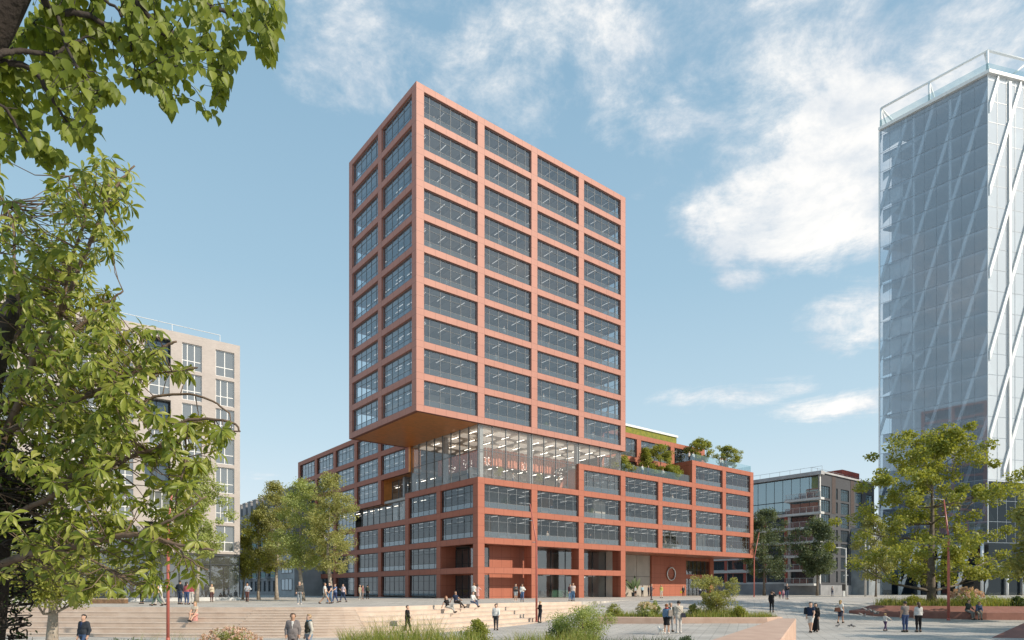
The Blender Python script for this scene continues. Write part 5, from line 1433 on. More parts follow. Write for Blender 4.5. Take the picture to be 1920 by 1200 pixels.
# right hand planter with the big tree
pl, I, zs_r = planter([g2(1592, 55.5), g2(1640, 53.2), g2(1740, 51.6), g2(1850, 50.6), g2(2010, 50.4), g2(2010, 66), g2(1700, 66), g2(1622, 62)], 1.02, 'long red stone planter with a seat ledge under the big tree on the right', M_TERR, bench=(.60, .55, .85))
p = inpoly(I, 5200, rp); p = np.c_[p, np.full(len(p), zs_r)]
grass_patch('planter_grass', p, 'green grasses filling the right red planter', 'stuff', (.35, .85), .022, r=rp)
p = inpoly(I, 1500, rp); p = np.c_[p, np.full(len(p), zs_r)]; p = p[p[:, 1] < 57]
grass_patch('planter_grass', p, 'taller pale grasses along the front of the right red planter', 'stuff', (.7, 1.3), .018, r=rp, spread=.5)
sh = [(1712, 54.2, .95, 1.7, LV_YEL, 'yellow green bush left of the big tree in the right planter', None, 0), (1812, 53.2, 1.6, 2.4, LV_LIGHT, 'pink hydrangea bush behind the seated pair in the right planter', M_PINK, 70), (1907, 52.6, .95, 1.5, LV_DARK, 'dark round bush at the right end of the right planter', None, 0), (1664, 56, .6, 1.2, LV_OLIVE, 'low olive bush at the left tip of the right planter', None, 0), (1860, 55, .9, 2.0, LV_LIGHT, 'loose light green bush among the grasses of the right planter', None, 0)]
for i, (px, d, h, w_, lv, lab, fl, nf) in enumerate(sh): shrub('shrub', (*g2(px, d), zs_r), h, w_, lv, lab, 100 + i, 1500, .085, fl, nf, .16)
# middle planter
pl, I, zs_m = planter([g2(1118, 47.6), g2(1250, 46.4), g2(1440, 46.2), g2(1470, 47.4), g2(1440, 51.5), g2(1135, 52.5)], .5, 'low pale terracotta planter in front of the entrance wall', M_TERL, batter=.08, rim=.3)
p = inpoly(I, 3000, rp); p = np.c_[p, np.full(len(p), zs_m)]
grass_patch('planter_grass', p, 'grasses and low plants filling the middle terracotta planter', 'stuff', (.18, .6), .018, r=rp, spread=.5)
p = inpoly([g2(1300, 47.5), g2(1395, 47.5), g2(1395, 50.5), g2(1300, 50.5)], 900, rp); p = np.c_[p, np.full(len(p), zs_m)]
grass_patch('planter_grass', p, 'pale tall grasses below the small multi stemmed tree', 'stuff', (.5, 1.05), .018, r=rp, spread=.5)
for i, (px, d, h, w_, lv, lab, fl, nf) in enumerate([(1151, 48.6, 1.2, 1.35, LV_YEL, 'yellow green round bush at the left end of the middle planter', None, 0), (1211, 48.0, 1.15, 1.5, LV_LIGHT, 'cream flowering hydrangea in the middle planter', M_CREAM, 60), (1228, 49.6, 1.3, 1.0, LV_LIGHT, 'plain green bush just behind the cream hydrangea', None, 0), (1386, 47.8, .98, 1.3, LV_YEL, 'yellowish bush near the right end of the middle planter', None, 0), (1300, 50.2, 1.1, 1.0, LV_OLIVE, 'green bush left of the small multi stemmed tree', None, 0)]):
    shrub('shrub', (*g2(px, d), zs_m), h, w_, lv, lab, 120 + i, 1500, .075, fl, nf, .13)
# near planter whose stone wall runs out at the bottom right
npz = -.15
NB = [(12.62, 28.7), (11.85, 28.75), (4.6, 15.6), (1.2, 9.5), (3.6, 9.5), (6.45, 15.6)]
pts = ccw(NB); zb_ = min(gzs(*q) for q in pts)
o = empty('stone_wall', (8, 20, zb_), 0, 'pale terracotta stone wall of the near planter at the bottom right', 'wall')
mb = MB(); Q = [(q[0] - 8, q[1] - 20) for q in pts]
mb.prism(Q, -.4, npz - zb_ - .06); cxy = np.mean(Q, 0)
Q2 = [tuple(np.array(q) + (cxy - np.array(q)) / np.linalg.norm(cxy - np.array(q)) * .07) for q in Q]
n = len(Q); hh = npz - zb_
mb.add([(q[0], q[1], hh - .06) for q in Q] + [(q[0], q[1], hh) for q in Q2], [(i, (i + 1) % n, n + (i + 1) % n, n + i) for i in range(n)]); mb.add([(q[0], q[1], hh) for q in Q2], [tuple(range(n))])
mb.build('kerb', M_TERL, o)
o = empty('planter_bank', (0, 17, -1.62), 0, 'raised soil bank of the near planter along the bottom of the view', 'planter')
mb = MB(); bank = ccw([(-9.5, 19), (-5, 22.2), (1, 23.5), (6, 25.5), (9.0, 25.2), (4.4, 15.5), (.9, 9.4), (-9.5, 9.4)])
c = np.mean(bank, 0)
mb.prism([(q[0], q[1] - 17) for q in bank], 0, .78, top=[(q[0] * .96 + c[0] * .04, q[1] * .96 + c[1] * .04 - 17) for q in bank]); mb.build('soil', M_SOIL, o)
zb2 = -.86
def strewn(px0, px1, d0, d1, n, z=zb2):
    d = rp.uniform(d0, d1, n); px = rp.uniform(px0, px1, n); return np.stack([(px - CX) / F * d, d, np.full(n, z)], 1)
grass_patch('tall_grass', strewn(640, 900, 18.5, 22, 2600), 'bright tall grass clump at the bottom left of centre', 'stuff', (.35, .95), .012, r=rp, spread=.5)
grass_patch('tall_grass', strewn(690, 830, 19, 21, 420), 'long seeded stalks above the bottom grass left of centre', 'stuff', (.95, 1.45), .008, r=rp, spread=.5)
grass_patch('tall_grass', strewn(960, 1120, 16.5, 19, 1700), 'yellow tipped grass in front of the big feathery bush', 'stuff', (.45, 1.05), .010, r=rp, spread=.5)
grass_patch('tall_grass', strewn(1100, 1300, 19, 23, 1500), 'low blue green ground plants beside the stone wall', 'stuff', (.2, .5), .014, r=rp, spread=.6, m=LV_BLUE)
grass_patch('tall_grass', strewn(880, 980, 18, 22, 900), 'short grass between the round bush and the feathery bush', 'stuff', (.2, .55), .012, r=rp, spread=.6)
shrub('shrub', (*g2(1090, 20.5), zb2), 1.62, 2.05, LV_LIGHT, 'big feathery light green bush at the bottom centre', 140, 15000, .038, shape='vase', up=.2)
shrub('shrub', (*g2(1046, 21.5), zb2), 1.0, 1.0, LV_DARK, 'dark bush in the shade left of the big feathery bush', 141, 2600, .05)
shrub('shrub', (*g2(895, 22), zb2), 1.06, 1.15, LV_YEL, 'round yellow green bush at the bottom in front of the walking man in white', 142, 4200, .05)
shrub('shrub', (*g2(1290, 19), zb2), .66, 1.05, LV_DARK, 'dark green needle leaved shrub beside the stone wall', 143, 3600, .05, up=.9, tpl=T_MID)
shrub('shrub', (*g2(1190, 19), zb2), .34, .95, LV_BLUE, 'low grey green cushion with purple flower heads', 144, 1600, .04, M_PURP, 26, .035)
o, I, zs_l = planter([(-18, 22.5), (-9.6, 24.2), (-9.2, 20), (-9.2, 14), (-17, 14)], .5, 'low planter with roses at the bottom left', M_TERL)
zl = -1.62 + .42
shrub('shrub', (*g2(432, 22.5), zl), 1.02, 2.0, LV_OLIVE, 'pale pink rose bush at the bottom left', 150, 4200, .05, M_PINK, 95, .085)
shrub('shrub', (*g2(216, 22.0), zl), .62, 1.3, LV_DARK, 'dark leafy shrub at the bottom left between the trunk and the man in the jacket', 151, 2600, .06, tpl=T_MID)
shrub('shrub', (*g2(254, 23), zl), .55, 1.1, LV_DARK, 'second dark leafy shrub left of the red lamp pole', 152, 2200, .06, tpl=T_MID)
shrub('shrub', (*g2(40, 21), -1.62), 1.1, 1.6, LV_OLIVE, 'shaded shrub at the foot of the vine covered trunk', 153, 2600, .06, tpl=T_MID)
grass_patch('tall_grass', strewn(255, 380, 20, 22, 120, zl), 'few long grass blades around the foot of the red lamp pole', 'stuff', (.6, 1.15), .011, r=rp, spread=.5)
# red wedge at the right edge
o = empty('red_wedge', (*g2(1935, 33), gzs(26, 33)), 0, 'sloping red stone wedge at the bottom right corner', 'planter')
mb = MB(); zz = 0
mb.add([(-2.3, -.2, -.05), (3, -1.9, -.05), (6, 2, -.05), (3, 3.4, -.05), (.9, .9, .95), (4.5, .8, 1.25), (4.5, 2.0, 1.25)], [(0, 1, 4), (1, 5, 4), (1, 2, 6, 5), (2, 3, 6), (3, 0, 4), (3, 4, 5, 6)]); mb.build('kerb', M_TERR, o)

# ---- lamps
M_LRED = mat('red lacquer', (.46, .13, .10), .35, 0, .05)
def red_lamp(base, pts, label, r0=.088):
    o = empty('street_lamp', base, 0, label, 'street lamp', 'tall red kinked lamp poles')
    mb = MB(); P_ = [Vector(p) for p in pts]
    mb.tube([(0, 0, -.1), (0, 0, .15)], [r0 * 1.25, r0 * 1.2], 10); mb.tube([(0, 0, .15)] + P_, [r0] + list(np.linspace(r0 * .95, r0 * .42, len(P_))), 10); mb.build('pole', M_LRED, o)
    a = P_[-1]; b = P_[-2]; dr = (a - b).normalized(); sg = 1 if a.x > 0 else -1
    mb = MB(); mb.tube([a, a + Vector((sg * .75, 0, .10))], [.035, .03], 6); mb.ball(a + Vector((sg * .75, 0, .06)), .11, 0, 8, 5, (1.5, .8, .5)); mb.tube([b * .45 + a * .55, b * .45 + a * .55 + Vector((sg * .42, 0, .0))], [.03, .03], 6)
    mb.tube([P_[-2] + Vector((0, 0, -.1)), P_[-2] + Vector((sg * .32, 0, -.1))], [.03, .03], 6); mb.build('lamp_head', M_STEEL, o)
    return o
red_lamp((*g2(315, 35), gzs(-18, 35)), [(0, 0, 4), (.02, 0, 6.4), (.28, 0, 8.5)], 'red lamp pole behind the leaves at the left in front of the seat steps')
red_lamp((*g2(1006, 51.6), gzs(2, 51.6)), [(0, 0, 4.2), (-.02, 0, 6.5), (-.52, 0, 9.45)], 'red lamp pole leaning left in front of the red building, a man leaning on it')
red_lamp((*g2(1414, 95), gzs(36, 95)), [(0, 0, 4), (.02, 0, 5.9), (.75, 0, 9.5)], 'distant red lamp pole at the right end of the red building')
red_lamp((*g2(1778.5, 50), gzs(33, 50)), [(0, 0, 4.2), (.0, 0, 6.4), (-.36, 0, 9.3)], 'red lamp pole standing in front of the right planter', .10)
def grey_lamp(px, d, h, sg, label):
    o = empty('street_lamp', (*g2(px, d), gzs((px - CX) / F * d, d)), 0, label, 'street lamp', 'grey street lamps by the road')
    MB().tube([(0, 0, -.1), (0, 0, h)], [.16, .10], 10).build('pole', M_CONCL, o)
    mb = MB(); mb.tube([(0, 0, h - .1), (sg * .9, 0, h + .05)], [.07, .06], 6); mb.box(min(sg * .75, sg * 1.75), -.16, h, max(sg * .75, sg * 1.75), .16, h + .16); mb.build('lamp_head', M_CONCL, o)
    MB().box(-.42, -.03, h * .42, .42, .03, h * .42 + .18).build('sign_plate', M_STEEL, o)
grey_lamp(1586, 112, 8.3, -1, 'shorter grey street lamp with its head to the left')
grey_lamp(1622.5, 104, 9.2, 1, 'taller grey street lamp with its head to the right beside the young tree')
o = empty('traffic_post', (*g2(1582, 106), -.03), 0, 'short black and white traffic post left of the grey lamps', 'post')
MB().box(-.16, -.14, -.05, .16, .14, .95).build('post', M_WHITE, o); MB().box(-.19, -.17, .95, .19, .17, 2.0).build('signal_box', mat('near black', (.012, .012, .013), .6), o)
# wooden planter box in front of the apartment block
o = empty('planter_box', (*g2(205, 52), 0), GRID - math.pi / 2 * 0 - .55, 'slatted wooden planter box with small plants in front of the pale apartment block', 'planter')
MB().box(-1.3, -.3, 0, 1.3, .3, .32).build('box', mat('brown wood', (.22, .13, .07), .7, 0, .2, 6), o)
mb = MB()
for i in range(26): mb.box(-1.28 + i * .1, -.28, .325, -1.22 + i * .1, .28, .42)
mb.build('seat', mat('pale wood', (.45, .36, .26), .7), o)
n = 260; P_ = np.c_[rp.uniform(.2, 1.2, n), rp.uniform(-.2, .2, n), rp.uniform(.42, .75, n)]
leaf_obj('plants', P_, rdir(n, rp) + np.array([0, 0, .8]), rdir(n, rp), np.full(n, .12), T_QUAD, LV_YEL, o)
# ------------------------------------------------------------------ people
def cmat(col, rough=.8):
    k = 'cloth %.3f %.3f %.3f' % col
    return MATS.get(k) or mat(k, col, rough, 0, .10, 9, .25, 60, spec=.2)
def skinm(t):
    c = [(.56, .34, .24), (.45, .26, .17), (.26, .14, .085), (.62, .40, .30)][t]
    return mat('skin %d' % t, c, .55, 0, .06, 12)
HAIR = {'dark': (.022, .016, .012), 'brown': (.075, .042, .022), 'blond': (.42, .28, .12), 'grey': (.30, .29, .28), 'ginger': (.28, .10, .03)}

def surface_nets(f, org, h):
    """closed surface of the zero level of a sampled field"""
    s = f < 0; nx_, ny_, nz_ = f.shape
    c = np.zeros((nx_ - 1, ny_ - 1, nz_ - 1), int)
    for dx in (0, 1):
        for dy in (0, 1):
            for dz in (0, 1): c += s[dx:nx_ - 1 + dx, dy:ny_ - 1 + dy, dz:nz_ - 1 + dz]
    act = (c > 0) & (c < 8); ids = -np.ones(act.shape, int); I = np.argwhere(act); ids[act] = np.arange(len(I))
    acc = np.zeros((len(I), 3)); cnt = np.zeros(len(I))
    cor = [(a, b, d) for a in (0, 1) for b in (0, 1) for d in (0, 1)]
    val = {k: f[I[:, 0] + k[0], I[:, 1] + k[1], I[:, 2] + k[2]] for k in cor}
    for a in cor:
        for ax in range(3):
            if a[ax]: continue
            b = list(a); b[ax] = 1; b = tuple(b); va, vb = val[a], val[b]; m = (va < 0) != (vb < 0)
            t = np.where(m, va / np.where(m, va - vb, 1), 0); p = np.tile(np.array(a, float), (len(I), 1)); p[:, ax] += t
            acc[m] += p[m]; cnt[m] += 1
    V = org + h * (I + acc / np.maximum(cnt, 1)[:, None])
    Fs = []
    for ax in range(3):
        u, v = (ax + 1) % 3, (ax + 2) % 3
        sl = [slice(None)] * 3; sl2 = [slice(None)] * 3; sl[ax] = slice(0, -1); sl2[ax] = slice(1, None)
        a, b = s[tuple(sl)], s[tuple(sl2)]
        E_ = np.argwhere(a != b); ok = (E_[:, u] > 0) & (E_[:, v] > 0) & (E_[:, u] < f.shape[u] - 1) & (E_[:, v] < f.shape[v] - 1); E_ = E_[ok]
        q = []
        for du, dv in ((1, 1), (0, 1), (0, 0), (1, 0)):
            e = E_.copy(); e[:, u] -= du; e[:, v] -= dv; q.append(ids[e[:, 0], e[:, 1], e[:, 2]])
        q = np.stack(q, 1); inv = ~a[E_[:, 0], E_[:, 1], E_[:, 2]]; q[inv] = q[inv][:, ::-1]; Fs.append(q)
    return V, np.concatenate(Fs)

def rx(p, a, c=(0, 0, 0)):
    p = np.array(p, float) - c; ca, sa = math.cos(a), math.sin(a); return np.array([p[0], p[1] * ca - p[2] * sa, p[1] * sa + p[2] * ca]) + c

def person(base, heading, label, h=1.75, pose='stand', arms=('down', 'down'), skin=0, hair='dark', style='short', top=(.1, .1, .12), bottom=(.05, .06, .09), shoe=(.03, .028, .026),
           sleeve='long', legs='long', wear=None, lean=0.0, female=False, group=None, seed=0, seat=.45, open_=None, vox=.024, scarf=None, stride=.42):
    """facing +y in its own frame, then turned to the heading (0 = away from the viewer, pi/2 = to the left)"""
    r = random.Random(seed * 31 + 7)
    K = []       # a, ra, b, rb, region
    hipz = .93; D2 = R(1)
    if pose == 'walk': LG = [(stride * .95, .10), (-stride * .55, stride * .75)]
    elif pose == 'sit': LG = [(R(86), R(84)), (R(82), R(76))]
    elif pose == 'perch': LG = [(R(68), R(66)), (R(64), R(60))]
    elif pose == 'sit_floor': LG = [(R(78), R(28)), (R(100), R(85))]
    elif pose == 'lean': LG = [(.06, .04), (.20, .10)]
    else: LG = [(.03, .03), (-.03 + r.uniform(-.03, .05), .04)]
    low = 9; J = []
    for s, (t, k) in zip((-1, 1) if r.random() < .5 else (1, -1), LG):
        sp_ = .02 if pose in ('stand', 'lean') else 0
        hip = np.array([.088 * s, 0, hipz]); knee = hip + .43 * np.array([sp_ * s * 1.5, math.sin(t), -math.cos(t)]); an = knee + .41 * np.array([sp_ * s, math.sin(t - k), -math.cos(t - k)])
        fa = max(-.9, min(.25, (t - k) * .8 if pose == 'walk' else 0)); 
        if pose == 'sit_floor': fa = (t - k) * .5
        fd = np.array([.14 * s, math.cos(fa), math.sin(fa)])
        heel = an + np.array([0, -.035, -.045]); toe = an + fd * .165 + np.array([0, 0, -.052]); J.append((s, hip, knee, an, heel, toe)); low = min(low, an[2] - .09)
    dz = -low if pose not in ('sit', 'sit_floor') else (seat - hipz + .09)
    O_ = np.array([0, 0, dz])
    sl = 'long'
    hw = .095 if female else .085
    K += [((-hw, -.01, .955), .108, (hw, -.01, .955), .108, 2), ((-.05, 0, 1.08), .108 if female else .118, (.05, 0, 1.08), .108 if female else .118, 1),
          ((-.075, .0, 1.27), .108, (.075, .0, 1.27), .108, 1), ((-.10, -.01, 1.385), .082, (.10, -.01, 1.385), .082, 1), ((0, -.01, 1.1), .11, (0, -.01, 1.38), .105, 1)]
    sw = .165 if female else .185
    if female: K += [((-.062, .085, 1.285), .052, (.062, .085, 1.285), .052, 1)]
    nk = 6
    K += [((0, -.005, 1.42), .056, (0, .015, 1.53), .050, 0), ((0, .012, 1.60), .070, (0, -.004, 1.665), .083, 0), ((0, .030, 1.565), .048, (0, .035, 1.60), .052, 0), ((0, .092, 1.617), .010, (0, .080, 1.65), .008, 0),
          ((-.074, .0, 1.615), .014, (-.076, -.005, 1.645), .016, 0), ((.074, .0, 1.615), .014, (.076, -.005, 1.645), .016, 0)]
    HANDS = []
    for s, ar in zip((-1, 1), arms):
        sh = np.array([sw * s, -.01, 1.415])
        ang = {'down': (.05, .10, .22), 'back': (-.35, .12, .25), 'fwd': (.42, .10, .35), 'hold': (.35, .10, 1.65), 'hip': (-.12, .55, 1.5), 'pocket': (-.10, .20, .45), 'up': (1.5, .35, 1.9), 'prop': (-.75, .18, .1), 'knee': (.55, .08, .45), 'out': (.9, .35, .25), 'cross': (.30, .02, 1.75)}[ar]
        t, o, e = ang
        el = sh + .285 * np.array([math.sin(o) * s, math.sin(t) * math.cos(o), -math.cos(t) * math.cos(o)])
        inn = -.55 if ar in ('cross', 'hold', 'up') else (-.75 if ar in ('hip',) else -.05)
        fd = np.array([inn * s * math.sin(min(e, 1.57)), math.sin(t + e), -math.cos(t + e)]); fd /= np.linalg.norm(fd)
        wr = el + .25 * fd; K += [(sh - np.array([.02 * s, 0, .0]), .060, el, .043, 4), (el, .042, wr, .029, 5), (wr, .028, wr + fd * .085, .030, 0)]
        HANDS.append((s, wr + fd * .075, fd))
    hpt = np.array([0, 0, .95])
    up_ = range(1, len(K))
    K = [(np.array(a, float), ra, np.array(b, float), rb, g) for a, ra, b, rb, g in K]
    if lean: K = [K[0]] + [(rx(a, -lean, hpt), ra, rx(b, -lean, hpt), rb, g) for a, ra, b, rb, g in K[1:]]; HANDS = [(s, rx(p, -lean, hpt), rx(d, -lean)) for s, p, d in HANDS]
    for s, hip, knee, an, heel, toe in J:
        K += [(hip + np.array([0, -.005, .01]), .092, knee, .060, 6), (knee, .058, an, .040, 7), (heel, .040, toe, .033, 3), (an, .042, heel, .04, 3)]
    K = [(a + O_, ra, b + O_, rb, g) for a, ra, b, rb, g in K]; HANDS = [(s, p + O_, d) for s, p, d in HANDS]
    pts = np.array([k[0] for k in K] + [k[2] for k in K]); lo = pts.min(0) - .16; hi = pts.max(0) + .16
    ax_ = [np.arange(lo[i], hi[i], vox) for i in range(3)]
    Gx, Gy, Gz = np.meshgrid(*ax_, indexing='ij'); G = np.stack([Gx, Gy, Gz], -1).astype(np.float32)
    def dist(P_, k):
        a, ra, b, rb, g = k; ab = (b - a).astype(np.float32); t = np.clip(((P_ - a.astype(np.float32)) @ ab) / max(1e-8, float(ab @ ab)), 0, 1)
        return np.linalg.norm(P_ - a.astype(np.float32) - t[..., None] * ab, axis=-1) - (ra + (rb - ra) * t), t
    f = None; kk = .018
    for k in K:
        d, _ = dist(G, k)
        f = d if f is None else -kk * np.logaddexp(-f / kk, -d / kk)
    V, Fq = surface_nets(f, lo, vox)
    for _ in range(1):      # relax the facets once
        acc = np.zeros_like(V); cn = np.zeros(len(V))
        for i in range(4):
            np.add.at(acc, Fq[:, i], V[Fq[:, (i + 1) % 4]] + V[Fq[:, i - 1]]); np.add.at(cn, Fq[:, i], 2)
        V = .55 * V + .45 * acc / np.maximum(cn, 1)[:, None]
    DD = np.stack([dist(V, k)[0] for k in K], 1); TT = np.stack([dist(V, k)[1] for k in K], 1)
    near = DD.argmin(1); reg = np.array([k[4] for k in K])[near]; tt = TT[np.arange(len(V)), near]
    # face normals for offsetting cloth
    e1 = V[Fq[:, 2]] - V[Fq[:, 0]]; e2 = V[Fq[:, 3]] - V[Fq[:, 1]]; fn = np.cross(e1, e2); vn_ = np.zeros_like(V)
    for i in range(4): np.add.at(vn_, Fq[:, i], fn)
    vn_ = unit(vn_)
    root = empty('person', base, heading, label, 'person', group); root.scale = (h / 1.75,) * 3
    sm_ = skinm(skin)
    # fingers: five tapering, curled
    fb = MB()
    for s, p, d in HANDS:
        side = unit(np.cross(d, [0, 0, 1.]) if abs(d[2]) < .8 else np.array([0, 1., 0])); pn = np.cross(side, d)
        cl_ = pn * (-s if abs(d[2]) > .8 else 1)
        for j, (o2, ln) in enumerate(((-.026, .062), (-.009, .074), (.009, .078), (.025, .070))):
            q = p + side * o2; fb.tube([q, q + d * ln * .5 + cl_ * .006, q + d * ln * .82 + cl_ * .022], [.0095, .0085, .006], 5)
        q = p - d * .045 + side * .022; fb.tube([q, q + side * .028 + d * .02, q + side * .032 + d * .05 + cl_ * .012], [.011, .010, .007], 5)
    Vb = np.concatenate([V, np.array([tuple(x) for x in fb.v])])
    q4 = [f_ for f_ in fb.f if len(f_) == 4]; cap_ = [(f_[0], f_[1], f_[2], f_[3]) for f_ in fb.f if len(f_) == 5] + [(f_[0], f_[3], f_[4], f_[4]) for f_ in fb.f if len(f_) == 5 and False]
    Fb = np.concatenate([Fq, np.array(q4 + cap_) + len(V)])
    body = link('body', np_mesh('body', Vb, Fb, [sm_], smooth=True), root)
    def garment(name, mask, off, col, extra=None, mat_=None):
        fm = mask[Fq].all(1); fq = Fq[fm]
        if len(fq) == 0: return
        u, inv = np.unique(fq, return_inverse=True); inv = inv.reshape(fq.shape)
        VV = V[u] + vn_[u] * off
        # tuck the open border back to the body so that the edge closes
        ed = {}
        for q in inv:
            for i in range(4):
                a, b = q[i], q[(i + 1) % 4]; ed[(min(a, b), max(a, b))] = ed.get((min(a, b), max(a, b)), 0) + 1
        bd = {x for e_, c_ in ed.items() if c_ == 1 for x in e_}
        for x in bd: VV[x] = V[u][x] + vn_[u][x] * off * .35
        if extra: 
            ev, ef = extra; inv = np.concatenate([inv, np.array(ef) + len(VV)]); VV = np.concatenate([VV, np.array(ev)])
        return link(name, np_mesh(name, VV, inv, [mat_ or cmat(col)], smooth=True), root)
    def cone(z0, z1, a0, b0, a1, b1, yo=0, wav=0.0, seg=20):
        v = []; n_ = 4
        for i in range(n_ + 1):
            t = i / n_
            for j in range(seg):
                a = 2 * math.pi * j / seg; w = 1 + wav * t * math.sin(a * 6)
                v.append((math.cos(a) * (a0 + (a1 - a0) * t) * w, yo + math.sin(a) * (b0 + (b1 - b0) * t) * w, z0 + (z1 - z0) * t))
        return [np.array(x) + O_ for x in v], [(i * seg + j, i * seg + (j + 1) % seg, (i + 1) * seg + (j + 1) % seg, (i + 1) * seg + j) for i in range(n_) for j in range(seg)]
    tops = (reg == 1) | ((reg == 4) & ((tt < .6) | (sleeve == 'long')) & (sleeve != 'none')) | ((reg == 5) & (sleeve == 'long') & (tt < .93))
    tops |= (reg == 2) & (V[:, 2] - O_[2] > .95)
    botm = ((reg == 2)) | (reg == 6) & ((legs == 'long') | (legs == 'shorts') & (tt < .85) | (legs == 'skirt') & (tt < .5)) | ((reg == 7) & (legs == 'long') & (tt < .96))
    ex = None
    if wear in ('jacket', 'suit') and pose in ('stand', 'walk', 'lean'): ex = cone(1.08, .80, .146, .118, .162, .130, -.012)
    if wear == 'coat': ex = cone(1.06, .55, .165, .132, .215, .19, -.01)
    garment('trousers' if legs == 'long' else 'shorts' if legs == 'shorts' else 'underskirt', botm, .010, bottom)
    if wear == 'skirt' or legs == 'skirt' and wear != 'dress':
        v, fq = cone(1.04, .52, .135, .12, .185, .165, -.01, .03); link('skirt', np_mesh('skirt', v, fq, [cmat(bottom)], smooth=True), root)
    if wear == 'dress':
        v, fq = cone(1.08, .45, .135, .12, .215, .19, -.01, .05); ex = (v, fq)
    if wear == 'longdress':
        v, fq = cone(1.10, .10, .15, .13, .21, .20, -.01, .05); ex = (v, fq)
    garment('jacket' if wear in ('jacket', 'suit', 'coat') else 'dress' if wear in ('dress', 'longdress') else 'shirt', tops, .020 if wear in ('jacket', 'coat', 'suit') else .012, top, ex)
    if open_:      # shirt front seen between the lapels
        z = V[:, 2] - O_[2]
        garment('shirt_front', tops & (V[:, 1] > .06) & (np.abs(V[:, 0]) < .012 + .055 * np.clip((z - 1.05) / .35, 0, 1)) & (z > 1.05), .026, open_)
    if wear == 'vest': garment('vest', (reg == 1) , .034, (.06, .055, .04))
    garment('shoe', reg == 3, .010, shoe)
    headk = [5 + 1, 5 + 2] if not female else [6 + 1, 6 + 2]
    hd = (reg == 0) & (V[:, 2] > (K[headk[0]][0][2] - .06)) & np.isin(near, [headk[0], headk[0] + 1, headk[0] + 3, headk[0] + 4, headk[0] - 1])
    hc = K[headk[0]][2]; q = V - hc
    if style == 'hijab': hm = hd & ~((q[:, 1] > .045) & (q[:, 2] < .03) & (q[:, 2] > -.11))
    else: hm = hd & ((q[:, 2] > .018) | ((q[:, 1] < .014) & (q[:, 2] > -.07))) & ~((q[:, 1] > .05) & (q[:, 2] < .026))
    ex = None
    if style in ('long', 'bun', 'hijab'):
        m2 = MB()
        if style == 'long':
            m2.tube([hc + np.array([0, -.055, .02]), hc + np.array([0, -.085, -.08]), hc + np.array([0, -.095, -.19]), hc + np.array([0, -.09, -.27])], [.07, .075, .07, .03], 9)
        elif style == 'bun': m2.ball(hc + np.array([0, -.10, .04]), .045, 0, 8, 6)
        else: m2.tube([hc + np.array([0, -.02, .0]), hc + np.array([0, -.02, -.12]), hc + np.array([0, -.01, -.22])], [.085, .095, .15], 10, 0, False)
        ex = ([tuple(x) for x in m2.v], [tuple(f_) for f_ in m2.f if len(f_) == 4])
    if style != 'bald':
        hcol = HAIR.get(hair, hair if isinstance(hair, tuple) else (.03, .02, .015))
        garment({'hijab': 'head_scarf', 'cap': 'cap'}.get(style, 'hair'), hm, .026 if style != 'short' else .021, hcol, ex, mat('hair %.2f%.2f%.2f' % hcol, hcol, .55, 0, .25, 30))
    if scarf:
        zc = K[headk[0]][0] + np.array([0, -.02, -.10]); m2 = MB(); m2.tube([zc + np.array([math.cos(a) * .078, math.sin(a) * .078, .02 * math.sin(2 * a)]) for a in np.linspace(0, 6.28, 13)], .036, 8, 0, False); m2.build('scarf', cmat(scarf), root)
    if h * F / max(1, Vector(base).y) > 36:      # near enough to read: eyes
        for s in (-1, 1):
            m2 = MB(); m2.ball(hc + np.array([.031 * s, .074, -.022]), .0105, 0, 6, 4); m2.build('eye', mat('eye dark', (.02, .018, .016), .3), root)
    return root

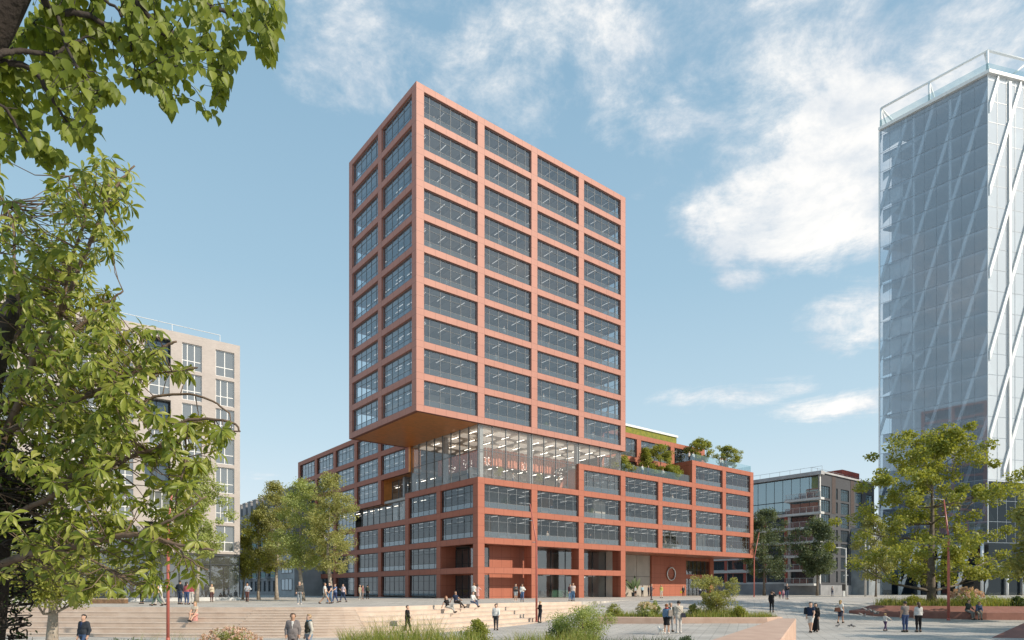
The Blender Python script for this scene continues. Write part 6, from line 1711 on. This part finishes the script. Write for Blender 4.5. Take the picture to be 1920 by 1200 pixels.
S = np.pi
UPZ = 0.0
def up(px, py): d = F * EYE / (py - HY); return Vector(((px - CX) / F * d, d, 0))
def on(px, d, z=None): x = (px - CX) / F * d; return Vector((x, d, gzs(x, d) if z is None else z))
AWAY, LEFT, TOME, RIGHT = 0.0, S / 2, S, -S / 2
NAVY = (.02, .03, .06); BLK = (.014, .014, .016); WHT = (.68, .67, .64); JEAN = (.06, .10, .19); GREY = (.16, .16, .17); BEI = (.48, .40, .30); LBL = (.25, .34, .46); DKG = (.045, .05, .045); KHA = (.32, .26, .17); PNK = (.60, .36, .33); RED = (.38, .06, .05)
ZPL = zs_r - .96
PP = [
 # near, lower plaza
 dict(base=on(157, 26), heading=TOME - .25, h=1.8, pose='walk', top=(.035, .042, .055), bottom=JEAN, wear='jacket', open_=(.03, .05, .12), arms=('pocket', 'down'), label='man in a dark blazer and blue shirt at the bottom left'),
 dict(base=on(549, 25.4), heading=TOME + .2, h=1.82, arms=('pocket', 'pocket'), top=(.20, .18, .18), bottom=(.19, .17, .17), wear='suit', open_=WHT, hair='brown', label='man in a grey suit with both hands in his pockets'),
 dict(base=on(579, 25.8), heading=TOME - .9, h=1.76, arms=('pocket', 'down'), top=(.55, .52, .46), bottom=(.22, .28, .36), wear='vest', style='cap', hair=(.45, .30, .16), scarf=(.04, .13, .20), label='person in a dark padded vest, teal scarf and tan beanie'),
 dict(base=on(764, 40.4), heading=RIGHT - .15, h=1.78, pose='walk', stride=.3, top=BLK, bottom=BLK, wear='suit', hair='brown', arms=('down', 'fwd'), label='man in a black suit walking right at the foot of the steps'),
 dict(base=on(930, 43.6), heading=TOME, h=1.79, pose='walk', stride=.32, top=WHT, bottom=(.05, .05, .055), hair='dark', arms=('fwd', 'back'), label='man in a white shirt walking towards the viewer below the steps'),
 dict(base=on(1013, 51.1), heading=LEFT + .5, h=1.69, pose='lean', lean=.04, female=True, top=BLK, bottom=(.03, .033, .045), style='bun', hair='blond', arms=('hold', 'cross'), label='woman in black leaning beside the red lamp pole'),
 dict(base=on(1250, 36.8), heading=AWAY - .35, h=1.70, female=True, top=(.12, .19, .29), bottom=BLK, legs='skirt', wear='skirt', hair='ginger', style='bun', scarf=RED, shoe=WHT, arms=('down', 'hold'), label='woman in a denim jacket and black skirt seen from behind'),
 dict(base=on(1257.5, 38.4), heading=TOME + .1, h=1.74, top=DKG, bottom=(.36, .36, .36), wear='jacket', open_=WHT, hair='grey', arms=('down', 'hold'), label='man in a dark jacket facing the woman in the denim jacket'),
 dict(base=on(1272.5, 37.2), heading=AWAY + .15, h=1.86, top=(.56, .50, .42), bottom=(.58, .55, .52), wear='jacket', hair='dark', arms=('down', 'hold'), shoe=WHT, label='tall man in a beige jacket and white trousers seen from behind'),
 dict(base=on(1520, 36.6), heading=LEFT + .9, h=1.76, pose='walk', top=NAVY, bottom=(.62, .60, .57), sleeve='short', legs='shorts', hair='dark', arms=('fwd', 'down'), label='man in a navy t-shirt and white shorts walking with the woman in black'),
 dict(base=on(1529.5, 37.2), heading=LEFT + 1.0, h=1.66, pose='walk', stride=.25, female=True, top=BLK, bottom=BLK, wear='longdress', style='hijab', hair=(.02, .02, .024), label='woman in a long black dress and head scarf'),
 dict(base=on(1576, 46.6), heading=RIGHT + .7, h=1.68, pose='walk', stride=.3, female=True, top=WHT, bottom=(.04, .045, .07), legs='skirt', wear='skirt', hair='blond', style='long', sleeve='short', arms=('hold', 'down'), label='blond woman in a white top and dark skirt carrying a brown handbag'),
 dict(base=on(1660, 38.0), heading=RIGHT + .3, h=1.05, pose='walk', stride=.35, female=True, top=(.60, .58, .55), bottom=(.10, .06, .12), hair='blond', style='bun', arms=('out', 'out'), label='small child in a white top running among the pigeons'),
 dict(base=on(1697, 37.0), heading=AWAY + .05, h=1.76, top=(.22, .19, .18), bottom=(.05, .075, .16), sleeve='short', hair='dark', arms=('down', 'hold'), label='man in a brown t-shirt and blue jeans watching the child'),
 dict(base=on(1722, 37.0), heading=AWAY - .1, h=1.70, female=True, top=(.55, .54, .52), bottom=BLK, hair='brown', style='long', arms=('down', 'down'), label='woman in a pale sweater and black trousers watching the child'),
 dict(base=on(1447, 55.5), heading=AWAY - .5, h=1.78, top=BLK, bottom=BLK, wear='suit', hair='brown', arms=('down', 'up'), label='man in black with one hand raised to his head, seen from behind'),
 dict(base=on(1814, 51.03, ZPL) , heading=TOME + .4, h=1.84, pose='perch', seat=.46, top=(.05, .065, .055), bottom=(.20, .19, .18), hair='dark', arms=('knee', 'hold'), lean=.15, label='man in a dark green shirt seated on the ledge of the right planter'),
 dict(base=on(1834, 50.86, ZPL), heading=TOME - .3, h=1.72, pose='perch', seat=.46, female=True, top=(.07, .10, .17), bottom=(.30, .27, .22), style='long', hair='dark', arms=('knee', 'knee'), lean=.35, label='dark haired woman bent forward on the ledge beside the man in dark green'),
 # steps
 dict(base=None, step=(847, 1), heading=RIGHT - .5, h=1.68, pose='sit_floor', seat=.0, female=True, top=(.025, .022, .022), bottom=(.50, .47, .42), hair='ginger', style='long', sleeve='short', arms=('prop', 'prop'), lean=-.2, label='ginger haired woman leaning back on the steps, leftmost of the three seated there'),
 dict(base=None, step=(861, 0), heading=RIGHT - .6, h=1.75, pose='sit_floor', seat=.0, top=NAVY, bottom=(.06, .05, .045), hair='brown', sleeve='short', arms=('knee', 'prop'), lean=-.1, label='man in a dark t-shirt between two women sitting on the steps'),
 dict(base=None, step=(882, 0), heading=RIGHT - .7, h=1.68, pose='sit_floor', seat=.0, female=True, top=WHT, bottom=(.12, .15, .22), hair='brown', style='bun', arms=('knee', 'knee'), lean=.1, label='woman in a white blouse sitting on the steps, rightmost of the three'),
 dict(base=None, step=(366, 2), heading=TOME, h=1.66, pose='sit_floor', seat=.0, female=True, top=(.48, .42, .34), bottom=(.55, .28, .25), legs='skirt', wear=None, hair='blond', style='long', sleeve='short', arms=('knee', 'knee'), label='blond woman sitting alone on the steps behind the red lamp pole'),
 # upper plaza
 dict(base=up(266, 1132.4), heading=LEFT - .3, h=1.7, top=(.20, .16, .13), bottom=BLK, hair='brown', lean=.35, arms=('fwd', 'hold'), label='person in a brown top bending forward near the wooden planter box'),
 dict(base=up(294, 1136), heading=LEFT + .2, h=1.74, pose='walk', stride=.5, top=(.58, .38, .24), bottom=(.12, .17, .13), hair='brown', sleeve='short', arms=('hold', 'hold'), label='person in an orange top and green trousers hugging another'),
 dict(base=up(300, 1135), heading=LEFT + .9, h=1.80, pose='walk', stride=.4, top=WHT, bottom=(.50, .48, .43), hair='dark', arms=('hold', 'fwd'), label='person in white hugging the person in the orange top'),
 dict(base=up(337.5, 1133.2), heading=AWAY - .2, h=1.82, top=(.03, .035, .045), bottom=(.05, .07, .12), hair='dark', arms=('hip', 'down'), label='man in a dark shirt standing right of the left lamp pole'),
 dict(base=up(350, 1133.6), heading=AWAY, h=1.70, female=True, top=(.36, .10, .11), bottom=(.05, .08, .17), hair='dark', style='long', arms=('down', 'hold'), label='woman in a red top with a denim jacket round her waist'),
 dict(base=up(358, 1132.6), heading=AWAY + .3, h=1.68, top=(.30, .06, .08), bottom=(.52, .50, .47), hair='dark', arms=('down', 'down'), label='person in a dark red top and white trousers beside the woman in the red top'),
 dict(base=up(397, 1128), heading=TOME + .5, h=1.62, female=True, pose='walk', stride=.2, top=(.56, .50, .38), bottom=(.10, .05, .05), hair='blond', style='bun', arms=('down', 'hold'), label='woman in a cream top in front of the dark glass corner'),
 dict(base=up(463.5, 1128.3), heading=TOME + .2, h=1.72, pose='walk', stride=.15, top=(.42, .45, .50), bottom=(.12, .055, .05), hair='dark', arms=('hip', 'hold'), label='man in a pale blue shirt and maroon trousers by the slim trees'),
 dict(base=up(561.5, 1133.6), heading=TOME + .3, h=1.72, top=(.07, .07, .07), bottom=(.24, .27, .30), wear='jacket', hair='grey', shoe=WHT, arms=('down', 'pocket'), label='grey haired man in a dark jacket standing left of the tree trunks'),
 dict(base=up(609, 1132), heading=RIGHT + .25, h=1.76, pose='walk', stride=.55, top=WHT, bottom=(.36, .33, .29), sleeve='short', legs='shorts', hair='brown', arms=('fwd', 'down'), label='man in a white t-shirt and shorts striding past the winding tree trunk'),
 dict(base=up(618, 1131.6), heading=TOME - .4, h=1.72, pose='walk', stride=.25, top=NAVY, bottom=(.13, .22, .36), sleeve='short', hair='dark', arms=('fwd', 'fwd'), label='man in a dark t-shirt and blue jeans beside the man in shorts'),
 dict(base=up(628.5, 1130), heading=LEFT + .9, h=1.64, female=True, pose='walk', stride=.3, top=(.14, .20, .34), bottom=(.04, .06, .14), sleeve='short', hair='brown', style='bun', arms=('out', 'down'), label='woman in blue reaching out to the man in jeans'),
 dict(base=up(643.5, 1128.8), heading=LEFT + .8, h=1.68, pose='walk', stride=.38, top=(.62, .52, .56), bottom=(.035, .055, .11), sleeve='short', hair='dark', arms=('back', 'hold'), label='person in a pale top and dark jeans walking left of the podium windows'),
 dict(base=up(675, 1124.6), heading=RIGHT - .4, h=1.66, pose='walk', stride=.35, top=(.33, .30, .22), bottom=(.36, .35, .33), hair='grey', arms=('hold', 'down'), shoe=WHT, label='person in a khaki jacket walking past the podium windows'),
 dict(base=up(680, 1123.4), heading=RIGHT - .2, h=1.62, female=True, top=(.25, .10, .11), bottom=(.2, .16, .15), hair='dark', style='long', label='woman in a dark pink top behind the person in khaki'),
 dict(base=up(689, 1123), heading=AWAY, h=1.66, top=(.05, .06, .05), bottom=BLK, hair='dark', label='dark clothed person close to the podium windows'),
 dict(base=up(888.5, 1129.6), heading=AWAY - .1, h=1.68, female=True, pose='walk', stride=.15, top=WHT, bottom=(.03, .035, .03), legs='skirt', wear='skirt', hair='ginger', style='bun', sleeve='short', arms=('hold', 'down'), shoe=WHT, label='woman in a white blouse and black skirt by the corner pier'),
 dict(base=up(895.5, 1124.8), heading=AWAY - .4, h=1.66, female=True, top=PNK, bottom=PNK, legs='skirt', wear='dress', hair='dark', style='long', arms=('down', 'out'), label='woman in a pink dress by the corner pier'),
 dict(base=up(967, 1128), heading=TOME, h=1.66, female=True, pose='walk', stride=.15, top=(.08, .085, .09), bottom=(.36, .38, .40), legs='shorts', hair='dark', style='long', arms=('hold', 'hold'), shoe=WHT, label='woman in a dark top and pale shorts in front of the red wall'),
 dict(base=up(979, 1128), heading=TOME + .1, h=1.65, female=True, pose='walk', stride=.2, top=WHT, bottom=(.07, .14, .27), hair='dark', style='long', arms=('hip', 'down'), label='long haired woman in white and jeans in front of the red wall'),
 dict(base=up(1069, 1126.4), heading=TOME + .2, h=1.66, female=True, top=(.10, .04, .05), bottom=(.12, .20, .34), hair='dark', style='long', arms=('hold', 'down'), label='woman in dark red half hidden behind the man in a pale pink shirt'),
 dict(base=up(1074.5, 1127.4), heading=TOME - .1, h=1.76, pose='walk', stride=.12, top=(.66, .54, .50), bottom=(.10, .19, .32), hair='brown', sleeve='short', arms=('down', 'pocket'), label='man in a pale pink shirt and jeans before the glass entrance'),
 dict(base=loc(33.2, 4.2), heading=TOME + .6, h=1.66, female=True, top=(.40, .44, .46), bottom=BLK, legs='skirt', wear='skirt', hair='dark', style='long', group='people talking by the tall stone panels', label='woman in a pale top and black skirt by the tall palm'),
 dict(base=loc(34.5, 3.9), heading=AWAY + .3, h=1.74, top=(.35, .50, .58), bottom=BLK, hair='dark', arms=('hip', 'down'), group='people talking by the tall stone panels', label='man in a light blue shirt by the tall stone panels'),
 dict(base=loc(36.6, 4.4), heading=RIGHT, h=1.74, top=(.035, .045, .085), bottom=NAVY, wear='jacket', hair='dark', group='people talking by the tall stone panels', label='man in a navy jacket left of the red sign wall'),
 dict(base=loc(37.6, 4.6), heading=LEFT, h=1.76, top=(.03, .035, .06), bottom=(.03, .035, .06), wear='suit', hair='dark', group='people talking by the tall stone panels', label='man in a dark blue suit at the edge of the red sign wall'),
 dict(base=up(1221.5, 1124.7), heading=RIGHT - .2, h=1.74, top=(.12, .095, .10), bottom=(.13, .10, .105), wear='suit', hair='dark', arms=('hold', 'down'), label='man in a brown suit standing on the open paving before the palm'),
 dict(base=up(1240, 1121.4), heading=TOME + .2, h=1.70, female=True, top=(.42, .40, .12), bottom=(.58, .53, .44), hair='blond', style='long', arms=('down', 'down'), label='woman in a yellow top and cream trousers in front of the sign wall'),
 dict(base=loc(44.8, 3.8), heading=TOME - .2, h=1.72, top=(.07, .075, .08), bottom=BLK, wear='jacket', hair='grey', open_=WHT, label='man in a dark jacket under the ring sign with a yellow bag'),
 dict(base=loc(50.8, 4.8), heading=AWAY, h=1.72, top=(.50, .52, .55), bottom=NAVY, hair='dark', label='person in a pale shirt at the far doors behind the small planter tree'),
 dict(base=on(1462, 82), heading=TOME + .2, h=.98, top=RED, bottom=BLK, hair='brown', label='small child in a red top on the street'),
 dict(base=on(1468.5, 80), heading=TOME - .2, h=1.15, female=True, top=(.45, .25, .30), bottom=(.22, .07, .15), hair='brown', style='long', label='child in pink between the toddler in red and the tall man'),
 dict(base=on(1475.5, 74), heading=TOME + .1, h=1.82, top=(.02, .022, .03), bottom=(.05, .07, .12), hair='grey', arms=('hold', 'hold'), label='tall man in a dark jacket with two children on the street'),
 dict(base=on(1560.5, 108), heading=TOME - .4, h=1.64, female=True, top=(.36, .32, .32), bottom=(.07, .09, .15), hair='dark', style='long', arms=('hold', 'down'), label='distant woman in front of the concrete plinth of the grey apartments'),
]
def step_seat(px, k):
    """a point on the k-th seat step at bearing px"""
    line = offset(EC, .004 + .8 * k + .35); q = np.array([CX + p[0] / p[1] * F for p in line]); i = int(np.argmin(np.abs(q - px)))
    p = line[i]; return Vector((p[0], p[1], -RISE * k))
for i, kw in enumerate(PP):
    kw = dict(kw); st = kw.pop('step', None)
    if st:
        kw['base'] = step_seat(*st)
        if st[1] == 0: kw['base'].z = .0
        kw['seat'] = .10
    kw.setdefault('seed', i); kw.setdefault('skin', (0, 1, 3, 0, 0, 1)[i % 6])
    if kw['base'].y > 60: kw['vox'] = .03
    person(**kw)
# figures far up in the building and on the terraces are copies of three simple people
protos = [person(loc(0, -400, -200), 0, 'x', h=1.74, top=WHT, bottom=JEAN, hair='dark', arms=('down', 'hold'), vox=.034, seed=301),
          person(loc(0, -400, -200), 0, 'x', h=1.68, female=True, top=(.58, .5, .44), bottom=BLK, hair='blond', style='long', arms=('hip', 'down'), vox=.034, seed=302),
          person(loc(0, -400, -200), 0, 'x', h=1.76, top=(.05, .06, .09), bottom=NAVY, hair='brown', arms=('hold', 'down'), vox=.034, seed=303)]
used_p = [0, 0, 0]
def put(k, p, rz, label, group):
    o = copy_tree(protos[k]); o.location = p; o.rotation_euler.z = rz; o['label'] = label; o['group'] = group; return o
KIND = ['person in a white shirt', 'blond woman in a pale top', 'person in dark clothes']
for i, (u, v, z, k, hd, lab) in enumerate([
    (3 * B + 5.6, .75, cap4, 0, S, 'person in white at the lower terrace rail, left of the pair'), (3 * B + 7.0, .8, cap4, 2, S, 'person in dark blue at the lower terrace rail beside the cone shaped shrub'),
    (3 * B + 10.6, .9, cap4, 1, 2.6, 'woman in a pale top at the lower terrace rail under the round tree'),
    (5 * B + .5, .9, cap5, 1, S, 'woman at the left corner of the upper terrace rail'), (5 * B + 1.7, 1.0, cap5, 0, 2.8, 'person in white near the left corner of the upper terrace'),
    (6 * B + .6, .8, cap5, 1, S, 'woman in the group of three on the upper terrace, leftmost'), (6 * B + 1.3, .9, cap5, 0, S, 'person in white in the middle of the three on the upper terrace'), (6 * B + 2.1, .8, cap5, 2, S, 'person in dark clothes, rightmost of the three on the upper terrace')]):
    put(k, loc(u, v, z - .1), GRID + hd, lab, 'people on the roof terraces')
ORD = ['top', 'second', 'third', 'fourth', 'fifth', 'sixth', 'seventh', 'eighth', 'ninth', 'tenth']
CN = ['the corner', 'second', 'third', 'right end']
occ = [(0, 0, .25), (0, 1, .85), (1, 1, .3), (2, 0, .8), (2, 1, .55), (3, 0, .75), (3, 1, .4), (4, 0, .2), (4, 2, .6), (5, 0, .5), (5, 2, .35), (5, 3, .6), (6, 1, .5), (6, 2, .4), (7, 0, .7), (7, 1, .35), (7, 2, .3), (7, 3, .7), (8, 2, .25), (8, 3, .8), (9, 1, .15), (9, 3, .4), (9, 2, .4)]
for n_, (row, col, t) in enumerate(occ):
    k = 15 - row; fz = (zk(k - 1) + .5) if k > 6 else zb + .5; kk_ = n_ % 3
    put(kk_, loc((col - 1) * B + W_ + t * WU, .95 + .3 * (n_ % 2), fz), GRID + S + (n_ % 5 - 2) * .5, '%s behind the %s tower window, %s row' % (KIND[kk_], CN[col], ORD[row]), 'office workers behind the windows')
pocc = [(2, 1, .35, 'lower podium row, second bay'), (2, 2, .3, 'lower podium row, third bay'), (2, 3, .4, 'lower podium row just right of the tower'), (2, 4, .25, 'lower podium row, second bay right of tower'), (3, 1, .45, 'upper podium row under the glazed hall'), (3, 4, .6, 'second podium row, two bays right of the tower'), (2, 6, .4, 'lower podium row at the right end'), (3, 5, .5, 'second podium row beside the end bay'), (3, 6, .3, 'second podium row at the right end'), (4, 4, .5, 'window row under the lower terrace rail')]
for n_, (k, col, t, lab) in enumerate(pocc):
    put((n_ + 1) % 3, loc(col * B + W_ + t * WU, 1.0, zk(k - 1) + .5), GRID + S + n_ * .7, '%s in the %s' % (KIND[(n_ + 1) % 3], lab.replace('black window of the ', '')), 'office workers behind the windows')
hall = [(-.2 + 1.0, 3.2, 'person at the left glass of the glazed hall', 0), (14.3, 1.3, 'woman at the glass of the hall left of the red stair', 1), (11.8, 1.6, 'person in dark clothes between the columns of the glazed hall', 2), (7.4, 2.6, 'person in white before the bookshelf in the glazed hall', 0)]
for u, v, lab, k in hall: put(k, loc(u, v, cap3 - .05), GRID + S + u, lab, 'people in the glazed hall')
for p in protos:
    for c in list(p.children): bpy.data.objects.remove(c)
    bpy.data.objects.remove(p)

# ------------------------------------------------------------------ bags, dog, pigeons
def bag(p, size, col, label, strap=None):
    o = empty('bag', p, 0, label, 'bag'); a, b, c = size
    mb = MB(); mb.prism([(-a, -b), (a, -b), (a, b), (-a, b)], 0, c * .85, top=[(-a * .85, -b * .8), (a * .85, -b * .8), (a * .85, b * .8), (-a * .85, b * .8)]); mb.prism([(-a * .85, -b * .8), (a * .85, -b * .8), (a * .85, b * .8), (-a * .85, b * .8)], c * .85 + .001, c, top=[(-a * .7, -b * .4), (a * .7, -b * .4), (a * .7, b * .4), (-a * .7, b * .4)])
    mb.build('pouch', cmat(col), o)
    mb = MB(); mb.tube(strap or [(-a * .6, 0, c), (-a * .45, 0, c + .16), (a * .45, 0, c + .16), (a * .6, 0, c)], .012, 5); mb.build('strap', cmat(tuple(x * .7 for x in col)), o)
q = on(1576, 46.6); bag(q + Vector((-.28, -.12, .82)), (.20, .07, .30), (.10, .045, .03), 'brown handbag carried by the blond woman')
q = on(1272.5, 37.2); bag(q + Vector((.24, -.14, .90)), (.13, .06, .26), (.04, .04, .055), 'dark shoulder bag of the man in the beige jacket', [(-.05, 0, .25), (-.22, -.05, .45), (-.42, .0, .62)])
q = on(1250, 36.8); bag(q + Vector((.17, -.21, 1.02)), (.12, .07, .36), (.36, .30, .25), 'beige backpack on the woman in the denim jacket', [(-.08, .05, .3), (-.06, .12, .42), (0, .2, .40)])
q = loc(44.2, 3.7); bag(q + Vector((-.1, 0, .5)), (.16, .06, .34), (.50, .40, .02), 'yellow bag of the man under the ring sign')
q = on(1520, 36.6); bag(q + Vector((-.16, .14, 1.02)), (.14, .09, .40), (.02, .025, .035), 'dark backpack of the man in white shorts', [(.0, -.1, .1), (.05, -.16, .3), (.0, -.1, .38)])
dg = empty('dog', on(1240, 36.6), .4, 'small white dog beside the woman in the black skirt', 'dog')
def blob_mesh(name, K, m, parent, vox=.018, kk=.014):
    K = [(np.array(a, float), ra, np.array(b, float), rb) for a, ra, b, rb in K]
    pts = np.array([k[0] for k in K] + [k[2] for k in K]); lo = pts.min(0) - .13; hi = pts.max(0) + .13
    G = np.stack(np.meshgrid(*[np.arange(lo[i], hi[i], vox) for i in range(3)], indexing='ij'), -1); f = None
    for a, ra, b, rb in K:
        ab = b - a; t = np.clip(((G - a) @ ab) / max(1e-8, ab @ ab), 0, 1); d = np.linalg.norm(G - a - t[..., None] * ab, axis=-1) - (ra + (rb - ra) * t)
        f = d if f is None else -kk * np.logaddexp(-f / kk, -d / kk)
    V, Fq = surface_nets(f, lo, vox); return link(name, np_mesh(name, V, Fq, [m], smooth=True), parent)
K = [((0, .15, .27), .075, (0, -.13, .27), .062), ((0, .16, .29), .05, (0, .24, .38), .042), ((0, .25, .40), .052, (0, .27, .40), .048), ((0, .29, .385), .028, (0, .335, .375), .020), ((.035, .245, .44), .016, (.045, .235, .48), .008), ((-.035, .245, .44), .016, (-.045, .235, .48), .008), ((0, -.17, .30), .020, (0, -.24, .42), .012)]
for s in (-1, 1):
    K += [((.045 * s, .13, .24), .036, (.048 * s, .12, .13), .021), ((.048 * s, .12, .13), .020, (.048 * s, .135, .015), .017), ((.048 * s, .14, .012), .018, (.048 * s, .165, .012), .015),
          ((.045 * s, -.12, .25), .044, (.05 * s, -.09, .16), .028), ((.05 * s, -.09, .16), .024, (.05 * s, -.155, .09), .016), ((.05 * s, -.155, .09), .016, (.05 * s, -.145, .012), .015), ((.05 * s, -.14, .012), .016, (.05 * s, -.115, .012), .014)]
blob_mesh('body', K, mat('white fur', (.68, .66, .62), .9, 0, .12, 20, .5, 80), dg)
M_PIG = mat('pigeon grey', (.10, .105, .12), .7, 0, .3, 14); M_PIW = mat('pigeon wing', (.22, .21, .20), .7, 0, .35, 18)
def pigeon(p, rz, fly, label):
    o = empty('pigeon', p, rz, label, 'pigeon', 'pigeons around the child')
    t = .0 if fly else .25
    K = [((0, .08, .11 + t * .05), .052, (0, -.06, .10), .040), ((0, -.06, .10), .036, (0, -.17, .085), .014), ((0, .10, .13), .034, (0, .145, .20), .026), ((0, .15, .205), .027, (0, .16, .21), .025), ((0, .175, .205), .011, (0, .20, .198), .004)]
    if not fly: K += [((.02, .01, .07), .012, (.022, .02, .0), .006), ((-.02, .01, .07), .012, (-.022, .02, .0), .006)]
    blob_mesh('body', K, M_PIG, o, .012, .008)
    for s in (-1, 1):
        mb = MB()
        if fly:
            P_ = [(.03 * s, .07, .13), (.17 * s, .11, .22), (.33 * s, .02, .27), (.30 * s, -.05, .25), (.17 * s, -.07, .19), (.03 * s, -.06, .12)]
        else: P_ = [(.045 * s, .08, .14), (.062 * s, .0, .135), (.05 * s, -.13, .105), (.02 * s, -.17, .10), (.05 * s, -.06, .085), (.055 * s, .03, .09)]
        mb.add(P_, [tuple(range(6))]); mb.build('wing', M_PIW, o)
for px, d, z, rz, fl, lab in [(1626, 40, 1.05, -1.2, True, 'highest flying pigeon left of the child'), (1620, 39, .75, -1.0, True, 'lower flying pigeon at the left of the child'), (1643, 39, .88, -1.7, True, 'flying pigeon nearest the running child'), (1636, 40, .95, 1.5, True, 'flying pigeon between the left pair and the child'),
                                (1570, 41.5, 0, -1.4, False, 'pigeon standing alone below the woman with the handbag'), (1593, 41.5, 0, -1.5, False, 'left pigeon of the two on the paving'), (1600, 41.2, 0, 1.6, False, 'right pigeon of the two on the paving')]:
    q = on(px, d); q.z += z; pigeon(q, rz, fl, lab)
# ------------------------------------------------------------------ plants and lamps inside the building
def palm(p, h, n, label, lv=LV_DARK, pot=True, w_=.5):
    o = empty('potted_plant', p, 0, label, 'potted plant', 'potted plants inside the red building'); r = np.random.default_rng(int(abs(p[0]) * 31 + abs(p[2]) * 7))
    if pot: MB().tube([(0, 0, 0), (0, 0, .32), (0, 0, .36)], [.15, .20, .20], 10).build('pot', M_STEEL, o)
    P_, A_, N_, S_ = [], [], [], []; st = MB()
    for i in range(n):
        a = r.uniform(0, 6.28); rr_ = r.uniform(.05, .9) * w_; z = h * r.uniform(.4, .9); c = np.array([math.cos(a) * rr_, math.sin(a) * rr_, z])
        if i < 14: st.tube([(0, 0, .3), c * .5 + np.array([0, 0, .1]), c], .008, 4)
        for _ in range(9):
            P_.append(c + r.normal(size=3) * .09); A_.append(np.array([math.cos(a), math.sin(a), .3]) + r.normal(size=3) * .6); N_.append(r.normal(size=3) + np.array([0, 0, 1.])); S_.append(r.uniform(.09, .2))
    st.build('stem', M_TWIG, o); leaf_obj('leaves', P_, A_, N_, S_, T_MID, lv, o)
def banana(p, h, label):
    o = empty('potted_plant', p, .4, label, 'potted plant', 'potted plants inside the red building'); r = np.random.default_rng(3)
    MB().tube([(0, 0, 0), (0, 0, .6), (0, 0, .65)], [.28, .36, .36], 12).build('pot', cmat((.06, .075, .09)), o)
    mb = MB()
    T9 = leaf_template([(0, .015), (.28, .015), (.34, .08), (.55, .125), (.78, .10), (.93, .05), (1, 0)], .25, .3)
    P_ = [(0, 0, .7)] * 7; A_ = [(.55, -.2, 1), (-.5, .1, 1), (.15, -.1, 1), (-.2, -.3, 1), (.9, .2, .75), (-.85, -.1, .8), (.1, .5, 1)]; Sz = [h, h * .95, h * 1.05, h * .8, h * .7, h * .7, h * .8]
    leaf_obj('leaves', np.array(P_, float), np.array(A_, float), np.array([(0, -1, .3)] * 7, float), np.array(Sz), T9, LV_DARK, o)
    mb.tube([(0, 0, .5), (0, 0, 1.3)], [.09, .06], 8).build('stem', M_TWIG, o)
banana(loc(33.6, 4.9), 2.5, 'tall broad leaved palm in a dark pot before the stone panels')
palm(loc(11.9, 4.4, .05), 1.9, 34, 'leafy indoor palm behind the entrance glass', LV_BLUE)
palm(loc(3.6 - .7, 4.2, .05), 1.2, 14, 'small dark plant in a grey pot behind the corner glass', LV_BLUE)
palm(loc(3.0, 7.2, .05), 1.2, 20, 'bright fern behind the corner shop window', LV_LIGHT)
palm(loc(18.0, 4.2, .05), 1.0, 16, 'left bushy plant in front of the green reception desk', LV_BLUE); palm(loc(20.4, 4.2, .05), 1.0, 16, 'right bushy plant in front of the green reception desk', LV_BLUE)
palm(loc(4.4, 1.6, cap3), 2.0, 26, 'light green plant at the left of the glazed hall', LV_LIGHT); palm(loc(11.2, 1.7, cap3), 2.0, 28, 'light green plant in the middle of the glazed hall', LV_LIGHT)
palm(loc(2 * B + 3.7, 1.2, zk(2 - 0) - 3.6 + 3.6 + .5), 1.7, 20, 'green plant in the podium window of the third bay', LV_LIGHT)
palm(loc(3 * B + 3.0, 1.2, zk(1) + .5), 1.9, 22, 'green plant in the lower podium window right of the tower', LV_LIGHT)
palm(loc(5 * B + 1.9, 1.2, zk(2) + .5), 2.0, 24, 'yellow green plant in the second podium window from the right end', LV_LIGHT)
palm(loc(W_ + 4.2, 1.3, zk(2) + .5), 2.2, 20, 'tall palm behind the podium window next to the corner', LV_DARK)
palm(loc(1.5, 1.3, zk(13) + .5 - 2 * H), 1.6, 18, 'round green plant in a tower window of the second bay', LV_LIGHT); palm(loc(-B + 5.4, 1.2, zk(10) + .5), 1.6, 18, 'round green plant in a tower window of the corner bay', LV_LIGHT)
palm(loc(B + 3.6, 1.2, zb + .5), 1.7, 20, 'green plant in the lowest row of tower windows', LV_LIGHT)
for u, v, lab in ((5 * 1.0, 2.4 * BP, 'dark palm in the stepped glass slot'), (3.2, 2.2 * BP, 'bushy plant in the stepped glass slot')): palm(loc(u - 1.0, v, zk(2) + .8), 1.9, 22, lab, LV_BLUE)
M_BULB = emit('glowing bulb', (1, .92, .8), 2.6)
def chandelier(p, r_, label, drop=1.2):
    o = empty('chandelier', p, 0, label, 'chandelier', 'starburst chandeliers'); rs = np.random.default_rng(int(p[0] * 13) % 97); mb = MB(); bl = MB()
    mb.tube([(0, 0, 0), (0, 0, drop)], .02, 5)
    for d in rdir(14, rs): mb.tube([(0, 0, 0), d * r_], .008, 4); bl.ball(d * r_, .042, 0, 6, 4)
    mb.build('spokes', M_WHITE, o); bl.build('bulbs', M_BULB, o)
for u, v, lab in ((1.8, 8.6, 'starburst lamp deepest at the left glass of the hall'), (1.7, 4.6, 'starburst lamp at the left glass near the hall corner'), (2.9, 2.2, 'starburst lamp at the hall corner'), (9.3, 2.2, 'starburst lamp at the middle column of the hall'), (15.2, 2.2, 'starburst lamp above the red stair')): chandelier(loc(u, v, cap3 + 2.5), .6, lab, 3.6)
chandelier(loc(21.6, 4.6, 3.2), .75, 'starburst lamp over the reception desk', 2.5)
